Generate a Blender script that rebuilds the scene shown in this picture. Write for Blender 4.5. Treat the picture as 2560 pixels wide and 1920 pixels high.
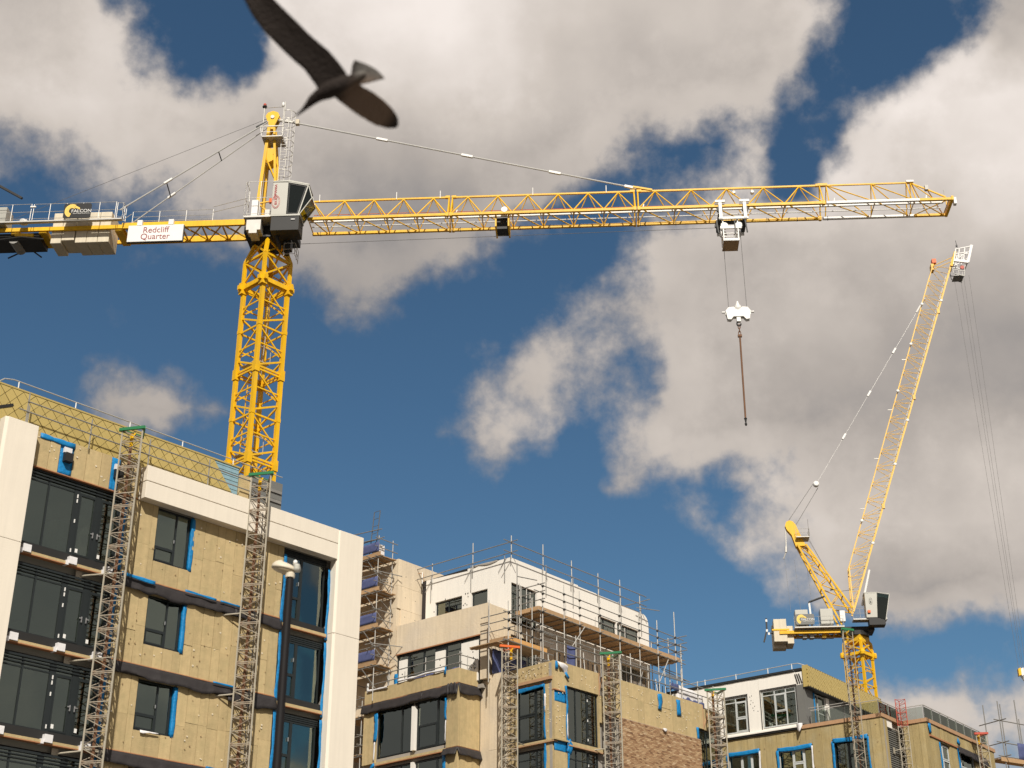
import bpy, bmesh, math, random
from mathutils import Vector, Matrix, noise
random.seed(11)
R = math.radians
for o in list(bpy.data.objects):
    bpy.data.objects.remove(o, do_unlink=True)
SC = bpy.context.scene
COL = SC.collection

# ------------------------------------------------------------------ camera
cam = bpy.data.cameras.new('camera')
cam.sensor_width = 36.0
cam.lens = 3702.0 / 2560.0 * 36.0
cam.clip_start = 0.1
cam.clip_end = 6000.0
cam.dof.use_dof = True
cam.dof.focus_distance = 75.0
cam.dof.aperture_fstop = 1.7
camo = bpy.data.objects.new('camera', cam)
COL.objects.link(camo)
camo.location = (0, 0, 1.6)
camo.rotation_euler = (R(90 + 26.2), 0, 0)
SC.camera = camo

# ------------------------------------------------------------------ light
SUN_AZ, SUN_EL = 174.0, 40.5          # clockwise from +Y, degrees: behind the viewer, a little to the right
sun = bpy.data.lights.new('sun', 'SUN')
sun.energy = 4.9
sun.angle = R(0.5)
sun.color = (1.0, 0.945, 0.85)
suno = bpy.data.objects.new('sun', sun)
COL.objects.link(suno)
suno.rotation_euler = (R(90 - SUN_EL), 0, R(180 - SUN_AZ))
suno.location = (0, 0, 120)

SC.view_settings.view_transform = 'Standard'
SC.view_settings.look = 'None'
SC.view_settings.exposure = 0.0
SC.view_settings.gamma = 1.0
SC.view_settings.use_curve_mapping = False
SC.render.engine = 'CYCLES'
SC.cycles.max_bounces = 6
SC.cycles.transparent_max_bounces = 16
SC.cycles.caustics_reflective = False
SC.cycles.caustics_refractive = False

# ------------------------------------------------------------------ sky with broken cumulus
# cover and brightness of the cloud field by azimuth (-29..29, step 2) and elevation (9..44.2, step 2.2)
SKY_COV = [
  [12,12,12,12,12,12,12,12,12,12,12,12,12,12,12,12,12,12,15,28,45,67,75,64,58,58,58,58,58,58],
  [11,12,12,12,12,12,12,12,12,12,12,12,12,12,12,12,12,12,14,27,42,66,75,67,58,58,58,58,58,58],
  [0,0,0,0,1,2,3,4,5,6,6,6,7,7,7,7,7,7,7,13,30,62,84,77,58,58,57,53,49,44],
  [0,0,0,0,0,0,0,0,0,0,0,0,0,0,0,0,0,0,0,0,5,12,19,26,26,32,39,46,54,63],
  [0,0,0,0,0,0,0,0,0,0,0,0,0,0,0,0,0,0,0,9,47,75,87,89,85,88,90,93,96,99],
  [0,0,0,0,0,0,0,0,0,0,0,0,0,0,0,0,0,0,26,52,66,84,88,98,100,100,100,100,100,99],
  [8,4,0,0,0,10,27,26,13,2,0,0,2,12,34,6,20,58,43,31,65,85,88,92,95,96,95,94,95,96],
  [8,12,16,20,17,37,71,79,53,17,0,3,14,43,65,57,31,62,86,89,88,90,93,95,97,99,100,100,100,100],
  [0,0,0,0,0,7,29,35,30,17,10,19,24,23,48,73,63,45,70,93,100,100,100,100,100,100,100,100,100,100],
  [25,19,14,9,4,18,30,16,24,28,39,52,47,23,18,38,57,57,70,87,96,100,100,100,100,100,100,100,100,100],
  [47,42,38,34,31,35,42,49,55,59,68,78,78,65,51,28,21,49,73,84,91,100,100,100,100,100,100,100,100,100],
  [74,68,63,58,55,57,64,59,70,81,87,91,91,90,86,66,38,35,40,52,56,23,65,93,99,100,100,100,100,100],
  [88,88,88,85,83,82,83,83,84,93,97,99,98,98,96,90,79,60,44,42,56,38,31,52,77,96,100,97,88,78],
  [88,88,88,88,92,71,46,27,24,70,89,98,100,100,100,99,98,94,91,93,88,67,35,16,26,49,65,65,65,65],
  [88,88,88,88,93,53,25,14,32,89,99,100,100,100,100,100,100,100,100,99,94,89,57,22,11,34,64,65,65,65],
  [88,88,88,89,88,43,21,14,41,90,100,100,100,100,100,100,100,100,100,100,95,90,65,26,6,28,56,65,65,65],
  [88,88,88,91,77,37,17,13,51,91,100,100,100,100,100,100,100,100,100,100,96,91,72,31,9,22,48,65,65,65],
]
SKY_BRI = [
  [30,30,30,30,30,30,30,30,30,30,30,30,30,30,30,34,36,40,42,51,54,56,57,57,57,57,57,57,57,57],
  [30,30,30,30,30,30,30,30,30,30,30,30,30,30,30,34,36,40,41,51,53,56,57,57,57,57,57,57,57,57],
  [30,30,30,30,30,30,30,30,30,30,30,30,30,30,30,34,36,40,40,51,53,55,58,59,57,57,57,56,54,53],
  [30,30,30,30,30,30,30,30,30,30,30,30,30,30,30,34,36,40,40,48,49,49,47,48,47,46,45,44,43,42],
  [30,30,30,30,30,30,30,30,30,30,30,30,30,30,30,34,36,40,45,50,54,51,39,40,43,46,48,51,54,58],
  [31,30,30,30,30,30,30,30,30,30,30,30,30,30,30,34,36,40,46,53,57,57,57,64,65,66,68,70,73,70],
  [34,34,34,33,33,32,32,32,31,30,30,30,30,30,34,34,36,43,47,46,52,54,53,58,61,61,58,55,53,50],
  [32,32,33,34,34,34,36,36,32,30,29,26,29,41,47,49,49,48,52,50,45,44,46,46,46,45,44,44,44,44],
  [27,28,28,29,30,31,32,32,31,30,28,26,28,36,46,50,51,47,51,55,54,53,50,45,44,44,45,46,47,48],
  [26,26,26,26,26,26,28,29,31,32,29,28,29,35,41,46,51,46,42,47,56,60,56,52,53,54,58,63,68,74],
  [40,36,33,31,29,28,30,34,36,34,31,30,32,35,37,37,41,51,51,50,54,63,63,64,70,76,79,81,83,86],
  [59,56,52,48,47,49,51,46,44,41,38,37,36,37,40,38,39,45,51,57,61,61,73,76,78,86,90,93,92,90],
  [56,60,64,64,65,66,67,65,55,52,55,53,51,53,56,50,49,48,48,52,54,53,54,66,77,86,87,82,70,57],
  [50,50,50,50,59,62,57,49,48,58,66,77,81,80,78,70,65,60,57,54,53,52,50,50,57,58,40,40,40,40],
  [50,50,50,50,59,60,54,50,57,78,91,92,92,91,87,76,71,68,65,64,62,61,57,53,52,58,41,40,40,40],
  [50,50,50,53,60,60,52,50,60,79,92,92,92,91,87,76,71,68,65,64,62,61,58,54,51,59,45,40,40,40],
  [50,50,50,55,60,59,51,50,63,81,92,92,92,91,87,76,71,68,65,65,63,61,59,55,51,57,50,40,40,40],
]

def build_world():
    w = bpy.data.worlds.new('World')
    SC.world = w
    w.use_nodes = True
    nt = w.node_tree
    nt.nodes.clear()
    N, L = nt.nodes, nt.links
    def sock(v, inp):
        if isinstance(v, (int, float)):
            inp.default_value = v
        else:
            L.new(v, inp)
    def m(op, a, b=0.0, c=0.0, clamp=False):
        n = N.new('ShaderNodeMath'); n.operation = op; n.use_clamp = clamp
        sock(a, n.inputs[0]); sock(b, n.inputs[1]); sock(c, n.inputs[2])
        return n.outputs[0]
    def smooth(v, lo, hi):
        n = N.new('ShaderNodeMapRange'); n.interpolation_type = 'SMOOTHSTEP'
        sock(v, n.inputs['Value']); n.inputs['From Min'].default_value = lo; n.inputs['From Max'].default_value = hi
        return n.outputs['Result']
    def nz(vec, scale, detail, rough=0.55, off=0.0):
        mp = N.new('ShaderNodeMapping'); L.new(vec, mp.inputs['Vector'])
        mp.inputs['Location'].default_value = (off, off * 1.7, off * 0.6)
        n = N.new('ShaderNodeTexNoise'); L.new(mp.outputs[0], n.inputs['Vector'])
        n.inputs['Scale'].default_value = scale; n.inputs['Detail'].default_value = detail
        n.inputs['Roughness'].default_value = rough
        return n.outputs['Fac'], n.outputs['Color']
    tc = N.new('ShaderNodeTexCoord')
    d = tc.outputs['Generated']
    sep = N.new('ShaderNodeSeparateXYZ'); L.new(d, sep.inputs[0])
    x, y, z = sep.outputs
    az = m('MULTIPLY', m('ARCTAN2', x, y), 180 / math.pi)
    el = m('MULTIPLY', m('ARCSINE', z), 180 / math.pi)
    # bend the map with noise so that the edges of the clouds break up
    _, wc = nz(d, 12.0, 4.0, 0.6, 3.1)
    ws = N.new('ShaderNodeSeparateColor'); L.new(wc, ws.inputs[0])
    azw = m('ADD', az, m('MULTIPLY', m('SUBTRACT', ws.outputs[0], 0.5), 4.0))
    elw = m('ADD', el, m('MULTIPLY', m('SUBTRACT', ws.outputs[1], 0.5), 3.2))
    def field(tab, hi_wt):
        t = m('DIVIDE', m('ADD', azw, 29.0), 58.0)
        acc = None
        for i, row in enumerate(tab):
            e = 9 + 2.2 * i
            cr = N.new('ShaderNodeValToRGB')
            cr.color_ramp.interpolation = 'EASE'
            els = cr.color_ramp.elements
            while len(els) < len(row):
                els.new(0.5)
            for k, v in enumerate(row):
                els[k].position = k / (len(row) - 1)
                q = v / 100.0
                els[k].color = (q, q, q, 1)
            L.new(t, cr.inputs[0])
            wgt = m('SUBTRACT', 1.0, m('DIVIDE', m('ABSOLUTE', m('SUBTRACT', elw, e)), 2.2), 0, True)
            term = m('MULTIPLY', cr.outputs[0], wgt)
            acc = term if acc is None else m('ADD', acc, term)
        return acc
    # inside the mapped part of the sky the map rules, elsewhere denser unseen cloud from noise, thickened to brighten window reflections and fill
    inside = m('MULTIPLY', smooth(m('ABSOLUTE', az), 29.5, 24.0),
               m('MULTIPLY', smooth(el, 8.0, 11.0), smooth(el, 44.5, 41.0)))
    big, _ = nz(d, 2.6, 3.0, 0.5, 9.0)
    gen_c = smooth(big, 0.18, 0.46)
    gen_b = m('ADD', 0.25, m('MULTIPLY', smooth(big, 0.4, 0.75), 0.5))
    def blend(a, b):
        return m('ADD', m('MULTIPLY', a, inside), m('MULTIPLY', b, m('SUBTRACT', 1.0, inside)))
    cov = blend(field(SKY_COV, 1), gen_c)
    bri = blend(field(SKY_BRI, 1), gen_b)
    f1, _ = nz(d, 13.0, 9.0, 0.6, 0.0)
    f2, _ = nz(d, 34.0, 6.0, 0.62, 5.0)
    f3, _ = nz(d, 85.0, 4.0, 0.6, 2.0)
    dens = m('ADD', m('ADD', cov, m('MULTIPLY', m('SUBTRACT', f3, 0.5), 0.15)), m('ADD', m('MULTIPLY', m('SUBTRACT', f1, 0.5), 0.52), m('MULTIPLY', m('SUBTRACT', f2, 0.5), 0.32)))
    alpha = smooth(dens, 0.37, 0.69)
    # relief: the same noise looked up a little towards the sun
    mp = N.new('ShaderNodeMapping'); L.new(d, mp.inputs['Vector'])
    mp.inputs['Location'].default_value = (0.012, -0.004, 0.022)
    n2 = N.new('ShaderNodeTexNoise'); L.new(mp.outputs[0], n2.inputs['Vector'])
    n2.inputs['Scale'].default_value = 13.0; n2.inputs['Detail'].default_value = 5.0; n2.inputs['Roughness'].default_value = 0.5
    n3 = N.new('ShaderNodeTexNoise'); L.new(d, n3.inputs['Vector'])
    n3.inputs['Scale'].default_value = 13.0; n3.inputs['Detail'].default_value = 5.0; n3.inputs['Roughness'].default_value = 0.5
    relief = m('MULTIPLY', m('SUBTRACT', n3.outputs['Fac'], n2.outputs['Fac']), 0.30)
    rim = m('MULTIPLY', smooth(dens, 0.46, 0.66), smooth(dens, 1.02, 0.72))     # thin sunlit margins
    shade = m('ADD', m('ADD', bri, relief), m('MULTIPLY', rim, 0.13))
    # thin edges take on sky light and are a little brighter than thick undersides
    ramp = N.new('ShaderNodeValToRGB')
    ramp.color_ramp.interpolation = 'LINEAR'
    e = ramp.color_ramp.elements
    while len(e) < 5:
        e.new(0.5)
    for k, (p, c) in enumerate([(0.0, (0.150, 0.155, 0.178)), (0.30, (0.262, 0.250, 0.252)), (0.5, (0.45, 0.405, 0.37)),
                                (0.7, (0.64, 0.575, 0.52)), (0.95, (0.92, 0.84, 0.785))]):
        e[k].position = p; e[k].color = (*c, 1)
    L.new(shade, ramp.inputs[0])
    sky = N.new('ShaderNodeTexSky')
    sky.sky_type = 'NISHITA'
    sky.sun_disc = False
    sky.sun_elevation = R(SUN_EL)
    sky.sun_rotation = R(SUN_AZ)
    sky.altitude = 0.0
    sky.air_density = 1.0
    sky.dust_density = 0.0
    sky.ozone_density = 3.0
    tint = N.new('ShaderNodeVectorMath'); tint.operation = 'MULTIPLY'; L.new(sky.outputs[0], tint.inputs[0]); tint.inputs[1].default_value = (0.74, 0.97, 1.0)
    bg = N.new('ShaderNodeBackground'); L.new(tint.outputs[0], bg.inputs[0]); bg.inputs[1].default_value = 0.069
    cb = N.new('ShaderNodeBackground'); L.new(ramp.outputs[0], cb.inputs[0]); cb.inputs[1].default_value = 1.0
    mix = N.new('ShaderNodeMixShader'); L.new(alpha, mix.inputs[0]); L.new(bg.outputs[0], mix.inputs[1]); L.new(cb.outputs[0], mix.inputs[2])
    out = N.new('ShaderNodeOutputWorld'); L.new(mix.outputs[0], out.inputs[0])
    w.cycles.sampling_method = 'MANUAL'
    w.cycles.sample_map_resolution = 1024
build_world()

# ------------------------------------------------------------------ helpers
def tag(o, label=None, cat=None, group=None, kind=None):
    if label: o['label'] = label
    if cat: o['category'] = cat
    if group: o['group'] = group
    if kind: o['kind'] = kind
    return o

def root(name, x, y, z=0.0, az=90.0, label=None, cat=None, group=None):
    """Empty at a thing's base; local x runs along compass bearing az, local y away from the viewer."""
    o = bpy.data.objects.new(name, None)
    o.empty_display_size = 0.3
    COL.objects.link(o)
    o.location = (x, y, z)
    o.rotation_euler = (0, 0, R(90 - az))
    return tag(o, label, cat, group)

def dup(o, parent=None, loc=None, name=None):
    c = o.copy()
    if name: c.name = name
    COL.objects.link(c)
    if parent is not None: c.parent = parent
    if loc is not None: c.location = loc
    return c

class Face:
    """A facade inside a building's frame: s along it, d inwards from its plane, z up."""
    def __init__(self, kind='A', x0=0.0, y0=0.0):
        self.k, self.x0, self.y0 = kind, x0, y0
    def __call__(self, s, d, z):
        if self.k == 'A':
            return (self.x0 + s, self.y0 + d, z)
        return (self.x0 + d, self.y0 + s, z)
ID = Face()

class MB:
    def __init__(self, T=ID):
        self.v, self.f, self.T = [], [], T
    def add(self, vs, fs):
        b = len(self.v)
        self.v += [self.T(*p) for p in vs]
        self.f += [tuple(b + i for i in f) for f in fs]
        return self
    def box(self, s0, s1, d0, d1, z0, z1):
        return self.add([(s0, d0, z0), (s1, d0, z0), (s1, d1, z0), (s0, d1, z0), (s0, d0, z1), (s1, d0, z1), (s1, d1, z1), (s0, d1, z1)],
                        [(0, 3, 2, 1), (4, 5, 6, 7), (0, 1, 5, 4), (1, 2, 6, 5), (2, 3, 7, 6), (3, 0, 4, 7)])
    def bar(self, p, q, w, h=None, n=4, up=None):
        p, q = Vector(p), Vector(q)
        h = w if h is None else h
        ax = (q - p)
        if ax.length < 1e-6: return self
        ax.normalize()
        u = Vector(up) if up else (Vector((0, 0, 1)) if abs(ax.z) < 0.93 else Vector((0, 1, 0)))
        a = ax.cross(u).normalized(); b = a.cross(ax).normalized()
        vs = []
        for c in (p, q):
            for k in range(n):
                if n == 4:
                    sx, sy = ((-1, -1), (1, -1), (1, 1), (-1, 1))[k]
                    vs.append(tuple(c + a * (sx * w / 2) + b * (sy * h / 2)))
                else:
                    t = 2 * math.pi * k / n
                    vs.append(tuple(c + a * (math.cos(t) * w / 2) + b * (math.sin(t) * h / 2)))
        fs = [(k, (k + 1) % n, n + (k + 1) % n, n + k) for k in range(n)]
        fs += [tuple(range(n - 1, -1, -1)), tuple(range(n, 2 * n))]
        return self.add(vs, fs)
    def rod(self, p, q, r, n=6):
        return self.bar(p, q, 2 * r, 2 * r, n)
    def path(self, pts, r, n=6):
        for a, b in zip(pts, pts[1:]):
            self.rod(a, b, r, n)
        return self
    def prism(self, pts, vec):
        n = len(pts)
        vs = list(pts) + [tuple(Vector(p) + Vector(vec)) for p in pts]
        fs = [tuple(range(n - 1, -1, -1)), tuple(range(n, 2 * n))] + [(k, (k + 1) % n, n + (k + 1) % n, n + k) for k in range(n)]
        return self.add(vs, fs)
    def grid(self, fn, nu, nv):
        vs = [fn(i / nu, j / nv) for j in range(nv + 1) for i in range(nu + 1)]
        fs = [(j * (nu + 1) + i, j * (nu + 1) + i + 1, (j + 1) * (nu + 1) + i + 1, (j + 1) * (nu + 1) + i) for j in range(nv) for i in range(nu)]
        return self.add(vs, fs)
    def lathe(self, c, prof, n=16, axis='z'):
        vs = []
        for r, h in prof:
            for k in range(n):
                t = 2 * math.pi * k / n
                a, b = r * math.cos(t), r * math.sin(t)
                vs.append((c[0] + a, c[1] + b, c[2] + h) if axis == 'z' else ((c[0] + a, c[1] + h, c[2] + b) if axis == 'y' else (c[0] + h, c[1] + a, c[2] + b)))
        m = len(prof)
        fs = [(j * n + k, j * n + (k + 1) % n, (j + 1) * n + (k + 1) % n, (j + 1) * n + k) for j in range(m - 1) for k in range(n)]
        fs += [tuple(range(n - 1, -1, -1)), tuple((m - 1) * n + k for k in range(n))]
        return self.add(vs, fs)
    def mesh(self, name, mat, smooth=False):
        me = bpy.data.meshes.new(name)
        me.from_pydata(self.v, [], self.f)
        me.update()
        bm = bmesh.new(); bm.from_mesh(me)
        bmesh.ops.recalc_face_normals(bm, faces=bm.faces)
        bm.to_mesh(me); bm.free()
        if mat: me.materials.append(mat)
        if smooth:
            me.polygons.foreach_set('use_smooth', [True] * len(me.polygons))
        return me
    def build(self, name, mat, parent=None, smooth=False, solid=0.0, bevel=0.0):
        o = bpy.data.objects.new(name, self.mesh(name, mat, smooth))
        COL.objects.link(o)
        if parent is not None: o.parent = parent
        if solid:
            md = o.modifiers.new('thickness', 'SOLIDIFY'); md.thickness = solid; md.offset = 0
        if bevel:
            md = o.modifiers.new('edge', 'BEVEL'); md.width = bevel; md.segments = 2; md.limit_method = 'ANGLE'
        return o

def mk(name, col, rough=0.6, metal=0.0, var=0.12, scale=2.0, piece=0.0, bump=0.0, bscale=20.0, streak=0.0, alt=None, spec=0.4):
    """Principled paint/stone/cloth with uneven colour, vertical run-off streaks and a fine relief."""
    m = bpy.data.materials.new(name); m.use_nodes = True
    nt = m.node_tree; N, L = nt.nodes, nt.links
    b = N['Principled BSDF']
    b.inputs['Roughness'].default_value = rough
    b.inputs['Metallic'].default_value = metal
    b.inputs['Specular IOR Level'].default_value = spec
    tc = N.new('ShaderNodeTexCoord')
    n = N.new('ShaderNodeTexNoise'); L.new(tc.outputs['Object'], n.inputs['Vector'])
    n.inputs['Scale'].default_value = scale; n.inputs['Detail'].default_value = 6.0; n.inputs['Roughness'].default_value = 0.6
    val = N.new('ShaderNodeMath'); val.operation = 'MULTIPLY_ADD'; L.new(n.outputs['Fac'], val.inputs[0])
    val.inputs[1].default_value = 2 * var; val.inputs[2].default_value = 1.0 - var
    fac = val.outputs[0]
    if piece:
        oi = N.new('ShaderNodeObjectInfo')
        v2 = N.new('ShaderNodeMath'); v2.operation = 'MULTIPLY_ADD'; L.new(oi.outputs['Random'], v2.inputs[0])
        v2.inputs[1].default_value = 2 * piece; v2.inputs[2].default_value = 1.0 - piece
        v3 = N.new('ShaderNodeMath'); v3.operation = 'MULTIPLY'; L.new(fac, v3.inputs[0]); L.new(v2.outputs[0], v3.inputs[1])
        fac = v3.outputs[0]
    if streak:
        mp = N.new('ShaderNodeMapping'); L.new(tc.outputs['Object'], mp.inputs['Vector']); mp.inputs['Scale'].default_value = (3.0, 3.0, 0.22)
        ns = N.new('ShaderNodeTexNoise'); L.new(mp.outputs[0], ns.inputs['Vector']); ns.inputs['Scale'].default_value = 2.2; ns.inputs['Detail'].default_value = 5.0
        mr = N.new('ShaderNodeMapRange'); L.new(ns.outputs['Fac'], mr.inputs['Value'])
        mr.inputs['From Min'].default_value = 0.35; mr.inputs['From Max'].default_value = 0.7
        mr.inputs['To Min'].default_value = 1.0; mr.inputs['To Max'].default_value = 1.0 - streak
        v4 = N.new('ShaderNodeMath'); v4.operation = 'MULTIPLY'; L.new(fac, v4.inputs[0]); L.new(mr.outputs[0], v4.inputs[1])
        fac = v4.outputs[0]
    mx = N.new('ShaderNodeVectorMath'); mx.operation = 'SCALE'; L.new(fac, mx.inputs['Scale'])
    if alt:
        cm = N.new('ShaderNodeMix'); cm.data_type = 'RGBA'
        n5 = N.new('ShaderNodeTexNoise'); L.new(tc.outputs['Object'], n5.inputs['Vector']); n5.inputs['Scale'].default_value = scale * 0.45; n5.inputs['Detail'].default_value = 4.0
        mr5 = N.new('ShaderNodeMapRange'); L.new(n5.outputs['Fac'], mr5.inputs['Value']); mr5.inputs['From Min'].default_value = 0.45; mr5.inputs['From Max'].default_value = 0.68
        L.new(mr5.outputs[0], cm.inputs[0]); cm.inputs[6].default_value = (*col, 1); cm.inputs[7].default_value = (*alt, 1)
        L.new(cm.outputs[2], mx.inputs[0])
    else:
        mx.inputs[0].default_value = col
    L.new(mx.outputs[0], b.inputs['Base Color'])
    if bump:
        n6 = N.new('ShaderNodeTexNoise'); L.new(tc.outputs['Object'], n6.inputs['Vector']); n6.inputs['Scale'].default_value = bscale; n6.inputs['Detail'].default_value = 5.0
        bp = N.new('ShaderNodeBump'); L.new(n6.outputs['Fac'], bp.inputs['Height']); bp.inputs['Strength'].default_value = bump; bp.inputs['Distance'].default_value = 0.03
        L.new(bp.outputs[0], b.inputs['Normal'])
    return m

def mk_glass(name, tint=(0.42, 0.52, 0.47), refl=0.10):
    m = bpy.data.materials.new(name); m.use_nodes = True
    nt = m.node_tree; N, L = nt.nodes, nt.links
    N.remove(N['Principled BSDF'])
    out = [x for x in N if x.type == 'OUTPUT_MATERIAL'][0]
    tr = N.new('ShaderNodeBsdfTransparent'); tr.inputs[0].default_value = (*tint, 1)
    gl = N.new('ShaderNodeBsdfGlossy'); gl.inputs['Roughness'].default_value = 0.02; gl.inputs[0].default_value = (0.80, 0.88, 0.78, 1)
    tc = N.new('ShaderNodeTexCoord')
    n = N.new('ShaderNodeTexNoise'); L.new(tc.outputs['Object'], n.inputs['Vector']); n.inputs['Scale'].default_value = 0.55; n.inputs['Detail'].default_value = 1.0
    bp = N.new('ShaderNodeBump'); L.new(n.outputs['Fac'], bp.inputs['Height']); bp.inputs['Strength'].default_value = 0.10; bp.inputs['Distance'].default_value = 0.10
    L.new(bp.outputs[0], gl.inputs['Normal'])
    fr = N.new('ShaderNodeFresnel'); fr.inputs[0].default_value = 1.5
    ad = N.new('ShaderNodeMath'); ad.operation = 'MULTIPLY_ADD'; L.new(fr.outputs[0], ad.inputs[0]); ad.inputs[1].default_value = 1.6; ad.inputs[2].default_value = refl
    ad.use_clamp = True
    mx = N.new('ShaderNodeMixShader'); L.new(ad.outputs[0], mx.inputs[0]); L.new(tr.outputs[0], mx.inputs[1]); L.new(gl.outputs[0], mx.inputs[2])
    L.new(mx.outputs[0], out.inputs[0])
    return m

M = dict(
    stone=mk('precast_stone', (0.80, 0.725, 0.61), 0.8, var=0.05, scale=1.2, streak=0.05, bump=0.15),
    joint=mk('joint', (0.22, 0.18, 0.14), 0.9),
    insul=mk('mineral_wool', (0.52, 0.40, 0.215), 0.95, var=0.20, scale=4.5, piece=0.085, bump=0.35, bscale=22, streak=0.10, alt=(0.475, 0.375, 0.20), spec=0.1),
    insul_green=mk('mineral_wool_weathered', (0.43, 0.335, 0.165), 0.95, var=0.15, scale=3.0, piece=0.10, bump=0.4, bscale=20, streak=0.18, alt=(0.44, 0.36, 0.20), spec=0.1),
    lip=mk('insulation_edge', (0.42, 0.19, 0.09), 0.9, var=0.2, scale=6),
    fixing=mk('fixing_cap', (0.70, 0.61, 0.45), 0.6),
    fixhole=mk('fixing_hole', (0.33, 0.23, 0.12), 0.9),
    black=mk('black_membrane', (0.030, 0.026, 0.027), 0.62, var=0.3, scale=3, bump=0.7, bscale=5),
    blue=mk('blue_membrane', (0.006, 0.21, 0.50), 0.55, var=0.25, scale=5, bump=0.9, bscale=9, streak=.12),
    gold=mk('gold_shingle', (0.56, 0.43, 0.155), 0.42, metal=0.25, var=0.06, scale=2.0, piece=0.07, bump=0.12, bscale=4),
    gold_under=mk('gold_backing', (0.22, 0.17, 0.06), 0.7),
    bluegrey=mk('roof_liner', (0.25, 0.40, 0.47), 0.55, var=0.10, scale=2, streak=0.1),
    frame=mk('dark_frame', (0.020, 0.025, 0.026), 0.38, var=0.1),
    frame_white=mk('pale_frame', (0.55, 0.57, 0.56), 0.4, var=0.06),
    glass=mk_glass('window_glass', (0.55, 0.62, 0.55), 0.20),
    cabglass=mk_glass('cab_glass', (0.12, 0.22, 0.22), 0.05),
    sheetglass=mk_glass('balustrade_glass', (0.80, 0.83, 0.80), 0.02),
    room=mk('room_plaster', (0.36, 0.35, 0.30), 0.9, var=0.2, scale=0.8),
    slab=mk('concrete_slab', (0.34, 0.31, 0.27), 0.9, var=0.2, scale=1.5),
    handle=mk('satin_steel', (0.62, 0.62, 0.62), 0.35, metal=0.8),
    white=mk('white_paint', (0.80, 0.79, 0.76), 0.5, var=0.05),
    galv=mk('galvanised_steel', (0.52, 0.50, 0.46), 0.5, metal=0.35, var=0.15, scale=3),
    galvdark=mk('weathered_tube', (0.30, 0.29, 0.27), 0.55, metal=0.4, var=0.25, scale=2),
    climb=mk('mast_steel', (0.42, 0.38, 0.30), 0.55, metal=0.25, var=0.25, scale=3),
    climb_dark=mk('mast_steel_weathered', (0.37, 0.325, 0.255), 0.62, metal=0.25, var=0.35, scale=5, alt=(0.27, 0.19, 0.13)),
    rack=mk('rack_rust', (0.17, 0.085, 0.045), 0.8, var=0.3, scale=3),
    green=mk('green_paint', (0.022, 0.18, 0.07), 0.5, var=0.15),
    orange=mk('orange_paint', (0.70, 0.13, 0.02), 0.5, var=0.15),
    redpaint=mk('red_paint', (0.48, 0.07, 0.04), 0.5, var=0.15),
    yellow=mk('crane_yellow', (0.88, 0.50, 0.008), 0.48, var=0.10, scale=1.5, streak=0.16, piece=.05, spec=0.35, alt=(0.80, 0.47, 0.03)),
    yellow_pale=mk('crane_yellow_faded', (0.86, 0.53, 0.10), 0.5, var=0.08, scale=1.5, streak=0.08),
    cranegrey=mk('cab_silver', (0.43, 0.42, 0.375), 0.4, metal=0.2, var=0.05),
    dark=mk('dark_steel', (0.022, 0.021, 0.020), 0.55, var=0.2),
    rope=mk('wire_rope', (0.16, 0.155, 0.15), 0.6, metal=0.3),
    pendant=mk('tie_bar', (0.60, 0.59, 0.56), 0.45, metal=0.3),
    concrete=mk('raw_concrete', (0.72, 0.60, 0.435), 0.9, var=0.09, scale=1.1, streak=0.13, piece=.05, bump=0.3, bscale=8, alt=(0.66, 0.56, 0.43)),
    ballast=mk('ballast_concrete', (0.70, 0.62, 0.48), 0.85, var=0.08, scale=1.5, streak=0.1),
    render=mk('white_board', (0.86, 0.82, 0.75), 0.75, var=0.03, scale=0.8, streak=0.05),
    render_edge=mk('board_joint', (0.66, 0.63, 0.57), 0.85),
    wood=mk('scaffold_board', (0.40, 0.255, 0.135), 0.85, var=0.25, scale=4, piece=0.16),
    plank_new=mk('new_timber', (0.60, 0.33, 0.12), 0.8, var=0.2, scale=4, piece=0.1),
    netting=mk('blue_netting', (0.075, 0.09, 0.20), 0.8, var=0.35, scale=5),
    tarp=mk('white_tarp', (0.74, 0.72, 0.72), 0.6, var=0.1, scale=2, bump=0.6, bscale=4),
    brick_plain=mk('brown_brick', (0.42, 0.25, 0.14), 0.9, var=0.45, scale=9.0, bump=0.4, bscale=30, alt=(0.55, 0.38, 0.24)),
    mortar=mk('mortar', (0.40, 0.32, 0.24), 0.95),
    greyclad=mk('grey_cladding', (0.165, 0.165, 0.155), 0.5, var=0.08),
    column=mk('lamp_column', (0.009, 0.0075, 0.008), 0.65, var=0.15, spec=0.2),
    lamphead=mk('lamp_housing', (0.62, 0.55, 0.43), 0.5, var=0.08),
    lens=mk('lamp_lens', (0.40, 0.33, 0.22), 0.3),
    red_text=mk('red_lettering', (0.50, 0.045, 0.05), 0.5),
    maroon=mk('maroon_lettering', (0.28, 0.045, 0.05), 0.5),
    sign_black=mk('sign_black', (0.018, 0.017, 0.017), 0.45, var=0.1),
    gold_text=mk('logo_gold', (0.85, 0.60, 0.13), 0.5),
    timber_red=mk('ply_edge', (0.45, 0.27, 0.15), 0.8, var=0.2, scale=5),
    asphalt=mk('asphalt', (0.055, 0.053, 0.05), 0.9, var=0.25, scale=0.6),
    paving=mk('paving', (0.30, 0.28, 0.25), 0.9, var=0.15, scale=0.5),
)

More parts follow.
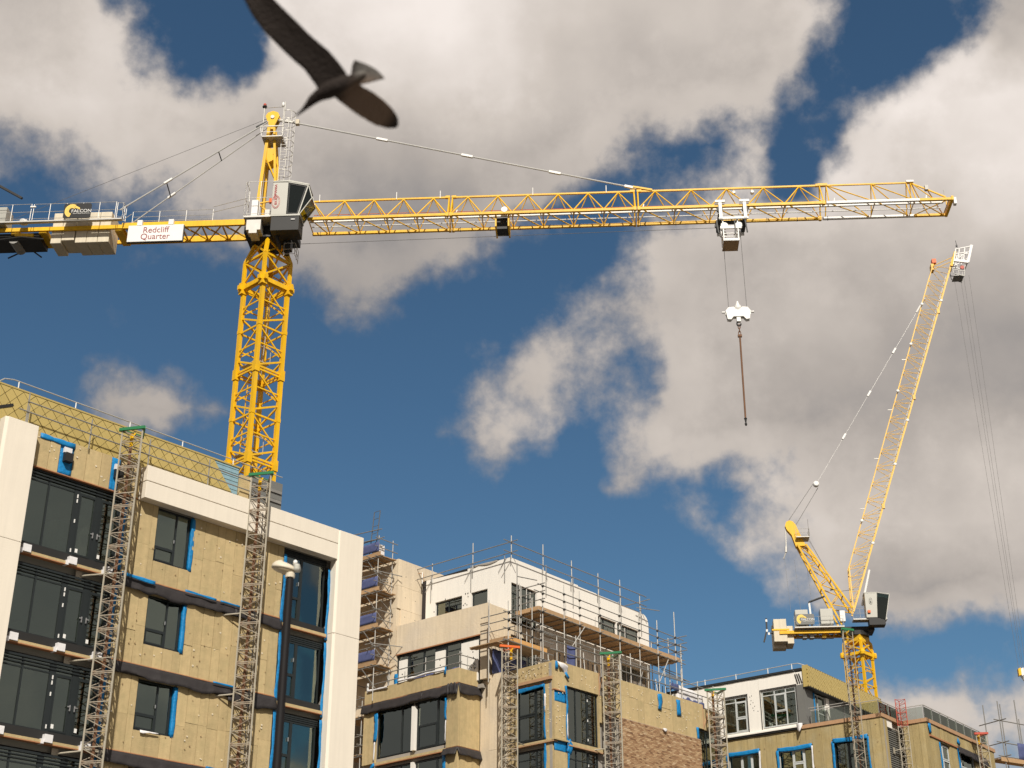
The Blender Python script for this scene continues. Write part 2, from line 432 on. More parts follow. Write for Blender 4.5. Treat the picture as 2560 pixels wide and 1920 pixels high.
def mk_brick():
    m = mk('brown_brick_courses', (0.40, 0.25, 0.14), 0.92, var=0.16, scale=2.2, bump=0.5, bscale=30)
    nt = m.node_tree; N, L = nt.nodes, nt.links
    b = N['Principled BSDF']; src = b.inputs['Base Color'].links[0].from_node
    tc = [n for n in N if n.type == 'TEX_COORD'][0]
    sp = N.new('ShaderNodeSeparateXYZ'); L.new(tc.outputs['Object'], sp.inputs[0])
    def m_(op, a, v=None, w=None):
        n = N.new('ShaderNodeMath'); n.operation = op
        for k, q in enumerate((a, v, w)):
            if q is None: continue
            if isinstance(q, (int, float)): n.inputs[k].default_value = q
            else: L.new(q, n.inputs[k])
        return n.outputs[0]
    row = m_('FLOOR', m_('DIVIDE', m_('SUBTRACT', sp.outputs[2], 14.6), .075))
    off = m_('MULTIPLY', m_('MODULO', row, 2.0), .5)
    col = m_('FLOOR', m_('ADD', m_('DIVIDE', m_('SUBTRACT', sp.outputs[0], 4.92), .225), off))
    cb = N.new('ShaderNodeCombineXYZ'); L.new(col, cb.inputs[0]); L.new(row, cb.inputs[1])
    wn = N.new('ShaderNodeTexWhiteNoise'); L.new(cb.outputs[0], wn.inputs['Vector'])
    rw = N.new('ShaderNodeTexWhiteNoise'); rw.noise_dimensions = '1D'; L.new(row, rw.inputs['W'])
    cr = N.new('ShaderNodeValToRGB'); e = cr.color_ramp.elements
    while len(e) < 5: e.new(.5)
    for k, (p, c) in enumerate([(0, (.16, .085, .045)), (.25, (.33, .19, .10)), (.55, (.42, .265, .145)), (.8, (.50, .345, .20)), (1, (.64, .49, .33))]): e[k].position = p; e[k].color = (*c, 1)
    L.new(m_('ADD', m_('MULTIPLY', wn.outputs['Value'], .72), m_('MULTIPLY', rw.outputs['Value'], .28)), cr.inputs[0])
    L.new(cr.outputs[0], src.inputs[0])
    return m
M['brick'] = mk_brick()

# ------------------------------------------------------------------ ground
g = MB(); g.box(-600, 600, -400, 900, -0.6, 0.0)
tag(g.build('ground', M['asphalt']), kind='structure')
p = MB(); p.box(-60, 70, 6, 40, 0.0, 0.12)
tag(p.build('pavement', M['paving']), kind='structure')

# ------------------------------------------------------------------ facade pieces
rnd = random.Random(5)
def cells(s0, s1, z0, z1, holes):
    """Rectangles that fill the given area except the holes."""
    ss = sorted({s0, s1, *[min(max(h[0], s0), s1) for h in holes], *[min(max(h[1], s0), s1) for h in holes]})
    out = []
    for a, b in zip(ss, ss[1:]):
        if b - a < 1e-4: continue
        c = (a + b) / 2
        zs = sorted((max(h[2], z0), min(h[3], z1)) for h in holes if h[0] < c < h[1] and h[3] > z0 and h[2] < z1)
        z = z0
        for h0, h1 in zs:
            if h0 > z + 1e-4: out.append((a, b, z, h0))
            z = max(z, h1)
        if z < z1 - 1e-4: out.append((a, b, z, z1))
    return out

def backing(face, parent, s0, s1, z0, z1, holes, d0=0.16, d1=0.34, mat='slab', name='inner_wall'):
    mb = MB(face)
    for a, b, c, d in cells(s0, s1, z0, z1, holes):
        mb.box(a, b, d0, d1, c, d)
    return mb.build(name, M[mat], parent)

def insulate(face, parent, s0, s1, z0, z1, holes, mat='insul', w=(0.40, 0.62), t=0.14, split=(1.1, 1.5), d=0.0, zsplit=True):
    """Mineral wool slabs set side by side, butt joints open by a few millimetres."""
    cuts = [s0]
    marks = sorted({s1, *[h[k] for h in holes for k in (0, 1) if s0 < h[k] < s1]})
    for m_ in marks:
        while m_ - cuts[-1] > w[1]:
            cuts.append(cuts[-1] + rnd.uniform(*w))
        if m_ - cuts[-1] < 0.16 and len(cuts) > 1 and cuts[-1] not in marks: cuts[-1] = m_
        else: cuts.append(m_)
    for a, b in zip(cuts, cuts[1:]):
        if b - a < 0.03: continue
        for _, _, c, e in cells(a, b, z0, z1, holes):
            zz = [c]
            if zsplit and e - c > 1.7:
                q = c + rnd.uniform(*split)
                if e - q > 0.3: zz.append(q)
            zz.append(e)
            for k0, k1 in zip(zz, zz[1:]):
                j = rnd.uniform(0, 0.022)
                mb = MB(face); g_ = 0.007
                mb.box(a + g_, b - g_, d + j, d + t, k0 + 0.002, k1 - (0.004 if k1 != e else 0.0))
                mb.build('insulation_slab', M[mat], parent)

def fixings(face, parent, s0, s1, z0, z1, holes, n, mat='fixing', r=0.034, d=0.0, seed=1):
    rr = random.Random(seed); mb = MB(face); k = 0
    while k < n:
        s, z = rr.uniform(s0 + .06, s1 - .06), rr.uniform(z0 + .06, z1 - .06)
        k += 1
        if any(h[0] - .05 < s < h[1] + .05 and h[2] - .05 < z < h[3] + .05 for h in holes): continue
        q = r * rr.uniform(0.7, 1.15)
        pts = [(s + q * math.cos(t * math.pi / 3), d + 0.012, z + q * math.sin(t * math.pi / 3)) for t in range(6)]
        mb.prism(pts, (0, -0.024, 0) if face.k == 'A' else (-0.024, 0, 0)) if False else mb.add(
            pts + [(a, d - 0.012, b) for a, _, b in pts], [tuple(range(6)), tuple(range(11, 5, -1))] + [(i, (i + 1) % 6, 6 + (i + 1) % 6, 6 + i) for i in range(6)])
    o = mb.build('insulation_fixing', M[mat], parent)
    o['kind'] = 'stuff'
    return o

def window(face, parent, s0, s1, z0, z1, cols, d=0.10, fw=0.055, mat='frame', name='window', glass='glass', extra=None, depth=0.09):
    """cols: list of (s_left, s_right, [z splits], bar width); the frame is the part, each pane its sub-part."""
    mb = MB(face)
    mb.box(s0, s1, d, d + depth, z0, z0 + fw); mb.box(s0, s1, d, d + depth, z1 - fw, z1)
    mb.box(s0, s0 + fw, d + .002, d + depth - .002, z0 + fw, z1 - fw); mb.box(s1 - fw, s1, d + .002, d + depth - .002, z0 + fw, z1 - fw)
    panes = []
    prev = None
    for a, b, zs, *sash in cols:
        if prev is not None and a - prev > 0.005:
            mb.box(prev, a, d + .004, d + depth - .004, z0 + fw, z1 - fw)
        prev = b
        edges = [z0 + fw] + list(zs) + [z1 - fw]
        for i, (c, e) in enumerate(zip(edges, edges[1:])):
            c2 = c + (0.025 if i > 0 else 0); e2 = e - (0.025 if i < len(edges) - 2 else 0)
            if i > 0: mb.box(a, b, d + .006, d + depth - .006, c - 0.025, c + 0.025)
            if sash and i in sash[0]:
                q = 0.055
                mb.box(a, b, d - .014, d + .03, c2, c2 + q); mb.box(a, b, d - .014, d + .03, e2 - q, e2)
                mb.box(a, a + q, d - .012, d + .03, c2 + q, e2 - q); mb.box(b - q, b, d - .012, d + .03, c2 + q, e2 - q)
                a2, b2, c2, e2 = a + q, b - q, c2 + q, e2 - q
            else: a2, b2 = a, b
            panes.append((a2, b2, c2, e2))
    if extra: extra(mb)
    w = mb.build(name, M[mat], parent)
    for a, b, c, e in panes:
        MB(face).box(a - .004, b + .004, d + .035, d + .047, c - .004, e + .004).build('pane', M[glass], w)
    return w

def sheet(face, fn, nu, nv, name, mat, parent, solid=0.012):
    return MB(face).grid(fn, nu, nv).build(name, M[mat], parent, smooth=True, solid=solid)

def skirt(face, parent, s0, s1, zt, h, seed=0, name='membrane_skirt', mat='black', sag=0.0, out=0.05, ext=None):
    """Loose black membrane hanging under a floor edge."""
    def fn(u, v):
        s = s0 + (s1 - s0) * u
        n1 = noise.noise((s * 1.1, seed * 3.7, 0.3)); n2 = noise.noise((s * 3.3, v * 1.5, seed + 9.1))
        hh = h * (1 + 0.34 * n1 + .10 * noise.noise((s * 4.0, seed, 2.2))) + sag * math.sin(math.pi * u) ** 2
        z = zt - v * hh
        d = -out * (0.25 + v * (1.0 + 0.9 * n2)) + 0.03 * n1
        return (s, d, z)
    n = max(10, int((s1 - s0) / 0.12))
    return sheet(face, fn, n, 4, name, mat, parent)

def tape(face, parent, path, w, seed=0, mat='blue', d=0.0, name='membrane_tape', jag=0.25):
    """Strip of blue membrane along a path of (s, z) points, with a torn edge."""
    pts = [Vector(p) for p in path]
    seg = []
    for a, b in zip(pts, pts[1:]):
        n = max(2, int((b - a).length / 0.16))
        seg += [a.lerp(b, i / n) for i in range(n)]
    seg.append(pts[-1])
    def fn(u, v):
        i = min(int(round(u * (len(seg) - 1))), len(seg) - 1)
        p_ = seg[i]; q = seg[min(i + 1, len(seg) - 1)] - seg[max(i - 1, 0)]
        nrm = Vector((-q.y, q.x)).normalized()
        ww = w * (1 + jag * 1.6 * noise.noise((i * 0.5, seed * 2.3, 1.7)))
        c = p_ + nrm * ((v - 0.5) * ww)
        dd = d - 0.02 - 0.045 * abs(noise.noise((i * 0.35, v * 1.3, seed * 1.9)))
        return (c.x, dd, c.y)
    return sheet(face, fn, len(seg) - 1, 3, name, mat, parent, solid=0.01)

# ------------------------------------------------------------------ left block
LB = root('apartment_block', -16.554, 47.180, 0, 43.0,
          'nearest block with cream stone frame, tan insulation walls and a gold shingled roof', 'building',
          'apartment blocks under construction')
FA = Face('A')
LIP = [18.75, 15.69, 12.63, 9.57]
# stone frame, 0.4 m proud of the insulation until the cladding is built up to it
mb = MB(FA)
def pier(u0, u1, z0, z1, ch=0.10):
    m_ = MB(FA)
    pts = [(u0 + ch, -0.40, z0), (u1, -0.40, z0), (u1, 0.02, z0), (u0, 0.02, z0), (u0, -0.40 + ch * .6, z0)]
    m_.prism(pts, (0, 0, z1 - z0)); return m_
for u0, u1, zj in ((-1.46, -0.21, 18.71), (13.50, 14.86, 18.61)):
    zt = 22.97 if u0 < 0 else 22.925
    pier(u0, u1, zj + .006, zt).build('stone_pier', M['stone'], LB, bevel=0.012)
    pier(u0, u1, zj - 6.1, zj - .006).build('stone_pier', M['stone'], LB, bevel=0.012)
    pier(u0, u1, 0.0, zj - 6.112).build('stone_pier', M['stone'], LB, bevel=0.012)
    MB(FA).box(u0 + .02, u1 - .02, -.385, 0.0, zj - .0058, zj + .0058).build('pier_joint', M['joint'], LB)
MB(FA).box(4.30, 9.05, -0.40, 0.02, 22.335, 22.925).build('stone_band', M['stone'], LB, bevel=0.010)
MB(FA).box(9.062, 13.494, -0.40, 0.02, 22.335, 22.925).build('stone_band', M['stone'], LB, bevel=0.010)
MB(FA).box(4.30, 9.05, -0.402, 0.02, 21.66, 22.305).build('stone_band', M['stone'], LB, bevel=0.010)
MB(FA).box(9.062, 13.494, -0.402, 0.02, 21.66, 22.305).build('stone_band', M['stone'], LB, bevel=0.010)
MB(FA).box(4.32, 13.47, -0.36, 0.02, 22.3, 22.34).build('band_joint', M['joint'], LB)

# openings
W_HOLES = [(5.20, 6.80, 19.56, 21.655), (5.19, 6.79, 16.46, 18.30), (5.16, 6.76, 13.43, 15.24), (5.16, 6.76, 10.35, 12.18)]
GAP = [(3.70, 11.14, l - 0.42, l) for l in LIP]          # floor zones covered by the black membrane
# insulation between the two glazed bays, one field per storey
fields = [(18.75, 21.655), (15.69, 18.33), (12.63, 15.27), (9.57, 12.21)]
for i, (z0, z1) in enumerate(fields):
    insulate(FA, LB, 3.92, 11.12, z0, z1, [W_HOLES[i]], w=(0.36, 0.60) if i != 1 else (0.36, 0.5))
    MB(FA).box(3.92, 11.12, -0.03, 0.15, z0 - 0.035, z0 - .001).build('insulation_edge', M['lip'], LB)
    fixings(FA, LB, 3.95, 11.1, z0 + .15, z1 - .1, [W_HOLES[i]], 24, seed=i + 3)
    fixings(FA, LB, 3.95, 11.1, z0 + .15, z1 - .1, [W_HOLES[i]], 26, 'fixhole', 0.026, d=-0.001, seed=i + 13)
insulate(FA, LB, -0.20, 4.28, 21.70, 22.98, [(0.93, 1.50, 21.6, 23.1), (3.02, 3.40, 21.6, 23.1)], w=(0.5, 0.75), zsplit=False)
MB(FA).box(-0.20, 4.28, -0.02, 0.15, 21.665, 21.699).build('insulation_edge', M['lip'], LB)
fixings(FA, LB, -0.1, 4.2, 21.8, 22.9, [(0.9, 1.5, 21, 24), (3.0, 3.4, 21, 24)], 22, seed=31)
for k, (a, b) in enumerate(((0.93, 1.50), (3.02, 3.40))):
    def fn(u, v, a=a, b=b): return (a + (b - a) * u, 0.06 + 0.03 * noise.noise((u * 3, v * 3, k)), 21.70 + 1.27 * v)
    sheet(FA, fn, 5, 10, 'membrane_patch', 'blue', LB)
    MB(FA).box(a + .16, a + .46, -0.16, 0.05, 22.18, 22.5).build('bracket_box', M['dark'], LB)
    MB(FA).box(a + .14, a + .44, -0.05, 0.05, 22.52, 22.72).build('bracket_plate', M['tarp'], LB)
tape(FA, LB, [(.1, 22.86), (1.48, 22.86)], 0.20, 3, d=.02)

MBW = [(-0.25, 3.72, l - 0.55, l + .0) for l in LIP]
backing(FA, LB, 3.70, 11.14, 0.0, 23.0, W_HOLES)
backing(FA, LB, -0.25, 3.70, 21.72, 23.0, [], d0=.17)
backing(FA, LB, 11.14, 14.9, 21.66, 23.0, [], d0=.17)
for l in LIP + [21.9]:
    MB(FA).box(-1.3, 14.8, 0.30, 9.0, l - 0.42, l - 0.02).build('floor_slab', M['room'], LB)
MB(FA).box(-1.4, 14.85, 9.0, 9.3, 0.0, 23.4).build('back_wall', M['room'], LB)
MB(FA).box(-1.45, -1.2, 0.0, 12.0, 0.0, 22.9).build('end_wall', M['slab'], LB)
MB(FA).box(14.62, 14.85, 0.03, 12.0, 0.0, 22.9).build('end_wall', M['slab'], LB)
for s in (3.78, 10.9):
    MB(FA).box(s, s + .14, 0.36, 8.9, 0.0, 21.6).build('partition', M['room'], LB)
MB(FA).box(-1.4, 14.8, 0.1, 0.3, 0.0, 9.1).build('base_wall', M['slab'], LB)

# punched windows: left fixed casement with low opening light, wide right light
for i, (a, b, z0, z1) in enumerate(W_HOLES):
    mid = a + 0.92
    w = window(FA, LB, a + .02, b - .10, z0 + .03, z1 - .02, [(a + .075, mid - .03, [z0 + .62], (0,)), (mid + .03, b - .155, [])], d=0.12)
    MB(FA).box(mid - .08, mid - .05, 0.085, 0.11, z0 + .9, z0 + 1.02).build('handle', M['handle'], w)
    tape(FA, LB, [(b - .02, z1 - .05), (b + .005, z0 + .9), (b - .01, z0 - .03)], 0.15, i + 2, d=0.03, jag=0.12)
    def jamb(u, v, b=b, z0=z0, z1=z1): return (b - .065 + .03 * noise.noise((v * 4, u, 3)), 0.0 + .17 * u, z0 - .02 + (z1 - z0) * v)
    sheet(FA, jamb, 2, 12, 'membrane_reveal', 'blue', LB)
    MB(FA).box(a, b, 0.02, 0.16, z0 - .012, z0 + .02).build('sill', M['black' if i != 2 else 'dark'], LB)
def flap(u, v): return (5.4 + .75 * u, -.05 - .03 * v, 13.45 - (.10 + .05 * noise.noise((u * 3, 0, 0))) * v * (1 - .75 * u))
sheet(FA, flap, 6, 3, 'loose_sheet', 'tarp', LB)

# membrane skirts under each insulation field
for i, l in enumerate(LIP):
    skirt(FA, LB, 3.86, 9.1, l - .03, 0.44 if i != 1 else 0.36, seed=i + 1, sag=(0.0, 0.16, 0.1, 0)[i], out=0.10)
    skirt(FA, LB, 8.95, 11.2, l - .05, 0.42 if i != 1 else 0.55, seed=i + 7, out=0.09)
    if i == 0:
        tape(FA, LB, [(3.9, l - .02), (5.3, l - .07)], 0.13, 5, d=-.12)
        tape(FA, LB, [(6.6, l - .02), (8.0, l - .05)], 0.08, 6, d=-.12)
    tape(FA, LB, [(8.2, l - .04), (9.2, l - .05)], 0.06, 8 + i, d=-.11)
# blue reveals beside the glazed bays
for i, l in enumerate(LIP):
    tape(FA, LB, [(3.80, l + 2.7), (3.78, l + 1.4), (3.82, l + .1)], 0.16, i + 21, d=.02)
    tape(FA, LB, [(11.17, l + 2.6), (11.22, l + 1.3), (11.15, l + .2), (11.2, l - .2)], 0.14, i + 31, d=.0)
    tape(FA, LB, [(13.42, l + 2.55), (13.46, l + 1.2), (13.41, l + .1), (13.44, l - .4)], 0.11, i + 41, d=-.01)

# glazed bay 1 (two fixed lights, a pair of doors) and bay 2
for i, l in enumerate(LIP):
    z0, z1 = l + 0.18, (21.68 if i == 0 else LIP[i - 1] - 0.50)
    ht = z1 - 0.42
    cols = [(-.18, .76, [ht]), (.82, 1.80, [ht]), (2.02, 2.66, [ht], (0,)), (2.90, 3.60, [ht], (0,))]
    def louv(m_, z0=z0, z1=z1, ht=ht):
        for k in range(3):
            m_.box(-.24, 3.68, 0.085, 0.125, z1 - .09 - .11 * k, z1 - .05 - .11 * k)
    w = window(FA, LB, -0.24, 3.68, z0, z1, cols, d=0.12, fw=0.06, extra=louv)
    for s in (2.66, 2.84):
        h = MB(FA); h.box(s, s + .035, 0.06, 0.10, z0 + .82, z0 + 1.02)
        h.box(s - .08 if s < 2.7 else s + .01, s + .02 if s < 2.7 else s + .12, 0.05, 0.075, z0 + .94, z0 + .975)
        h.build('handle', M['handle'], w)
    for zz in (z1 - .62, z1 - .80, z0 + 1.2, z0 + .12):
        MB(FA).box(1.90, 1.935, 0.095, 0.13, zz, zz + .13).build('hinge', M['white'], w)
    for s in (2.1, 2.98): MB(FA).box(s, s + .10, .13, .142, z0 + .16, z0 + .30).build('sticker', M['white'], w)
    MB(FA).box(-0.2, 3.75, 0.0, 0.3, l - .12, l + .18).build('threshold', M['dark'], LB)
    MB(FA).box(-0.2, 3.75, -0.10, 0.16, l - .22, l - .13).build('floor_edge', M['insul'], LB)
    MB(FA).box(-0.2, 3.75, -0.102, 0.12, l - .255, l - .222).build('insulation_edge', M['lip'], LB)
    for s in (0.02, 1.78, 3.2):
        k_ = MB(FA); k_.box(s, s + .30, -0.16, 0.1, l - .20, l + .06); k_.box(s - .10, s - .0, -0.14, 0.1, l - .26, l - .1)
        k_.build('support_bracket', M['tarp'], LB)
    # bay 2
    cols = [(11.24, 12.08, [z0 + .85], (0,)), (12.20, 13.26, [])]
    w = window(FA, LB, 11.18, 13.34, z0 - .1, z1 - .25, cols, d=0.14, fw=0.06)
    MB(FA).box(12.0, 12.03, 0.11, 0.14, z0 + 1.35, z0 + 1.5).build('handle', M['handle'], w)
    m_ = MB(FA)
    for k in range(3): m_.box(11.2, 13.4, 0.12, 0.3, z1 - .23 + .075 * k, z1 - .18 + .075 * k)
    m_.box(11.2, 13.4, 0.19, 0.3, z1 - .25, z1)
    m_.build('head_louvre', M['frame'], LB)
    MB(FA).box(11.2, 13.42, 0.0, 0.3, l - .16, l + .08).build('threshold', M['dark'], LB)
    MB(FA).box(11.2, 13.42, -0.08, 0.16, l - .27, l - .165).build('floor_edge', M['insul'], LB)
    MB(FA).box(11.2, 13.42, -0.082, 0.12, l - .30, l - .272).build('insulation_edge', M['lip'], LB)

# gold shingled upper storey, 0.3 m behind the wall plane, bare liner where the shingles stop
roof = MB(FA); roof.box(-3.2, 8.88, 0.37, 8.0, 22.4, 24.46)
roof = roof.build('gold_roof', M['gold_under'], LB)
SH_W, SH_H = 0.46, 0.27
def shingle_mesh():
    w, h = SH_W / 2, SH_H
    mb = MB()
    q = 0.958
    pts = [(0, -0.007, -h * q), (w * q, -0.003, 0.0), (0, 0.003, h * q), (-w * q, -0.003, 0.0)]
    mb.add([(x, y, z) for x, y, z in pts] + [(x, 0.02, z) for x, y, z in pts],
           [(0, 1, 2, 3), (7, 6, 5, 4), (0, 4, 5, 1), (1, 5, 6, 2), (2, 6, 7, 3), (3, 7, 4, 0)])
    return mb.mesh('shingle', M['gold'])
shm = shingle_mesh()
row = 0; z = 22.5
count = 0
while z < 24.34:
    x = -2.9 + (SH_W / 2 if row % 2 else 0)
    while x < 8.55:
        stop = 7.52 + (24.45 - z) * 0.86 + (0.05 if row % 2 else 0)
        low = 22.75 if x < 0.9 else (22.95 if x > 3.6 else 22.82 + 0.12 * noise.noise((x * 2, 0, 4)))
        if x < stop and z > low - 0.1 and count < 298:
            o = bpy.data.objects.new('shingle', shm); COL.objects.link(o); o.parent = roof
            o.location = (x + rnd.uniform(-.006, .006), 0.335 + rnd.uniform(-.004, .004), z)
            o.rotation_euler = (rnd.uniform(-.012, .004), rnd.uniform(-.014, .014), 0)
            count += 1
        x += SH_W
    z += SH_H; row += 1
tri = MB()
tri.add([(0, -.007, -SH_H * .958), (SH_W * .479, -.003, 0), (-SH_W * .479, -.003, 0), (0, .02, -SH_H * .958), (SH_W * .479, .02, 0), (-SH_W * .479, .02, 0)], [(0, 1, 2), (5, 4, 3), (0, 3, 4, 1), (1, 4, 5, 2), (2, 5, 3, 0)])
trm = tri.mesh('shingle', M['gold'])
x = -2.9 + (SH_W / 2 if row % 2 else 0)
while x < 7.6:
    o = bpy.data.objects.new('shingle', trm); COL.objects.link(o); o.parent = roof; o.location = (x, .335, z)
    x += SH_W
MB(FA).box(-3.0, 8.9, 0.32, 0.42, 24.41, 24.47).build('roof_trim', M['gold'], roof)
m_ = MB(FA)
for k in range(11):
    zz = 22.6 + k * 0.172
    m_.box(7.2, 8.86, 0.352, 0.40, zz, zz + .146)
m_.build('liner_panel', M['bluegrey'], LB)
MB(FA).box(7.2, 8.87, 0.372, 0.42, 22.5, 24.44).build('liner_back', M['bluegrey'], LB)
insulate(FA, LB, 8.88, 9.36, 22.5, 24.12, [], d=0.22, zsplit=False)
MB(FA).bar((9.40, .22, 22.6), (9.40, .22, 24.15), .06).build('corner_post', M['white'], LB)
# raking verge at the left end
MB(FA).bar((-1.12, -.02, 23.58), (-2.6, -.06, 22.85), .16, .10).build('verge', M['dark'], LB)

# plant screen on the roof behind the right hand mast
mb = MB(FA); mb.box(10.15, 11.75, 1.25, 2.4, 22.6, 24.85); 
pl = mb.build('plant_unit', M['greyclad'], LB)
pl.name = 'plant_unit'; pl.parent = None
pl.matrix_world = LB.matrix_basis.copy()
tag(pl, 'dark plant unit standing on the roof behind the second mast', 'plant unit')
for k in range(4):
    MB(FA).box(10.2, 11.7, 1.2, 1.24, 23.1 + .42 * k, 23.22 + .42 * k).build('louvre', M['galvdark'], pl)

# ------------------------------------------------------------------ rails on the left block
def rail_run(name, face, rootpos, pts, posts, rails, label, cat, group=None, r=0.024, mat='galvdark', postmat=None, base=None):
    t = root(name, *rootpos, label=label, cat=cat, group=group)
    for (s, d, z0, z1) in posts:
        MB(face).rod((s, d, z0), (s, d, z1), r).build('post', M[postmat or mat], t)
    for line in rails:
        MB(face).path(line, r * .95).build('rail', M[mat], t)
    return t
LBP = (-16.554, 47.180, 0, 43.0)
rail_run('edge_guard_rail', FA, LBP, None,
         [(-.58, -.1, 22.9, 24.22), (.0 - .52, -.1, 22.95, 23.75), (1.96, -.1, 22.9, 24.06), (4.45, -.1, 22.9, 24.08), (7.15, -.1, 22.9, 24.12), (9.2, -.1, 22.9, 24.1)],
         [[(-.9, -.13, 23.50), (9.5, -.13, 23.38)], [(-.62, -.13, 23.87), (9.5, -.13, 23.80)]],
         'double tube guard rail in front of the gold shingles on the nearest block', 'guard rail', r=.026)
rail_run('roof_rail', FA, LBP, None,
         [(x, .6, 24.44, 24.84) for x in (-.70, 1.61, 3.93, 6.31, 8.73)],
         [[(-1.6, .9, 24.5), (-1.25, .6, 24.78), (-.9, .6, 24.86), (11.2, .6, 24.80)]],
         'thin roof edge rail on white posts along the top of the gold roof', 'guard rail', r=.022, mat='galv', postmat='white')

# ------------------------------------------------------------------ mast climbers: triangular lattice masts tied to the walls
def climber_section(side, H):
    """One mast length: three tubes, ring frames, zigzag bracing and the toothed rack, as separate meshes."""
    h = side / math.sqrt(3)
    cor = [(-side / 2, h / 2, 0), (side / 2, h / 2, 0), (0, -h, 0)]
    br, rk = MB(), MB()
    r = side * 0.042
    tubes = [MB().rod(c, (c[0], c[1], H), r, 6).mesh('mast_tube', M['climb']) for c in cor]
    n = 3
    for i in range(3):
        a, b = Vector(cor[i]), Vector(cor[(i + 1) % 3])
        for k in range(n + 1):
            z = H * k / n
            br.bar((a.x, a.y, min(max(z, .03), H - .03)), (b.x, b.y, min(max(z, .03), H - .03)), r * (1.15 if k in (0, n) else .75), r * 1.0)
        for k in range(n):
            z0, z1 = H * k / n, H * (k + 1) / n
            p, q = (a, b) if k % 2 == 0 else (b, a)
            br.rod((p.x, p.y, z0 + .04), (q.x, q.y, z1 - .04), r * .52, 5)
    rk.box(-side * .05, side * .05, h * .36, h * .52, 0, H)
    return (tubes, br.mesh('mast_section', M['climb_dark']), rk.mesh('rack', M['rack']))

_secs = {}
def section(ml, mt, t, z):
    o = bpy.data.objects.new('mast_section', ml); COL.objects.link(o); o.parent = t; o.location = (0, 0, z); o['kind'] = 'stuff'
    for q in mt:
        c = bpy.data.objects.new('mast_tube', q); COL.objects.link(c); c.parent = o
    return o
def climber(x, y, az, zb, zt, side, label, cap='green', ties=(), face_gap=0.55, rack=True, H=1.5, top=None):
    t = root('mast_climber', x, y, 0, az, label, 'mast climber', 'mast climbers tied to the facades')
    key = (round(side, 2), H)
    if key not in _secs: _secs[key] = climber_section(side, H)
    mt, ml, mr = _secs[key]
    z = zt - H
    while z > zb - H:
        o = section(ml, mt, t, max(z, 0))
        if rack:
            k = bpy.data.objects.new('rack', mr); COL.objects.link(k); k.parent = o
        z -= H
    h = side / math.sqrt(3)
    if top:                              # a painted loose mast length on top
        mt2 = [q.copy() for q in mt]; ml2 = ml.copy()
        for q in mt2 + [ml2]: q.materials[0] = M[top]
        for k in range(2): section(ml2, mt2, t, zt + H * .6 * k).scale = (1, 1, .6)
    if cap:
        m_ = MB()
        e = side * 0.62
        cor = [(-e, h * .62, zt), (e, h * .62, zt), (0, -h * 1.25, zt)]
        for i in range(3):
            m_.bar(cor[i], cor[(i + 1) % 3], .07, .11)
        m_.build('mast_cap', M[cap], t)
        m2 = MB()
        m2.rod((-.05, h * .3, zt - .3), (.12, h * .45, zt + .02), .03); m2.bar((0, h * .45, zt - .55), (0, h * .45, zt - .05), .09)
        m2.build('buffer', M['yellow'], t)
    for zz in ties:
        m_ = MB()
        m_.rod((-side * .5, h * .5, zz), (-side * 1.35, h * .5 + face_gap, zz - .12), .028)
        m_.rod((side * .5, h * .5, zz), (side * .4, h * .5 + face_gap, zz - .02), .028)
        m_.rod((-side * .5, h * .5, zz + .06), (side * .5, h * .5, zz + .06), .03)
        m_.box(-side * 1.5, -side * 1.2, h * .5 + face_gap - .04, h * .5 + face_gap, zz - .28, zz + .05)
        m_.build('wall_tie', M['climb'], t)
    # festoon cable
    m_ = MB(); rr = random.Random(int(x * 10) + 7)
    pts = [(side * .16 + rr.uniform(-.02, .02), h * .1 + rr.uniform(-.03, .03), zz) for zz in [zb + i * .75 for i in range(int((zt - zb) / .75))]]
    m_.path(pts, .016, 5)
    m_.build('cable', M['dark'], t)
    return t

def at(o, az, u, out):
    """World point at distance u along bearing az from o, and out in front of that wall."""
    a = R(az)
    return (o[0] + math.sin(a) * u + math.cos(a) * out, o[1] + math.cos(a) * u - math.sin(a) * out)
LBO = (-16.554, 47.180)
x, y = at(LBO, 43, 3.46, .62)
climber(x, y, 43, 9, 23.92, .80, 'green topped steel lattice mast beside the tall glazed bay of the nearest block', 'green', (18.42, 15.4, 12.3))
x, y = at(LBO, 43, 9.36, .62)
climber(x, y, 43, 9, 23.95, .80, 'green topped steel lattice mast crossing the stone band of the nearest block', 'green', (18.35, 15.3, 12.2))

# ------------------------------------------------------------------ pale bundles behind the top left window
def bundle(u, d, r, h, z, name, label):
    m_ = MB(); n = 40
    prof = []
    def fn(a, v):
        t = a * 2 * math.pi
        rr = r * (1 + .07 * math.cos(t * 13) + .05 * math.cos(t * 7 + 1)) * (1.0 - .10 * max(0, v - .85) / .15 - .05 * math.sin(v * 3))
        return (u + rr * math.cos(t), d + rr * math.sin(t), z + h * v + .10 * v * math.cos(t))
    MBo = MB(FA).grid(fn, n, 6)
    top = MB(FA); 
    o = MBo.build(name, M['tarp'], None, smooth=True)
    o.matrix_world = LB.matrix_basis.copy()
    tag(o, label, 'sheet bundle', 'sheet bundles behind the top window')
bundle(1.72, .80, .43, 1.25, 19.05, 'sheet_bundle', 'wide pale ribbed bundle behind the fixed light of the top left window')
bundle(2.62, .72, .20, 1.22, 19.05, 'sheet_bundle', 'narrow pale ribbed bundle behind the door leaf of the top left window')

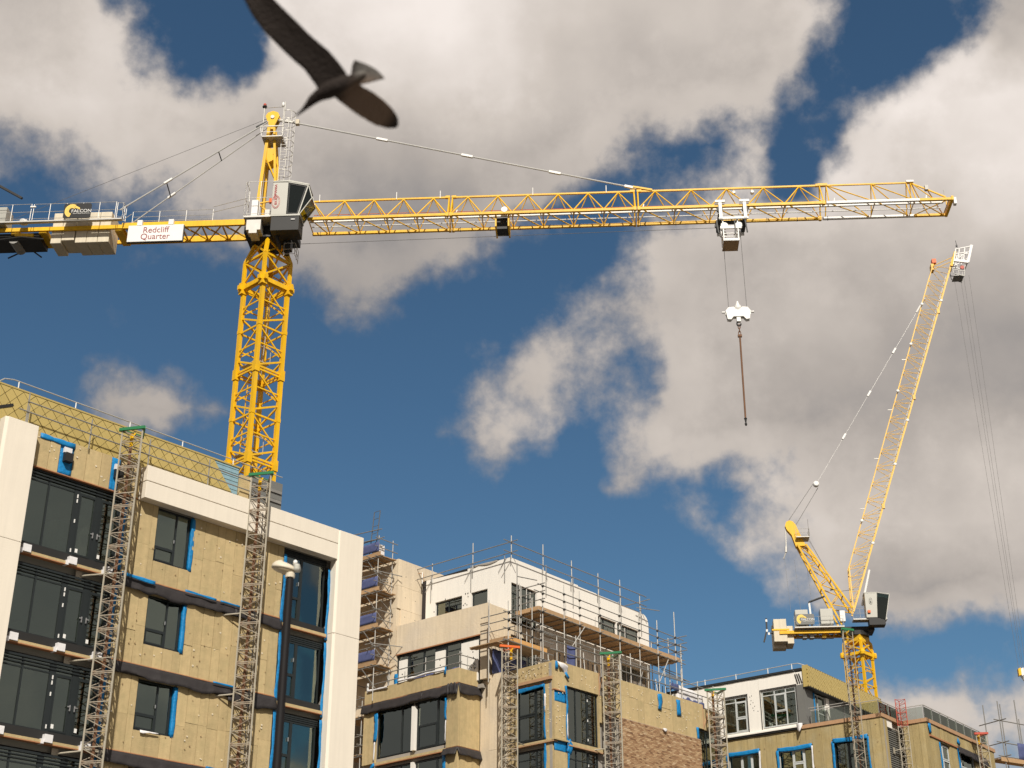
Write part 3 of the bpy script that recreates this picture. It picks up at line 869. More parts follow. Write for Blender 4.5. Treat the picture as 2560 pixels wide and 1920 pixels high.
# ------------------------------------------------------------------ street lamp
lx, ly, lz = -3.775, 22.25, 9.25
t = root('street_lamp', lx + .28, ly, 0, 90, 'dark column street lamp with a cream bowl head in front of the stone frame', 'street lamp')
MB().lathe((0, 0, 0), [(.10, 0), (.095, 2.2), (.07, 2.4), (.063, lz - .15), (.05, lz - .1)], 16).build('column', M['column'], t, smooth=True)
MB().lathe((0, 0, 0), [(.17, 0), (.17, .02), (.115, .04), (.11, 1.3), (.10, 1.32)], 16).build('column_base', M['column'], t, smooth=True)
m_ = MB(); m_.lathe((0.0, 0, lz - .10), [(.075, 0), (.075, .06), (.05, .10)], 14); m_.bar((-.10, 0, lz + .03), (.08, 0, lz + .04), .08, .06)
m_.build('spigot', M['lamphead'], t)
def hood(u, v):
    a = u * 2 * math.pi
    r = math.cos(v * math.pi / 2 * .97)
    return (-.13 + .19 * r * math.cos(a) * (1.0 + .12 * math.cos(a)), .13 * r * math.sin(a), lz + .04 + .12 * math.sin(v * math.pi / 2) + .03 * math.cos(a) * -1)
m_ = MB().grid(hood, 28, 8); m_.build('lamp_hood', M['lamphead'], t, smooth=True, solid=.012)
def bowl(u, v):
    a = u * 2 * math.pi
    r = math.cos(v * math.pi / 2 * .98)
    return (-.13 + .178 * r * math.cos(a) * (1.0 + .12 * math.cos(a)), .12 * r * math.sin(a), lz + .04 - .065 * math.sin(v * math.pi / 2) - .03 * math.cos(a))
MB().grid(bowl, 28, 6).build('lamp_bowl', M['lens'], t, smooth=True)
m_ = MB(); m_.box(.05, .155, -.07, .07, lz + .0, lz + .12); m_.build('gear_box', M['cranegrey'], t, bevel=.03)
MB().lathe((.07, 0, lz + .12), [(.035, 0), (.035, .05), (.02, .07)], 10).build('photocell', M['white'], t, smooth=True)

# ------------------------------------------------------------------ middle block: insulated lower storeys
MO = (2.047, 70.970)
MBD = root('apartment_block', MO[0], MO[1], 0, 43.0,
           'middle block with brown brickwork started on tan insulation below a white boxed top storey', 'building',
           'apartment blocks under construction')
B2 = Face('B', 0.0); A2 = Face('A'); B1 = Face('B', -1.6); A1 = Face('A', 0.0, 4.97)
ML = [20.95, 17.72, 14.6]
# --- right hand face A2
win1 = (.93, 3.36, 17.68, 20.38)
win2 = (11.68, 13.6, 16.9, 20.15)
hA = [win1, win2, (.93, 3.4, 14.0, 17.55)]
insulate(A2, MBD, 0.0, 3.40, 17.6, 21.49, hA + [(.03, .93, 19.48, 20.02), (.03, .93, 17.1, 17.62)], w=(.45, .7))
insulate(A2, MBD, 3.40, 3.85, 19.0, 20.36, [], w=(.45, .7))
insulate(A2, MBD, 3.85, 12.15, 19.50, 21.49, hA, w=(.5, .72), split=(1.15, 1.25))
insulate(A2, MBD, 0.0, .93, 14.4, 17.1, [], w=(.45, .7))
insulate(A2, MBD, 12.15, 13.4, 20.15, 21.3, [], w=(.45, .7), d=.06)
fixings(A2, MBD, .1, 12.0, 19.6, 21.4, hA, 90, seed=71)
fixings(A2, MBD, .05, .9, 17.7, 19.4, hA, 12, seed=72)
backing(A2, MBD, 0.0, 14.0, 0.0, 21.4, hA)
for k, (a, z0, z1) in enumerate(((.03, 19.48, 20.02), (.03, 17.1, 17.62))):
    def fn(u, v, z0=z0, z1=z1, k=k): return (.02 + .90 * u, .05 + .03 * noise.noise((u * 3, v * 3, k + 5)), z0 + (z1 - z0) * v)
    sheet(A2, fn, 6, 5, 'membrane_patch', 'blue', MBD)
MB(A2).box(-.02, .95, -.03, .14, 20.02, 20.07).build('insulation_edge', M['lip'], MBD)
tape(A2, MBD, [(8.32, 21.35), (8.40, 20.95), (8.30, 20.52)], .36, 3, d=-.01)
tape(A2, MBD, [(9.92, 21.33), (9.95, 20.9), (9.98, 20.48)], .36, 4, d=-.01)
tape(A2, MBD, [(11.56, 20.15), (11.60, 19.5)], .22, 5, d=-.01)
tape(A2, MBD, [(.80, 20.35), (.92, 19.5), (.86, 18.6), (.9, 17.7), (.97, 17.1), (.9, 16)], .13, 6, d=-.01)
tape(A2, MBD, [(.95, 17.7), (1.15, 17.5), (.95, 17.1)], .30, 9, d=-.03)
tape(A2, MBD, [(.9, 19.0), (.88, 18.2), (.93, 17.8)], .06, 7, 'tarp', d=-.02, name='loose_sheet')
MB(A2).box(3.40, 3.44, -.02, .12, 20.36, 21.49).build('corner_trim', M['timber_red'], MBD)
MB(A2).box(12.14, 12.19, -.02, .12, 20.15, 21.45).build('corner_trim', M['timber_red'], MBD)
m_ = MB(A2)
for q0, q1 in (((3.46, .1, 20.5), (3.82, .1, 21.4)), ((12.2, .05, 20.2), (12.8, .05, 21.3))): MB(A2).bar(q0, q1, .06).build('brace', M['timber_red'], MBD)
w = window(A2, MBD, .97, 3.34, 17.74, 20.36, [(1.03, 1.68, []), (1.74, 2.54, []), (2.66, 3.28, [])], d=.13)
for zz in (17.95, 18.9, 19.9): MB(A2).box(2.59, 2.62, .10, .14, zz, zz + .12).build('hinge', M['white'], w)
MB(A2).box(.95, 3.6, -.07, .25, 17.50, 17.68).build('threshold', M['insul'], MBD)
MB(A2).box(.95, 3.6, -.09, .10, 17.44, 17.498).build('insulation_edge', M['timber_red'], MBD)
w = window(A2, MBD, .97, 3.34, 14.6, 17.40, [(1.03, 1.68, [16.9]), (1.74, 2.54, [16.9]), (2.66, 3.28, [16.9])], d=.13)
for zz in (16.7, 15.9): MB(A2).box(2.59, 2.62, .10, .14, zz, zz + .12).build('hinge', M['white'], w)
w = window(A2, MBD, 11.72, 13.55, 16.9, 20.1, [(11.78, 12.5, []), (12.56, 13.5, [18.6])], d=.14)
# brown facing brick built up from below, its top course line ragged
bk = MB(A2)
rr = random.Random(4)
zc, c = 14.6, 0
BZ, BL = .075, .225
while zc < 19.56:
    s = 4.92 + (0 if c % 2 else -BL / 2)
    s_end = 11.66
    while s < s_end:
        top = 19.53 if s < 9.2 else 19.53
        a, b = max(s, 4.9), min(s + BL - .012, s_end)
        if b - a > .05 and zc + BZ < top + rr.uniform(0, .01):
            j = rr.uniform(-.007, .009)
            bk.box(a, b, -.145 + j, -.04, zc + .006, zc + BZ - .006)
        s += BL
    zc += BZ; c += 1
o = bk.build('brick', M['brick'], MBD); o['kind'] = 'stuff'; o.name = 'brickwork'
MB(A2).box(4.91, 11.65, -.128, 0.0, 14.6, 19.50).build('mortar_bed', M['mortar'], MBD)
def puff(u, v): return (8.25 + .38 * u, -.2 - .05 * math.sin(u * 3), 19.52 - .18 * v * math.sin(math.pi * u))
sheet(A2, puff, 6, 3, 'loose_sheet', 'tarp', MBD)
# torn wrap at the corner
def wrap(u, v): return (.18 + .80 * u + .12 * v, -.05 - .10 * math.sin(u * 3 + v * 2), 21.44 - (.28 + .42 * u * u + .06 * noise.noise((u * 5, 0, 2))) * v - .10 * u)
sheet(A2, wrap, 10, 6, 'torn_wrap', 'tarp', MBD)
tape(A2, MBD, [(.12, 21.45), (.15, 21.05)], .16, 12, d=-.02)
tape(A2, MBD, [(.72, 20.98), (.98, 20.72)], .16, 13, d=-.08)
# --- left hand face B2 with the window beside the corner
winB = (.62, 2.6, 17.75, 20.42)
hB = [winB, (.62, 2.6, 14.0, 17.35)]
insulate(B2, MBD, .145, 3.52, 20.44, 21.47, [], w=(.5, .75), zsplit=False)
insulate(B2, MBD, .145, .62, 14.6, 20.44, [], w=(.4, .7))
insulate(B2, MBD, 2.60, 3.10, 14.6, 20.44, [], w=(.4, .7), d=.05)
fixings(B2, MBD, .2, 3.4, 20.75, 21.4, [], 34, seed=81); fixings(B2, MBD, .2, .6, 17.6, 20.3, [], 12, seed=82)
fixings(B2, MBD, .2, 3.4, 20.75, 21.4, [], 22, 'fixhole', .03, seed=83)
backing(B2, MBD, .17, 4.97, 0.0, 21.4, hB)
MB(B2).bar((.10, -.07, 20.62), (2.55, -.07, 20.62), .12, .14).build('ledger_timber', M['timber_red'], MBD)
MB(B2).box(.2, 2.6, -.03, .14, 20.42, 20.46).build('insulation_edge', M['lip'], MBD)
MB(B2).box(.0, 2.6, -.09, .2, 17.58, 17.66).build('floor_edge', M['insul'], MBD)
MB(B2).box(.0, 2.6, -.095, .2, 17.52, 17.575).build('insulation_edge', M['timber_red'], MBD)
MB(A2).box(-.10, .9, -.09, .12, 17.60, 17.68).build('floor_edge', M['insul'], MBD)
w = window(B2, MBD, .66, 2.56, 17.78, 20.38, [(.72, 1.28, []), (1.36, 2.50, [19.05], (0, 1))], d=.13)
tape(B2, MBD, [(2.5, 20.32), (1.6, 20.33), (.66, 20.4)], .22, 14, d=.02); tape(B2, MBD, [(.62, 20.4), (.60, 19.3), (.64, 18.5), (.58, 17.7)], .10, 15, d=-.01)
tape(B2, MBD, [(.58, 17.6), (.60, 16.5), (.62, 15)], .14, 16, d=-.01)
tape(B2, MBD, [(.56, 19.9), (.57, 19.0)], .09, 17, 'tarp', d=-.02, name='loose_sheet')
w = window(B2, MBD, .66, 2.56, 14.6, 17.30, [(.72, 1.28, []), (1.36, 2.50, [16.9])], d=.13)
# stone pier between the two parts of face B
MB(B2).box(3.10, 4.30, -.05, .16, 17.70, 21.50).build('stone_pier', M['concrete'], MBD)
MB(B2).box(3.10, 4.30, -.05, .16, 14.4, 17.69).build('stone_pier', M['concrete'], MBD)
MB(B2).box(4.31, 4.97, -.01, .16, 14.4, 21.60).build('stone_pier', M['concrete'], MBD)
# --- the part that steps forward: B1 with its corner, A1 the short return
gl = (5.80, 11.05, 18.02, 20.52)
insulate(B1, MBD, 4.97, 12.02, 20.98, 21.72, [], w=(.55, .8), zsplit=False)
insulate(A1, MBD, -1.46, -.02, 20.98, 21.72, [], w=(.55, .8), zsplit=False)
insulate(B1, MBD, 4.97, 5.80, 17.80, 20.86, [], w=(.38, .5), zsplit=False); insulate(A1, MBD, -1.46, -.02, 17.80, 20.86, [], w=(.38, .5), zsplit=False)
insulate(B1, MBD, 11.05, 12.02, 17.80, 20.6, [], w=(.42, .6), zsplit=False)
insulate(B1, MBD, 4.97, 5.80, 14.6, 17.60, [], w=(.38, .5), zsplit=False); insulate(A1, MBD, -1.46, -.02, 14.6, 17.60, [], w=(.38, .5), zsplit=False)
insulate(B1, MBD, 11.05, 12.02, 14.6, 17.5, [], w=(.42, .6), zsplit=False)
for z in (20.95, 17.77):
    MB(B1).box(4.95 if z > 20 else 4.95, 12.03 if z > 20 else 5.85, -.03, .15, z - .03, z).build('insulation_edge', M['lip'], MBD)
    MB(A1).box(-1.62, 0.0, -.025, .15, z - .031, z - .001).build('insulation_edge', M['lip'], MBD)
backing(B1, MBD, 5.14, 12.1, 0.0, 21.5, [gl, (5.8, 11.05, 14.7, 17.5)])
backing(A1, MBD, -1.43, 0.1, 0.0, 21.5, [])
skirt(B1, MBD, 4.93, 7.6, 20.95, .50, seed=11, out=.13); skirt(B1, MBD, 7.5, 12.15, 20.95, .50, seed=12, out=.10)
skirt(A1, MBD, -1.62, .06, 20.95, .52, seed=13, out=.11)
skirt(B1, MBD, 4.93, 5.95, 17.75, .42, seed=14, out=.16); skirt(A1, MBD, -1.66, .02, 17.75, .45, seed=15, out=.13)
def tuft(k):
    def fn(u, v): return (5.0 + .22 * k + .16 * u, -.16 - .05 * math.sin(u * 6 + k), 20.93 - .55 * v - .06 * math.sin(u * 5 + k))
    return fn
for k in range(3): sheet(B1, tuft(k), 4, 4, 'membrane_fold', 'black', MBD)
w = window(B1, MBD, 5.84, 8.06, 18.06, 20.48, [(5.90, 6.50, []), (6.62, 7.98, [19.25], (0,))], d=.15)
w = window(B1, MBD, 8.36, 11.02, 18.06, 20.48, [(8.42, 9.15, []), (9.25, 10.96, [])], d=.15)
MB(B1).box(8.09, 8.33, -.01, .2, 18.04, 20.3).build('white_strip', M['render'], MBD)
MB(B1).box(8.12, 8.30, -.01, .2, 14.8, 17.45).build('white_strip', M['render'], MBD)
w = window(B1, MBD, 5.84, 8.06, 14.7, 17.45, [(5.90, 6.50, []), (6.62, 7.98, [])], d=.15)
w = window(B1, MBD, 8.36, 11.02, 14.7, 17.45, [(8.42, 9.15, []), (9.25, 10.96, [])], d=.15)
MB(B1).box(5.86, 11.0, -.04, .2, 17.68, 17.80).build('floor_edge', M['insul'], MBD)
MB(B1).box(5.86, 11.0, -.045, .15, 17.63, 17.677).build('insulation_edge', M['lip'], MBD)
tape(B1, MBD, [(5.80, 20.3), (5.86, 19.6), (5.80, 19.2)], .15, 18, d=-.01); tape(B1, MBD, [(5.80, 19.2), (5.83, 18.1)], .06, 19, 'tarp', name='loose_sheet')
tape(B1, MBD, [(11.02, 20.4), (10.98, 19.6), (11.05, 18.9)], .26, 20, d=-.01); tape(B1, MBD, [(11.06, 18.9), (11.1, 17.9)], .10, 21, 'tarp', name='loose_sheet')
tape(B1, MBD, [(5.9, 17.6), (5.85, 16.5), (5.95, 15.5)], .2, 22, d=-.01)
tape(B1, MBD, [(11.0, 17.75), (11.3, 17.55), (11.0, 17.3)], .2, 23, d=-.02)
# parapet top: folded white membrane along the edge
def roll(s0, s1, z, k):
    def fn(u, v):
        a = v * 2 * math.pi; s = s0 + (s1 - s0) * u
        r = .055 * (1 + .8 * noise.noise((s * 2.2, k, 0)))
        return (s, -.03 + r * math.cos(a), z + .07 * noise.noise((s * .9, 4, k)) + r * math.sin(a))
    sheet(B1, fn, 30, 8, 'rolled_membrane', 'tarp', MBD, solid=.004)
roll(5.9, 9.4, 21.80, 1); roll(10.2, 11.75, 21.66, 2)
MB(B1).box(11.72, 11.8, -.06, .0, 21.6, 22.1).build('white_post', M['white'], MBD)
tape(B1, MBD, [(5.85, 21.9), (5.9, 21.5)], .14, 24, d=-.04)
for l in (21.35, 17.62, 14.5):
    MB().box(.3, 13.8, .3, 11.0, l - .35, l - .02).build('floor_slab', M['room'], MBD)
    MB().box(-1.3, .3, 5.2, 11.8, l - .35, l - .022).build('floor_slab', M['room'], MBD)
MB().box(6.5, 6.8, 6.0, 11.6, 0, 21.3).build('back_wall', M['room'], MBD)
MB().box(.35, 14.0, 6.0, 6.2, 0, 21.3).build('back_wall', M['room'], MBD)
MB().box(13.7, 14.0, .2, 6.0, 0, 21.3).build('end_wall', M['slab'], MBD)
MB().box(-1.4, 6.5, 11.7, 12.1, 0, 21.2).build('end_wall', M['slab'], MBD)
MB().box(5.0, 5.15, .35, 5.9, 14.6, 21).build('partition', M['room'], MBD)

# ------------------------------------------------------------------ middle block: penthouse and concrete core, turned three degrees
PO = (-.085, 75.0)
PH = root('penthouse', PO[0], PO[1], 0, 40.0, 'white boarded top storey with concrete balustrade walls and core, wrapped by scaffold', 'building',
          'apartment blocks under construction')
PA, PB, CB, CA = Face('A'), Face('B', 0.0), Face('B', -1.8), Face('A', -1.8, 0.02)
pa_h = [(.08, 2.22, 24.5, 26.83), (7.70, 9.42, 25.3, 26.82), (9.50, 11.62, 25.3, 26.82)]
# rounded right end of the white box
def pa_strip(a, b, z0, z1, mat='render', d0=0.0):
    MB(PA).box(a, b, d0, .22, z0, z1).build('wall_board', M[mat], PH)
joints = [0.0, 3.0, 5.9, 7.6, 9.9, 11.75]
for a, b in zip(joints, joints[1:]):
    m_ = MB(PA)
    for c0, c1, c2, c3 in cells(a, b - .012, 24.6, 28.2 - .02 * a, pa_h): m_.box(c0, c1, 0.0, .22, c2, c3)
    m_.build('wall_board', M['render'], PH)
def rnd_end():
    m_ = MB(PA); pts = [(11.75, 0, 24.6), (12.65, 0, 24.6)]
    pts += [(12.65 - .55 + .55 * math.cos(t), 0, 27.42 + .55 * math.sin(t)) for t in [i * math.pi / 2 / 8 for i in range(9)]]
    pts += [(11.75, 0, 27.97)]
    return m_.prism(pts, (0, .22, 0))
rnd_end().build('wall_board', M['render'], PH)
MB(PA).box(-.03, 11.9, .0, .3, 28.0, 28.05).build('coping', M['dark'], PH) if False else None
m_ = MB(PA); m_.prism([(0.4, .10, 28.19), (11.75, .10, 27.96), (11.75, .10, 28.03), (0.4, .10, 28.27)], (0, .2, 0)); m_.build('roof_edge', M['dark'], PH)
pb_h = [(3.43, 5.41, 25.6, 26.79), (1.60, 2.77, 25.6, 26.80)]
def bwall(y0, y1, zt0, zt1):
    m_ = MB(PB)
    for c0, c1, c2, c3 in cells(y0, y1, 24.6, 27.9, pb_h): m_.box(c0, c1, 0.0, .2, c2, c3)
    m_.prism([(y0, 0, 27.9), (y1, 0, 27.9), (y1, 0, zt1), (y0, 0, zt0)], (0, .2, 0))
    m_.build('wall_board', M['render'], PH)
bwall(.225, 3.05, 28.20, 28.22); bwall(3.06, 6.12, 28.1, 28.22)
MB(PB).box(6.13, 6.45, .05, .2, 24.6, 28.25).build('black_gap', M['black'], PH)
# torn corner of the roof membrane
def torn(u, v): return (.9 + 1.7 * u, -.02, 28.24 + .06 * u - .16 * v * (.35 + .65 * abs(math.sin(u * 4))))
sheet(PB, torn, 10, 3, 'roof_membrane', 'slab', PH); 
m_ = MB(PB); m_.prism([(.9, .05, 28.18), (6.2, .05, 28.1), (6.2, .05, 28.24), (.9, .05, 28.30)], (0, .2, 0)); m_.build('roof_edge', M['dark'], PH)
MB().box(.3, 12.4, .4, 6.3, 27.8, 28.0).build('roof_slab', M['slab'], PH)
MB().box(.3, 12.4, .25, 6.3, 24.7, 25.0).build('floor_slab', M['room'], PH)
MB().box(.3, 12.4, 5.0, 5.2, 21, 28.0).build('back_wall', M['room'], PH)
MB().box(12.3, 12.6, .25, 6.3, 21, 27.4).build('end_wall', M['render'], PH)
# windows
window(PB, PH, 3.46, 5.38, 25.6, 26.76, [(3.52, 4.45, [26.4]), (4.5, 5.32, [])], d=.10, mat='frame')
window(PB, PH, 1.63, 2.74, 25.6, 26.77, [(1.69, 2.68, [])], d=.10)
window(PA, PH, .10, 2.20, 24.55, 26.80, [(.16, .80, [26.3]), (.86, 1.5, [26.3]), (1.56, 2.14, [26.3])], d=.10)
window(PA, PH, 7.73, 9.40, 25.3, 26.79, [(7.79, 8.3, []), (8.36, 9.34, [26.45])], d=.10)
window(PA, PH, 9.52, 11.60, 25.3, 26.79, [(9.58, 10.5, [26.45]), (10.56, 11.54, [26.45])], d=.10)
m_ = MB(PB)
rr = random.Random(9)
for k in range(13):
    s = rr.choice((3.0, 3.15, 3.25, 4.6, 4.75, 5.5)) + rr.uniform(-.05, .05); z = rr.choice((26.75, 26.55, 26.35, 26.2)) + rr.uniform(-.06, .06)
    m_.box(s, s + .05, -.006, .01, z, z + .07)
o = m_.build('board_fixing', M['dark'], PH); o['kind'] = 'stuff'
# lower penthouse storey, behind the scaffold
lo_h = [(.06, 2.3, 21.6, 24.0), (9.8, 12.2, 21.4, 24.5)]
m_ = MB(PA)
for c0, c1, c2, c3 in cells(0, 12.6, 20.5, 24.59, lo_h): m_.box(c0, c1, .02, .2, c2, c3)
m_.build('lower_wall', M['concrete'], PH)
window(PA, PH, .1, 2.26, 21.65, 23.95, [(.16, .8, []), (.86, 1.6, []), (1.66, 2.2, [])], d=.1)
MB(PA).box(2.4, 8.0, -.06, .02, 23.95, 24.45).build('white_strip', M['render'], PH)
MB(PA).box(10.5, 12.0, -.06, .02, 23.2, 23.7).build('white_strip', M['render'], PH)
# concrete balustrade wall and the storey below it, face CB
for a, b in ((0.0, 1.2), (1.21, 3.5), (3.51, 6.52)):
    MB(CB).box(a, b, 0.0, .25, 24.22, 25.25).build('concrete_panel', M['concrete'], PH)
    MB(CB).box(a, b, -.012, .26, 23.68, 24.212).build('concrete_panel', M['concrete'], PH)
MB(CB).box(0.0, .50, 0.0, .25, 21.3, 23.675).build('concrete_wall', M['concrete'], PH)
MB(CB).box(6.50, 6.60, 0.0, .25, 20.4, 23.675).build('concrete_wall', M['concrete'], PH)
MB(CA).box(.262, 1.79, 0.0, .25, 23.68, 25.24).build('concrete_panel', M['concrete'], PH)
MB(CA).box(.262, 1.79, 0.0, .25, 21.3, 23.672).build('concrete_wall', M['concrete'], PH)
MB(CB).box(.3, 6.5, .26, 1.78, 24.0, 24.3).build('balcony_slab', M['slab'], PH)
MB(CB).box(.5, 6.5, -.02, .03, 23.62, 23.675).build('rust_edge', M['lip'], PH)
w = window(CB, PH, .5, 6.5, 21.2, 23.62, [(.62, 1.86, []), (1.96, 2.9, [23.2]), (3.75, 4.5, [23.2]), (4.6, 5.55, [23.2]), (5.7, 6.38, [])], d=.12, fw=.10)
for a, b in ((.68, 1.84), (2.98, 3.66), (5.72, 6.30)):
    MB(CB).box(a, b, .04, .11, 21.3, 23.42 if a < 1 else 23.3).build('white_panel', M['render'], PH)
    m_ = MB(CB)
    for k in range(4): m_.box(a + .2 + .04 * k, a + .26 + .04 * k, .032, .045, 21.9 + .3 * k, 21.96 + .3 * k)
    o = m_.build('panel_mark', M['dark'], PH); o['kind'] = 'stuff'
for a, b, k in ((1.98, 2.88, 1), (3.8, 5.5, 2)):
    def net(u, v, a=a, b=b, k=k): return (a + (b - a) * u, .08 + .03 * noise.noise((u * 4, v * 3, k)), 21.25 + (1.0 + .2 * noise.noise((u * 2, 3, k))) * v)
    sheet(CB, net, 8, 5, 'blue_net', 'netting', PH)
tape(CB, PH, [(6.42, 22.6), (6.45, 21.3)], .26, 34, d=-.01)
MB().box(-1.7, .1, .4, 9.2, 20.9, 21.1).build('floor_slab', M['slab'], PH)
MB().box(1.6, 1.8, .3, 6.3, 20.4, 24.6).build('back_wall', M['room'], PH)
# lift core
CAc = Face('A', -1.8, 6.56)
def core_panel(face, a, b, z0, z1): MB(face).box(a, b, 0.0, .3, z0, z1).build('concrete_panel', M['concrete'], PH)
for z0, z1 in ((24.3, 26.3), (26.31, 27.6), (27.61, 29.12)):
    for a, b in ((.302, 1.1), (1.11, 2.2), (2.21, 3.9)):
        core_panel(CAc, a, b, z0, z1)
for a, b in ((6.56, 7.6), (7.61, 8.7), (8.71, 10.2), (10.21, 12.0)):
    for z0, z1 in ((20.4, 23.3), (23.31, 26.3), (26.31, 27.6), (27.61, 29.12)):
        core_panel(CB, a if not (z0 < 24 and a < 6.9) else 6.62, b, z0, z1)
MB().box(-1.45, 2.1, 6.9, 11.8, 28.7, 29.0).build('core_roof', M['slab'], PH)
MB().box(-1.78, 2.1, 12.01, 12.2, 0, 29.0).build('core_wall', M['concrete'], PH)
MB().box(1.9, 2.1, 6.9, 12.0, 24.5, 28.9).build('core_wall', M['concrete'], PH)
m_ = MB(CAc)
for zz in (25.0, 25.9, 27.0, 28.2):
    for s_ in (.6, 1.4): m_.box(s_, s_ + .04, -.004, .01, zz, zz + .04)
o = m_.build('formwork_hole', M['dark'], PH); o['kind'] = 'stuff'
# masts on the middle block
x, y = at(MO, -47, 8.33, -.95)
climber(x, y, 133, 9, 20.92, .80, 'short green topped mast in front of the stepped part of the middle block', 'green', (17.6,))
x, y = at(MO, -47, 2.16, -.95)
climber(x, y, 133, 9, 22.30, .80, 'orange topped steel mast beside the stone pier of the middle block', 'orange', (17.6,), rack=False)
x, y = at(MO, 43, 3.72, .62)
climber(x, y, 43, 9, 22.40, .86, 'green topped mast left of the brown brickwork on the middle block', 'green', (17.62,))
x, y = at(MO, 43, 12.62, .62)
climber(x, y, 43, 9, 22.22, .90, 'green topped mast where the middle block meets the white storey', 'green', ())

# ------------------------------------------------------------------ scaffolds
TUBE = .026
def scaf(name, T0, az, label, group='scaffolds round the middle block', cat='scaffold'):
    return root(name, T0[0], T0[1], 0, az, label, cat, group)
def tube(t, p, q, name='ledger', mat='galvdark', r=TUBE):
    return MB().rod(p, q, r, 6).build(name, M[mat], t)
def coupler(t, pts, r=.05):
    m_ = MB()
    for p in pts: m_.box(p[0] - r, p[0] + r, p[1] - r, p[1] + r, p[2] - r, p[2] + r)
    o = m_.build('coupler', M['dark'], t); o['kind'] = 'stuff'; return o
def boards(t, x0, x1, y0, y1, z, n, along='x', mat='wood', seg=3.9, over=.0):
    rr = random.Random(int(abs(x0 * 37 + y0 * 11 + z * 7)))
    if along == 'x':
        w = (y1 - y0) / n
        for i in range(n):
            a = x0 + rr.uniform(-.1, .1)
            while a < x1 - .05:
                b = min(a + seg * rr.uniform(.9, 1.02), x1 + rr.uniform(-.05, .12))
                MB().box(a + .004, b - .004, y0 + i * w + .006, y0 + (i + 1) * w - .006, z + rr.uniform(-.006, .006), z + .04).build('scaffold_board', M[mat], t)
                a = b
    else:
        w = (x1 - x0) / n
        for i in range(n):
            MB().box(x0 + i * w + .006, x0 + (i + 1) * w - .006, y0 + rr.uniform(-.08, .08), y1 + rr.uniform(-.08, .08), z + rr.uniform(-.006, .006), z + .04).build('scaffold_board', M[mat], t)

# --- penthouse scaffold
t = scaf('scaffold', PO, 40.0, 'tube scaffold with a long boarded deck along the white boxed top storey')
outs = [(.56, 26.95), (2.36, 26.9), (3.72, 26.88), (5.52, 26.9), (7.33, 26.9), (9.2, 26.9), (11.0, 26.98), (12.8, 27.9)]
for u, z in outs: tube(t, (u, -1.72, 21.0), (u + .01, -1.72, z), 'standard', 'galv')
tube(t, (-.35, -.75, 21.5), (-.35, -.75, 27.6), 'standard', 'galvdark')
for u, z in ((.35, 26.75), (.95, 26.6), (1.25, 26.5), (1.7, 26.45), (4.3, 26.7), (5.0, 26.3), (7.0, 26.5), (9.35, 26.55), (9.8, 26.5), (12.4, 26.3)):
    tube(t, (u, -.32, 21.3), (u, -.32, z), 'standard', 'galv')
for z, a, b in ((26.36, .1, 13.6), (25.95, -.2, 13.9), (25.52, .2, 13.5), (24.95, .1, 13.7), (23.9, .0, 13.3), (22.4, .0, 13.1)):
    tube(t, (a, -1.77, z + .02), (b, -1.77, z - .0), 'ledger')
for z in (24.95, 23.0): tube(t, (-.2, -.27, z), (13.4, -.27, z))
for u, _ in outs:
    tube(t, (u - .04, -2.0, 24.99), (u - .04, .0, 24.99), 'transom')
    tube(t, (u - .04, -1.95, 22.35), (u - .04, .0, 22.35), 'transom')
for u in (1.4, 3.0, 4.6, 6.4, 8.3, 10.1, 11.9): tube(t, (u, -1.8, 24.995), (u, .0, 24.995), 'transom')
tube(t, (2.55, -1.8, 23.2), (4.05, -1.8, 24.95), 'brace', 'galv'); tube(t, (10.95, -1.8, 23.4), (11.9, -1.8, 24.85), 'brace', 'galv'); tube(t, (8.7, -1.8, 22.3), (9.3, -1.8, 23.6), 'brace')
for z in (26.36, 25.95, 25.52):
    tube(t, (.3, -2.1, z + .04), (.3, .15, z + .04), 'return_rail')
    tube(t, (13.0, -2.4, z + .03), (13.0, .2, z + .03), 'return_rail')
tube(t, (-.6, -1.0, 26.75), (1.0, -1.0, 26.95), 'return_rail')
boards(t, .34, 13.3, -1.62, -.05, 25.03, 7)
for a, b in ((.34, 4.2), (4.21, 8.4), (8.41, 13.3)):
    MB().box(a, b, -1.68, -1.64, 25.03, 25.25).build('toe_board', M['wood'], t)
MB().box(.30, .335, -1.64, -.08, 25.03, 25.25).build('toe_board', M['wood'], t)
coupler(t, [(u, -1.745, z) for u, _ in outs for z in (26.36, 25.95, 25.52, 24.95, 22.4)])
# right hand end, a ladder bay
for (x_, y_, z_) in ((13.3, -.9, 26.6), (13.55, -1.6, 26.2), (13.0, .3, 26.9), (14.1, -1.2, 26.0)): tube(t, (x_, y_, 21.2), (x_, y_, z_), 'standard', 'galv')
for k, z in enumerate((24.2, 24.6, 25.4, 25.8, 26.2)): tube(t, (12.4, -1.3 + .3 * (k % 3), z), (14.5, -1.2 + .3 * (k % 2), z + .05))
rr = random.Random(31)
for k in range(16):
    u = .3 + 12.6 * rr.random(); z = 21.6 + 3.0 * rr.random()
    if k % 2: tube(t, (u, -1.7 + .3 * rr.random(), 21.2), (u + .02, -1.3, 22.4 + 1.6 * rr.random()), 'standard', 'galv')
    else: tube(t, (u, -1.75 + .8 * rr.random(), z), (u + 1.2 + 1.4 * rr.random(), -1.6 + .9 * rr.random(), z + rr.uniform(-.5, .5)), 'ledger')
boards(t, 1.3, 12.8, -1.55, -.3, 22.42, 4)
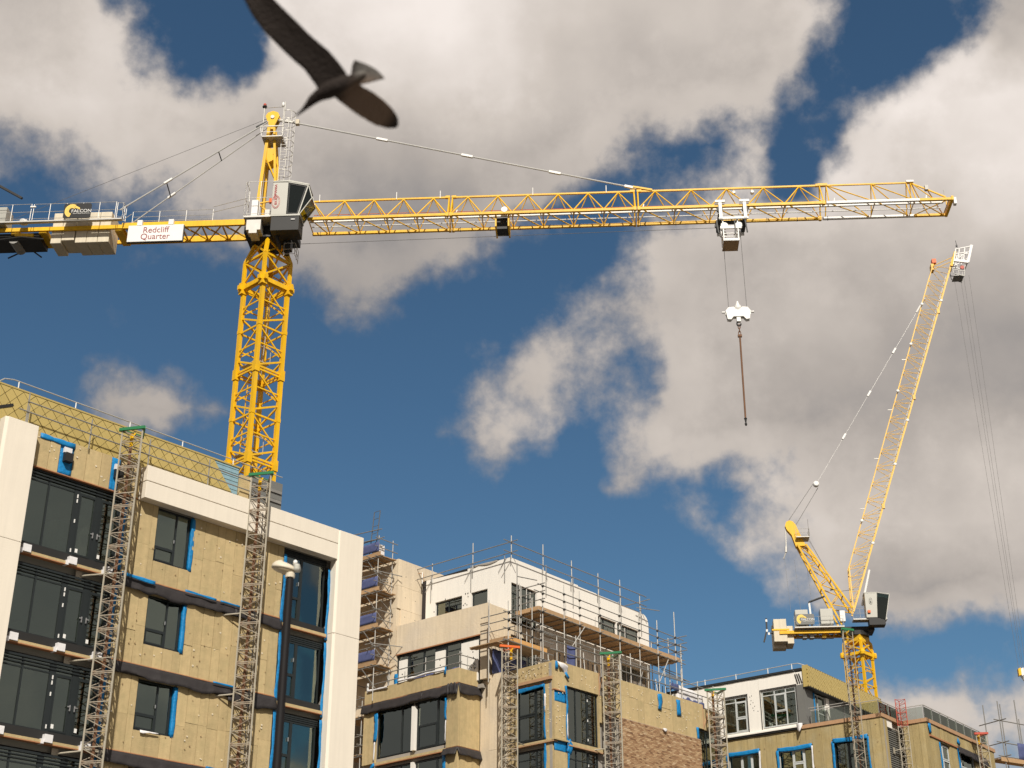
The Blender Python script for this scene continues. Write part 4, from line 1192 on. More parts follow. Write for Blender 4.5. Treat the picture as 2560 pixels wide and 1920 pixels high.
# --- lower lift round the balcony corner
t = scaf('scaffold', PO, 40.0, 'small boarded lift with orange toe boards at the corner below the white storey')
boards(t, -1.9, 1.2, -1.43, -.12, 22.98, 6)
MB().box(-1.8, 1.2, -1.48, -1.44, 22.98, 23.18).build('toe_board', M['plank_new'], t)
MB().box(-1.95, -1.91, -1.46, -.15, 22.98, 23.18).build('toe_board', M['wood'], t)
for x_, y_, z_ in ((-1.95, -1.5, 25.0), (-1.95, -.2, 25.3), (-1.0, -1.55, 26.0), (-.1, -1.55, 25.6), (.6, -1.55, 25.2), (-2.4, -.6, 24.6)): tube(t, (x_, y_, 21.0), (x_, y_, z_), 'standard', 'galv')
for z in (24.35, 23.95, 23.5, 22.9): tube(t, (-2.4, -1.56, z), (1.6, -1.56, z)); tube(t, (-2.0, -2.0, z + .06), (-2.0, .3, z + .06), 'return_rail')
boards(t, -2.6, -2.05, -1.3, .6, 22.75, 3, 'y')
MB().box(-1.2, .9, -.7, -.6, 23.2, 24.0).build('block_stack', M['slab'], t) if False else None
coupler(t, [(x_, -1.55, z) for x_ in (-1.95, -1.0, -.1, .6) for z in (24.35, 23.95, 23.5)])
for a, b, z0, z1, k in ((-1.7, -.4, 21.5, 22.8, 3), (-.3, 1.0, 21.5, 22.7, 4)):
    def net(u, v, a=a, b=b, z0=z0, z1=z1, k=k): return (a + (b - a) * u, -.25 + .05 * noise.noise((u * 4, v * 3, k)), z0 + (z1 - z0) * v)
    sheet(ID, net, 8, 6, 'blue_net', 'netting', t)
# --- roof edge rail of the penthouse
t = scaf('roof_edge_scaffold', PO, 40.0, 'double tube guard rail round the roof of the white boxed top storey', cat='guard rail')
for u, z in ((-.22, 29.3), (2.47, 29.55), (5.0, 29.3), (7.45, 29.2), (9.55, 29.35), (11.5, 29.0)): tube(t, (u, -.25, 28.0 - .02 * u), (u, -.25, z), 'post', 'galv')
for y_, z in ((2.45, 29.5), (5.45, 29.0)): tube(t, (-.25, y_, 27.9), (-.25, y_, z), 'post', 'galv')
tube(t, (-.25, 6.2, 28.0), (-.25, 6.2, 28.65), 'post', 'white', .03)
for z in (28.86, 28.27): tube(t, (-.9, -.3, z + .03), (12.1, -.3, z + .08), 'rail'); tube(t, (-.3, -.75, z + .06), (-.3, 6.6, z + .02), 'rail')
tube(t, (11.6, -.9, 28.55), (11.6, 1.8, 28.5), 'rail'); tube(t, (11.1, -.3, 28.05), (13.0, -.6, 28.25), 'rail'); tube(t, (11.65, 1.4, 27.8), (11.65, 1.4, 28.9), 'post')
for u in (2.95, 5.35, 7.75, 9.85, 11.85):
    tube(t, (u, -.06, 26.85 - .02 * u), (u + .01, -.06, 28.62 - .025 * u), 'clamp_tube', 'galvdark', .022)
    tube(t, (u, -.06, 28.15 - .02 * u), (u + .12, -.05, 27.75 - .02 * u), 'clamp_tube', 'galvdark', .012)
for y_ in (2.75, 5.7, .35):
    tube(t, (-.06, y_, 26.9), (-.06, y_, 28.35), 'clamp_tube', 'galvdark', .022); tube(t, (-.06, y_, 28.1), (-.06, y_ + .45, 27.5), 'clamp_tube', 'galvdark', .014)
m_ = MB(); m_.path([(-.2, 6.8, 28.2), (-.2, 6.9, 28.75), (-.2, 6.2, 28.6), (-.2, 6.1, 28.1)], .02); m_.build('hoop', M['timber_red'], t)
# --- terrace parapet rails
t = scaf('terrace_guard_rail', MO, 43.0, 'double tube rail and upright brackets along the parapet above the brown brickwork', cat='guard rail')
for i in range(10):
    u = .35 + 1.45 * i
    tube(t, (u, .1, 21.4), (u, .1, 22.75 + (.35 if i % 3 == 1 else 0)), 'post', 'galv')
for z in (22.48, 22.02): tube(t, (-.2, .05, z), (13.9, .05, z - .05), 'rail')
m_ = MB(); rr = random.Random(3)
for i in range(34):
    u = .4 + .36 * i
    m_.box(u, u + .03, .28, .31, 21.4, 22.0 + rr.uniform(-.1, .15))
    if i % 3: m_.box(u - .03, u + .06, .27, .30, 21.9, 21.95)
o = m_.build('upright_bracket', M['dark'], t); o['kind'] = 'stuff'
def tnet(u, v): return (1.15 + .62 * u + .05 * v, .16 + .03 * math.sin(u * 5), 21.45 + 1.05 * v)
sheet(ID, tnet, 6, 8, 'blue_net', 'netting', t)
def ttarp(u, v): return (10.2 + 2.3 * u, .2 + .06 * noise.noise((u * 5, v * 4, 1)), 21.35 + (.95 - .25 * u + .12 * noise.noise((u * 4, 0, 7))) * v)
sheet(ID, ttarp, 14, 6, 'white_sheet', 'tarp', t)
def ttarp2(u, v): return (10.6 + 1.9 * u, .12 + .04 * noise.noise((u * 5, v * 4, 3)), 21.33 + (.30 + .14 * noise.noise((u * 6, 0, 9))) * v)
sheet(ID, ttarp2, 14, 4, 'blue_sheet', 'netting', t)
def ttarp3(u, v): return (9.6 + .7 * u, .15 + .04 * noise.noise((u * 5, v * 4, 3)), 21.9 + (.35 + .14 * noise.noise((u * 6, 0, 9))) * v)
sheet(ID, ttarp3, 8, 4, 'blue_sheet', 'netting', t)
t = scaf('terrace_guard_rail', MO, 43.0, 'double tube rail on the terrace edge above the stepped part of the middle block', cat='guard rail')
for y_, z in ((5.05, 22.6), (7.55, 22.75), (9.1, 22.3), (10.3, 22.6), (11.6, 22.7)): tube(t, (-1.45, y_, 21.4), (-1.45, y_, z), 'post', 'galv')
for z in (22.45, 22.0): tube(t, (-1.5, 4.85, z), (-1.5, 12.1, z + .02), 'rail'); tube(t, (-1.6, 5.05, z - .03), (.1, 5.05, z - .03), 'rail')
for x_ in (-.9, -.2): tube(t, (x_, 5.05, 21.3), (x_, 5.05, 22.5), 'post', 'galv')
tube(t, (-1.0, 5.1, 21.5), (-.3, 5.1, 22.2), 'brace'); 
# --- stair scaffold in front of the lift core
t = scaf('scaffold', PO, 40.0, 'narrow stacked scaffold with blue netting beside the right end of the stone frame')
X0, X1, Y0, Y1 = -3.05, -1.95, 6.9, 9.9
for x_, y_ in ((X0, Y0), (X1, Y0), (X0, Y1), (X1, Y1), (X0, 8.4)): tube(t, (x_, y_, 21.0), (x_, y_, 30.2 if y_ != Y1 else 29.4), 'standard', 'galv')
rr = random.Random(12)
for k, z in enumerate((22.9, 24.95, 27.0, 29.0)):
    boards(t, X0 - .1, X1 + .05, Y0 - .25, Y1 + .2, z, 5, 'y')
    for zz in (z - .06, z + .5, z + 1.0):
        tube(t, (X0 - .05, Y0 - .45, zz), (X0 - .05, Y1 + .4, zz)); tube(t, (X0 - .3, Y0 - .03, zz + .04), (X1 + .35, Y0 - .03, zz + .04), 'transom')
    for j in range(3):
        yy = Y0 + .3 + j * .8; tube(t, (X0 + rr.uniform(-.7, -.1), yy, z - .1), (X1 + rr.uniform(.1, .5), yy + rr.uniform(-.2, .2), z - .08), 'transom')
    MB().box(X0 - .06, X0 - .025, Y0 - .2, Y1 + .1, z + .03, z + .24).build('toe_board', M['wood'], t)
    def net(u, v, z=z, k=k): return (X0 - .08 + .03 * noise.noise((u * 5, v * 3, k)), Y0 - .1 + (Y1 - Y0) * u, z + .28 + .55 * v)
    sheet(ID, net, 10, 4, 'blue_net', 'netting', t)
    tube(t, (X1 + .1, Y0 + .1, z - 1.9), (X0 - .4, Y0 + .5, z - .2), 'brace')
    tube(t, (X1 + .2, Y0, z - 1.2), (X1 + .5 - .9, Y0 - .3, z - .5), 'brace')
MB().box(X0 + .0, X0 + .5, Y0 + .05, Y0 + .5, 29.05, 29.75).build('wrapped_pack', M['tarp'], t)
for y_ in (7.3, 7.75):
    tube(t, (X0 + .1, y_, 28.8), (X0 - .15, y_ - .55, 31.6), 'ladder_stile', 'rope')
for k in range(8):
    f_ = k / 7.0; tube(t, (X0 + .1 - .25 * f_, 7.3 - .55 * f_, 28.8 + 2.8 * f_), (X0 + .1 - .25 * f_, 7.75 - .55 * f_, 28.8 + 2.8 * f_), 'rung', 'rope', .014)
for z in (30.35, 30.9): tube(t, (X0 - .1, 6.6, z - .4), (X0 - .1, 13.5, z + .1), 'ledger')
for y_ in (9.3, 10.9, 12.5): tube(t, (X0, y_, 29.0), (X0, y_, 31.1 if y_ > 10 else 30.8), 'post', 'galv')
tube(t, (X0 - .1, 10.5, 30.0), (X0 - .5, 9.9, 30.5), 'timber', 'plank_new', .06)
for k in range(14):
    yy = Y0 + (Y1 - Y0) * rr.random(); z = 22.0 + 7.5 * rr.random()
    tube(t, (X0 + rr.uniform(-.6, .4), yy, z), (X1 + rr.uniform(-.2, .6), yy + rr.uniform(-1.2, 1.2), z + rr.uniform(-.8, .8)), 'loose_tube')
# --- lower part beside the left end of the middle block
t = scaf('scaffold', MO, 43.0, 'dark narrow scaffold in the gap between the stone frame and the middle block')
for x_, y_ in ((-1.5, 12.3), (-1.5, 13.6), (-.4, 12.3), (-.4, 13.6)): tube(t, (x_, y_, 9.0), (x_, y_, 21.3), 'standard', 'galv')
for z in (12.4, 14.4, 16.4, 18.4, 20.4):
    boards(t, -1.6, -.3, 12.2, 13.8, z, 5, 'y')
    for zz in (z + .5, z + 1.0, z - .06): tube(t, (-1.55, 12.0, zz), (-1.55, 13.9, zz)); tube(t, (-1.8, 12.27, zz + .04), (-.1, 12.27, zz + .04), 'transom')

# ------------------------------------------------------------------ right block
RO = (16.154, 80.393)
RBD = root('apartment_block', RO[0], RO[1], 0, 37.5, 'right block with a white and grey top storey, gold fascia and tan insulation', 'building',
           'apartment blocks under construction')
RB, RA = Face('B', 0.0), Face('A', 0.0, 0.0)
LA, B3, L2 = Face('A', 0.0, -4.196), Face('B', 2.5), Face('A', 2.5, -5.62)
rh = [(3.70, 5.24, 20.66, 22.72), (.62, 2.82, 20.67, 22.80)]
for a, b in ((.58, 2.9), (2.91, 5.3), (5.31, 7.2), (7.21, 9.0)):
    m_ = MB(RB)
    for c0, c1, c2, c3 in cells(a, b, 20.52, 23.55, rh): m_.box(c0, c1, 0.0, .2, c2, c3)
    m_.build('wall_board', M['render'], RBD)
m_ = MB(RB); m_.box(.2, 9.0, -.04, .2, 23.56, 23.70); m_.build('roof_edge', M['dark'], RBD)
def wav(u, v): return (.6 + 6.5 * u, -.055, 23.62 - (.05 + .05 * abs(noise.noise((u * 9, 0, 2)))) * v)
sheet(RB, wav, 40, 2, 'edge_strip', 'frame', RBD)
MB(RB).box(.16, .58, -.02, .2, 20.6, 22.78).build('grey_panel', M['greyclad'], RBD)
m_ = MB(RB); m_.box(.16, .56, .0, .2, 22.79, 23.5); m_.build('wall_board', M['render'], RBD)
for k in range(3): MB(RB).bar((.2 + .13 * k, -.01, 22.85), (.36 + .12 * k, -.01, 23.4), .05).build('fold_strip', M['dark'], RBD)
window(RB, RBD, 3.74, 5.20, 20.70, 22.68, [(3.80, 4.44, [21.5, 22.42], (0, 1)), (4.50, 5.14, [22.42])], d=.06, mat='frame_white')
window(RB, RBD, .66, 2.78, 20.72, 22.76, [(.72, 1.27, [22.50]), (1.33, 1.97, [21.52, 22.50], (1,)), (2.03, 2.72, [22.50])], d=.06, mat='frame_white')
m_ = MB(RB)
for a, b, z0, z1 in rh: m_.box(a - .05, b + .05, -.012, .0, z1, z1 + .06); m_.box(a - .05, a, -.012, .0, z0 - .02, z1); m_.box(b, b + .05, -.012, .0, z0 - .02, z1)
o = m_.build('opening_tape', M['black'], RBD); o['kind'] = 'stuff'
MB(RB).box(.66, 5.3, -.14, .1, 20.46, 20.53).build('ledge', M['render'], RBD)
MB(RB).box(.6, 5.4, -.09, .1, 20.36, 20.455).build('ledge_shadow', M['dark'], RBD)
m_ = MB(RB); rr = random.Random(2)
for k in range(9): s, z = 3.25 + rr.uniform(-.25, .25), 22.1 + rr.uniform(-.5, .5); m_.box(s, s + .04, -.005, .01, z, z + .05)
o = m_.build('board_fixing', M['dark'], RBD); o['kind'] = 'stuff'
# gold fascia, each small shingle row a strip
fas = MB(RA).box(-.04, 9.4, -.22, .1, 22.60, 23.78).build('fascia', M['gold_under'], RBD)
sm = MB()
w_, h_ = .15, .11
sm.add([(0, -.004, -h_ * .95), (w_ * .95, -.002, 0), (0, .003, h_ * .95), (-w_ * .95, -.002, 0), (0, .02, -h_ * .95), (w_ * .95, .02, 0), (0, .02, h_ * .95), (-w_ * .95, .02, 0)],
       [(0, 1, 2, 3), (0, 4, 5, 1), (1, 5, 6, 2), (2, 6, 7, 3), (3, 7, 4, 0)])
big = MB(); r_ = 0; z = 22.68
while z < 23.74:
    x_ = -.02 + (w_ if r_ % 2 else 0)
    while x_ < 9.35:
        q = rnd.uniform(-.004, .004)
        big.add([(x_ + a, -.238 + b + q, z + c) for a, b, c in sm.v], sm.f); x_ += 2 * w_
    z += h_; r_ += 1
o = big.build('gold_shingles', M['gold'], fas); o['kind'] = 'stuff'
MB(RA).box(-.06, 9.4, -.25, .1, 22.55, 22.60).build('fascia_trim', M['dark'], RBD)
MB(RA).box(-.09, -.045, -.25, .1, 22.6, 23.80).build('fascia_end', M['gold'], RBD)
# grey storey under the fascia
for a, b in ((0, 1.0), (2.85, 5.0), (5.01, 9.3)): MB(RA).box(a, b, .1, .3, 20.5, 22.58).build('grey_panel', M['greyclad'], RBD)
window(RA, RBD, 1.02, 2.5, 20.6, 22.5, [(1.08, 1.6, []), (1.66, 2.44, [21.5])], d=.16, mat='frame_white')
MB(RA).box(2.5, 2.84, .06, .25, 20.7, 22.5).build('reveal_board', M['render'], RBD)
tape(RA, RBD, [(1.04, 22.5), (1.05, 20.7)], .16, 51, d=.1)
MB().box(.2, 9.4, .3, 9.0, 23.3, 23.6).build('roof_slab', M['slab'], RBD)
MB().box(4.0, 4.2, .3, 9.0, 20.5, 23.3).build('back_wall', M['room'], RBD)
MB().box(.2, 9.0, 3.5, 3.7, 0, 23.2).build('back_wall', M['room'], RBD)
MB().box(.1, 9.0, 8.8, 9.0, 0, 23.5).build('end_wall', M['slab'], RBD)
# lower storeys: insulation on the long left face, past the corner of the top storey
lh = [(3.10, 5.18, 16.9, 19.62), (-.08, 2.05, 16.9, 19.48), (-3.34, -1.27, 16.9, 19.53)]
insulate(RB, RBD, -4.05, 9.0, 16.9, 20.34, lh, mat='insul_green', w=(.30, .62), zsplit=False)
fixings(RB, RBD, -4.0, 6.0, 17.0, 20.3, lh, 40, 'fixhole', .03, seed=91)
backing(RB, RBD, -4.19, 9.0, 0.0, 20.3, lh)
for i, (a, b, z0, z1) in enumerate(lh):
    window(RB, RBD, a + .04, b - .04, z0, z1 - .16, [(a + .1, a + .55, []), (a + .62, a + 1.22, [18.6], (0, 1)), (a + 1.30, b - .1, [])], d=.12, mat='frame' if i == 2 else 'frame_white', fw=.045)
    tape(RB, RBD, [(a + .02, z1 - .08), ((a + b) / 2, z1 - .12), (b - .02, z1 - .08)], .24, 52 + i, d=-.005, jag=.14)
    tape(RB, RBD, [(b - .02, z1 - .1), (b - .03, z1 - .7), (b - .0, z1 - 1.7)], .15, 55 + i, d=-.01)
    tape(RB, RBD, [(a + .02, z1 - .1), (a + .04, z1 - 1.0), (a, z1 - 2.0)], .10, 58 + i, 'tarp' if i < 2 else 'blue', d=-.01)
MB(RB).box(-4.22, .55, -.05, .3, 20.35, 20.55).build('parapet_band', M['timber_red'], RBD)
MB(LA).box(-.05, 2.55, -.05, .3, 20.351, 20.551).build('parapet_band', M['timber_red'], RBD)
insulate(LA, RBD, .0, .62, 16.9, 20.34, [], mat='insul_green', w=(.3, .5), zsplit=False)
MB(LA).box(.62, 1.3, .02, .2, 19.95, 20.34).build('white_panel', M['render'], RBD)
backing(LA, RBD, .17, 2.5, 0, 20.3, [(.64, 2.2, 14, 20.0)])
lv = MB(LA)
for k in range(26): lv.box(.66, 2.2, .10, .16, 17.0 + .115 * k, 17.06 + .115 * k)
o = lv.build('louvre_screen', M['greyclad'], RBD)
o['kind'] = 'stuff'
MB(LA).box(.64, 2.3, .2, .3, 14.5, 20.0).build('louvre_back', M['dark'], RBD)
insulate(B3, RBD, -5.48, -4.2, 14, 20.34, [], mat='insul_green', w=(.3, .5), zsplit=False)
backing(B3, RBD, -5.5, -4.2, 0, 20.3, [])
MB(B3).box(-5.67, -4.2, -.05, .3, 20.352, 20.552).build('parapet_band', M['timber_red'], RBD)
l2h = [(1.42, 2.95, 16.9, 19.55), (3.95, 6.5, 16.9, 19.75)]
insulate(L2, RBD, 0.0, 9.6, 16.9, 20.34, l2h, mat='insul_green', w=(.35, .62), zsplit=False)
backing(L2, RBD, .17, 9.6, 0, 20.3, l2h)
MB(L2).box(-.06, 9.7, -.05, .3, 20.353, 20.553).build('parapet_band', M['timber_red'], RBD)
for i, (a, b, z0, z1) in enumerate(l2h):
    window(L2, RBD, a + .04, b - .04, z0, z1 - .05, [(a + .1, a + .55, []), (a + .62, b - .1, [18.7], (0, 1))], d=.12, mat='frame_white', fw=.045)
    tape(L2, RBD, [(a + .02, z1 - .05), (a + .04, z1 - 1.0), (a, z1 - 2.4)], .2, 61 + i, d=-.005)
MB(L2).box(.2, 4.0, -.06, .1, 19.62, 19.70).build('insulation_edge', M['lip'], RBD)
skirt(L2, RBD, 3.9, 8.2, 19.75, .45, seed=31, out=.12)
tape(L2, RBD, [(.25, 20.3), (.28, 19.8)], .34, 64, d=-.02); tape(L2, RBD, [(4.0, 20.1), (4.3, 19.9)], .3, 65, d=-.03)
MB().box(.1, 12, -4.0, 3.4, 20.1, 20.34).build('terrace_slab', M['slab'], RBD)
MB().box(2.6, 12, -5.5, -4.1, 20.1, 20.34).build('terrace_slab', M['slab'], RBD)
MB().box(.2, 12, -4.0, 3.4, 16.5, 16.8).build('floor_slab', M['room'], RBD); MB().box(2.6, 12, -5.4, -4.1, 16.5, 16.8).build('floor_slab', M['room'], RBD)
MB().box(4.6, 4.8, -5.0, 3.4, 0, 20.1).build('back_wall', M['room'], RBD); MB().box(4.9, 12, -2.6, -2.4, 0, 20.1).build('back_wall', M['room'], RBD)
MB().box(11.9, 12.1, -5.6, 3.4, 0, 20.3).build('end_wall', M['slab'], RBD)
def drip(u, v): return (.30 + .40 * u, -.20 - .1 * math.sin(u * 4), 20.62 - (.12 + .35 * math.sin(math.pi * u) + .1 * noise.noise((u * 4, 1, 1))) * v)
sheet(RB, drip, 8, 5, 'loose_sheet', 'tarp', RBD)
# roof rail and glass balustrades
rail_run('roof_rail', RB, (RO[0], RO[1], 0, 37.5), None, [(s, .2, 23.65, 24.08) for s in (.85, 2.35, 4.4, 6.44)],
         [[(9.0, .2, 23.98), (.85, .2, 24.06), (.45, .2, 24.04), (.0, .3, 23.85)]], 'thin rail on white posts along the white storey of the right block', 'guard rail', r=.025, mat='galv', postmat='white')
t = root('glass_balustrade', RO[0], RO[1], 0, 37.5, 'clear glass balustrade with grey posts round the roof terrace of the right block', 'balustrade')
runs = [((.1, -.1), (.1, -4.05)), ((.1, -4.05), (2.6, -4.05)), ((2.6, -4.05), (2.6, -5.5)), ((2.6, -5.5), (11.5, -5.5))]
for (xa, ya), (xb, yb) in runs:
    L_ = math.hypot(xb - xa, yb - ya); n = max(1, round(L_ / 1.05))
    for i in range(n):
        f0, f1 = i / n, (i + 1) / n
        p = (xa + (xb - xa) * f0, ya + (yb - ya) * f0); q = (xa + (xb - xa) * f1, ya + (yb - ya) * f1)
        MB().rod((p[0], p[1], 20.34), (p[0], p[1], 21.27), .024).build('post', M['greyclad'], t)
        dx, dy = (q[0] - p[0]) * .04, (q[1] - p[1]) * .04
        MB().bar((p[0] + dx, p[1] + dy, 20.90), (q[0] - dx, q[1] - dy, 20.90), .012, .62).build('pane', M['sheetglass'], t)
    MB().bar((xa, ya, 21.29), (xb, yb, 21.29), .045, .035).build('handrail', M['galv'], t)
MB().rod((-.25, -.15, 21.34), (-.1, -3.2, 21.36), .02).build('loose_tube', M['galv'], t)
# masts
x, y = at(RO, -52.5, -2.95, -.6)
climber(x, y, 127.5, 9, 25.12, .60, 'tall green topped mast in front of the gold fascia and the far crane', 'green', (), rack=True, H=1.5)
x, y = at(RO, 37.5, 1.95, 4.196 + .3)
climber(x, y, 37.5, 9, 20.15, .52, 'mast with a red open top length in the recess of the right block', None, (18.9, 17.6), H=1.2, top='redpaint', face_gap=.2, rack=False)
x, y = at(RO, 37.5, 2.5 + 6.2, 5.62 + .6)
climber(x, y, 37.5, 9, 20.72, .58, 'red topped mast near the far end of the right block', 'redpaint', ())
# block and scaffold beyond the right edge
t = root('far_scaffold', 36.5, 108.0, 0, 60.0, 'distant grey tube scaffold with blue sheeting at the right edge', 'scaffold', 'scaffolds round the middle block')
del t['group']
for i, u in enumerate((-1.2, .6, 2.4, 4.2)):
    for y_ in (0, 1.4): tube(t, (u, y_, 18), (u, y_, 28.6 - .3 * i + (.6 if i == 1 else 0)), 'standard', 'galvdark', .04)
for z in (24.6, 25.6, 27.2): tube(t, (-1.8, 0, z), (5, 0, z - .1), 'ledger', 'galvdark', .04); tube(t, (-1.2, -.6, z), (-1.2, 2, z), 'transom', 'galvdark', .04)
boards(t, -1.6, 5, 0, 1.3, 24.4, 5); boards(t, -1.6, 5, 0, 1.3, 22.4, 5)
def fnet(u, v): return (.2 + 4.4 * u, -.06 + .06 * noise.noise((u * 5, v * 2, 3)), 24.5 + 1.2 * v)
sheet(ID, fnet, 12, 4, 'blue_net', 'netting', t)
MB().box(-1.7, 5, -.1, -.05, 24.2, 24.5).build('toe_board', M['wood'], t)
t = root('far_block', 38.5, 112.0, 0, 60.0, 'low tan block behind the far scaffold at the right edge', 'building')
MB().box(-4, 14, 1.5, 8, 0, 24.0).build('wall', M['insul_green'], t); MB().box(-4.1, 14, 1.4, 8, 24.0, 24.2).build('roof_edge', M['timber_red'], t)

# ------------------------------------------------------------------ tower cranes
def text(parent, s, size, loc, mat, name='lettering', rotz=0.0, vertical=False, extr=.006, sx=1.0, tilt=0.0):
    c = bpy.data.curves.new(name, 'FONT'); c.body = s; c.size = size; c.extrude = extr
    c.align_x = 'CENTER'; c.align_y = 'CENTER'
    tmp = bpy.data.objects.new('tmp', c); COL.objects.link(tmp)
    dg = bpy.context.evaluated_depsgraph_get()
    me = bpy.data.meshes.new_from_object(tmp.evaluated_get(dg)); me.name = name
    bpy.data.objects.remove(tmp, do_unlink=True)
    o = bpy.data.objects.new(name, me); COL.objects.link(o)
    me.materials.clear(); me.materials.append(M[mat])
    o.parent = parent; o.location = loc
    o.rotation_euler = (R(90), (R(-90) if vertical else 0) + tilt, rotz)
    o.scale = (sx, 1, 1)
    o['kind'] = 'stuff'
    return o

def rotT(deg):
    c, s = math.cos(R(deg)), math.sin(R(deg))
    return lambda x, y, z: (x * c - y * s, x * s + y * c, z)

def mast_meshes(a, H, n, T, ch=.235):
    chords, br = MB(T), MB(T)
    h = a / 2
    cs = [(-h, -h), (h, -h), (h, h), (-h, h)]
    for x, y in cs:
        chords.box(x - ch / 2, x + ch / 2, y - ch / 2, y + ch / 2, .02, H - .02)
        for zz in (0, H): chords.box(x - ch * .72, x + ch * .72, y - ch * .72, y + ch * .72, max(zz - .34, .0) if zz else 0.0, min(zz + .34, H))
        for k in range(1, n):
            zz = H * k / n
            chords.box(x - ch * .58, x + ch * .58, y - ch * .58, y + ch * .58, zz - .14, zz + .10)
    for i in range(4):
        (x0, y0), (x1, y1) = cs[i], cs[(i + 1) % 4]
        for k in range(n):
            z0, z1 = H * k / n, H * (k + 1) / n
            h_ = z1 - z0
            br.bar((x0, y0, z1 - .10), (x1, y1, z1 - .10), .075, .11)
            if k == 0: br.bar((x0, y0, .10), (x1, y1, .10), .085, .13)
            br.bar((x0, y0, z1 - .44 * h_), (x1, y1, z1 - .44 * h_), .06, .08)
            p, q = ((x0, y0), (x1, y1)) if (i % 2 == 0) else ((x1, y1), (x0, y0))
            br.bar((p[0], p[1], z1 - .16), (q[0], q[1], z1 - .60 * h_), .07, .09)
            br.bar((q[0], q[1], z1 - .68 * h_), (p[0], p[1], z0 + .12), .09, .11)
    return chords.mesh('mast_section', M['yellow']), br.mesh('bracing', M['yellow'])

def build_mast(t, a, H, n, top, rot, zmin=0.0, mat='yellow'):
    T = rotT(rot)
    mc, mb_ = mast_meshes(a, H, n, T)
    z = top - H
    while z > zmin - H:
        o = bpy.data.objects.new('mast_section', mc); COL.objects.link(o); o.parent = t; o.location = (0, 0, z)
        b = bpy.data.objects.new('bracing', mb_); COL.objects.link(b); b.parent = o; b['kind'] = 'stuff'
        pm = MB(T)
        pm.box(-a * .42, a * .10, -a * .40, a * .42, z + .55, z + .60)
        pm.bar((-a * .42, -a * .4, z + 1.55), (a * .1, -a * .4, z + 1.55), .04); pm.bar((a * .1, -a * .4, z + .55), (a * .1, -a * .4, z + 1.55), .04); pm.bar((-a * .42, -a * .4, z + .55), (-a * .42, -a * .4, z + 1.55), .04)
        pm.build('rest_platform', M['galv'], t)
        ld = MB(T)
        sx = a * (.18 if int(z / H) % 2 else -.18)
        for s in (-.2, .2): ld.bar((sx + s, a * .28, z + .2), (sx + s, a * .12, z + H), .045)
        for k in range(int(H / .3)): ld.bar((sx - .2, a * .28 - a * .16 * k * .3 / H, z + .3 + .3 * k), (sx + .2, a * .28 - a * .16 * k * .3 / H, z + .3 + .3 * k), .025)
        ld.build('ladder', M['galv' if int(z / H) % 2 else 'yellow'], t)
        z -= H
    cb = MB(T); cb.path([(-a * .3, -a * .1, zz) for zz in range(int(zmin), int(top), 3)], .03, 5)
    cb.build('power_cable', M['dark'], t)

def railing(t, pts, z0, h, every=1.2, mat='galv', r=.02, name='railing', mid=True):
    m_ = MB()
    for (x0, y0), (x1, y1) in zip(pts, pts[1:]):
        L_ = math.hypot(x1 - x0, y1 - y0); n = max(1, round(L_ / every))
        for i in range(n + 1):
            f = i / n; x_, y_ = x0 + (x1 - x0) * f, y0 + (y1 - y0) * f
            m_.rod((x_, y_, z0), (x_, y_, z0 + h), r, 5)
        for zz in ((h, h * .52, .12) if mid else (h,)): m_.rod((x0, y0, z0 + zz), (x1, y1, z0 + zz), r * .85, 5)
    o = m_.build(name, M[mat], t); o['kind'] = 'stuff'
    return o

# =================================================== flat jib crane with a hammerhead cab
C1 = root('tower_crane', -15.3, 80.0, 0, 93.3, 'large yellow tower crane with a long level jib across the sky', 'crane', 'tower cranes')
build_mast(C1, 1.9, 5.9, 2, 47.40, 50.3)
T1 = rotT(50.3)
# collar and transition to the slewing ring
m_ = MB(T1)
for s in (-1, 1):
    m_.box(-1.35, 1.35, s * 1.0 - .12, s * 1.0 + .12, 47.36, 47.66); m_.box(s * 1.0 - .118, s * 1.0 + .118, -1.35, 1.35, 47.362, 47.658)
    for q in (-1, 1): m_.box(s * 1.0 - .19, s * 1.0 + .19, q * 1.0 - .19, q * 1.0 + .19, 47.1, 47.9)
m_.build('collar', M['yellow'], C1)
m_ = MB(T1); b_ = MB(T1)
cs = [(-1, -1), (1, -1), (1, 1), (-1, 1)]
lv = [(1.0, 47.66), (1.0, 49.35), (.62, 50.75)]
for x, y in cs:
    for (k0, z0), (k1, z1) in zip(lv, lv[1:]): m_.bar((x * k0, y * k0, z0), (x * k1, y * k1, z1), .20)
m_.build('transition_leg', M['yellow'], C1).__setitem__('kind', 'stuff')
for i in range(4):
    (x0, y0), (x1, y1) = cs[i], cs[(i + 1) % 4]
    b_.bar((x0, y0, 47.8), (x1, y1, 49.35), .10); b_.bar((x1, y1, 47.8), (x0, y0, 49.35), .10); b_.bar((x0, y0, 49.35), (x1, y1, 49.35), .14)
    b_.bar((x0, y0, 49.4), (x1 * .62, y1 * .62, 50.7), .10); b_.bar((x1, y1, 49.4), (x0 * .62, y0 * .62, 50.7), .10)
b_.build('transition_bracing', M['yellow'], C1)['kind'] = 'stuff'
MB().lathe((0, 0, 50.7), [(1.12, 0), (1.12, .16), (1.02, .18), (1.02, .34)], 28).build('slewing_ring', M['dark'], C1, smooth=False)
m_ = MB(); m_.box(-1.45, 1.75, -1.0, 1.0, 51.06, 51.55); m_.build('turntable', M['dark'], C1)
m_ = MB(); m_.box(-1.1, -.2, -1.9, -1.05, 50.72, 51.45); m_.box(-.9, -.4, -1.95, -1.0, 50.45, 50.72); m_.build('control_box', M['galv'], C1)
m_ = MB(); m_.bar((.55, -1.95, 51.3), (.95, -1.1, 49.8), .16); m_.build('cab_strut', M['dark'], C1)
m_ = MB()
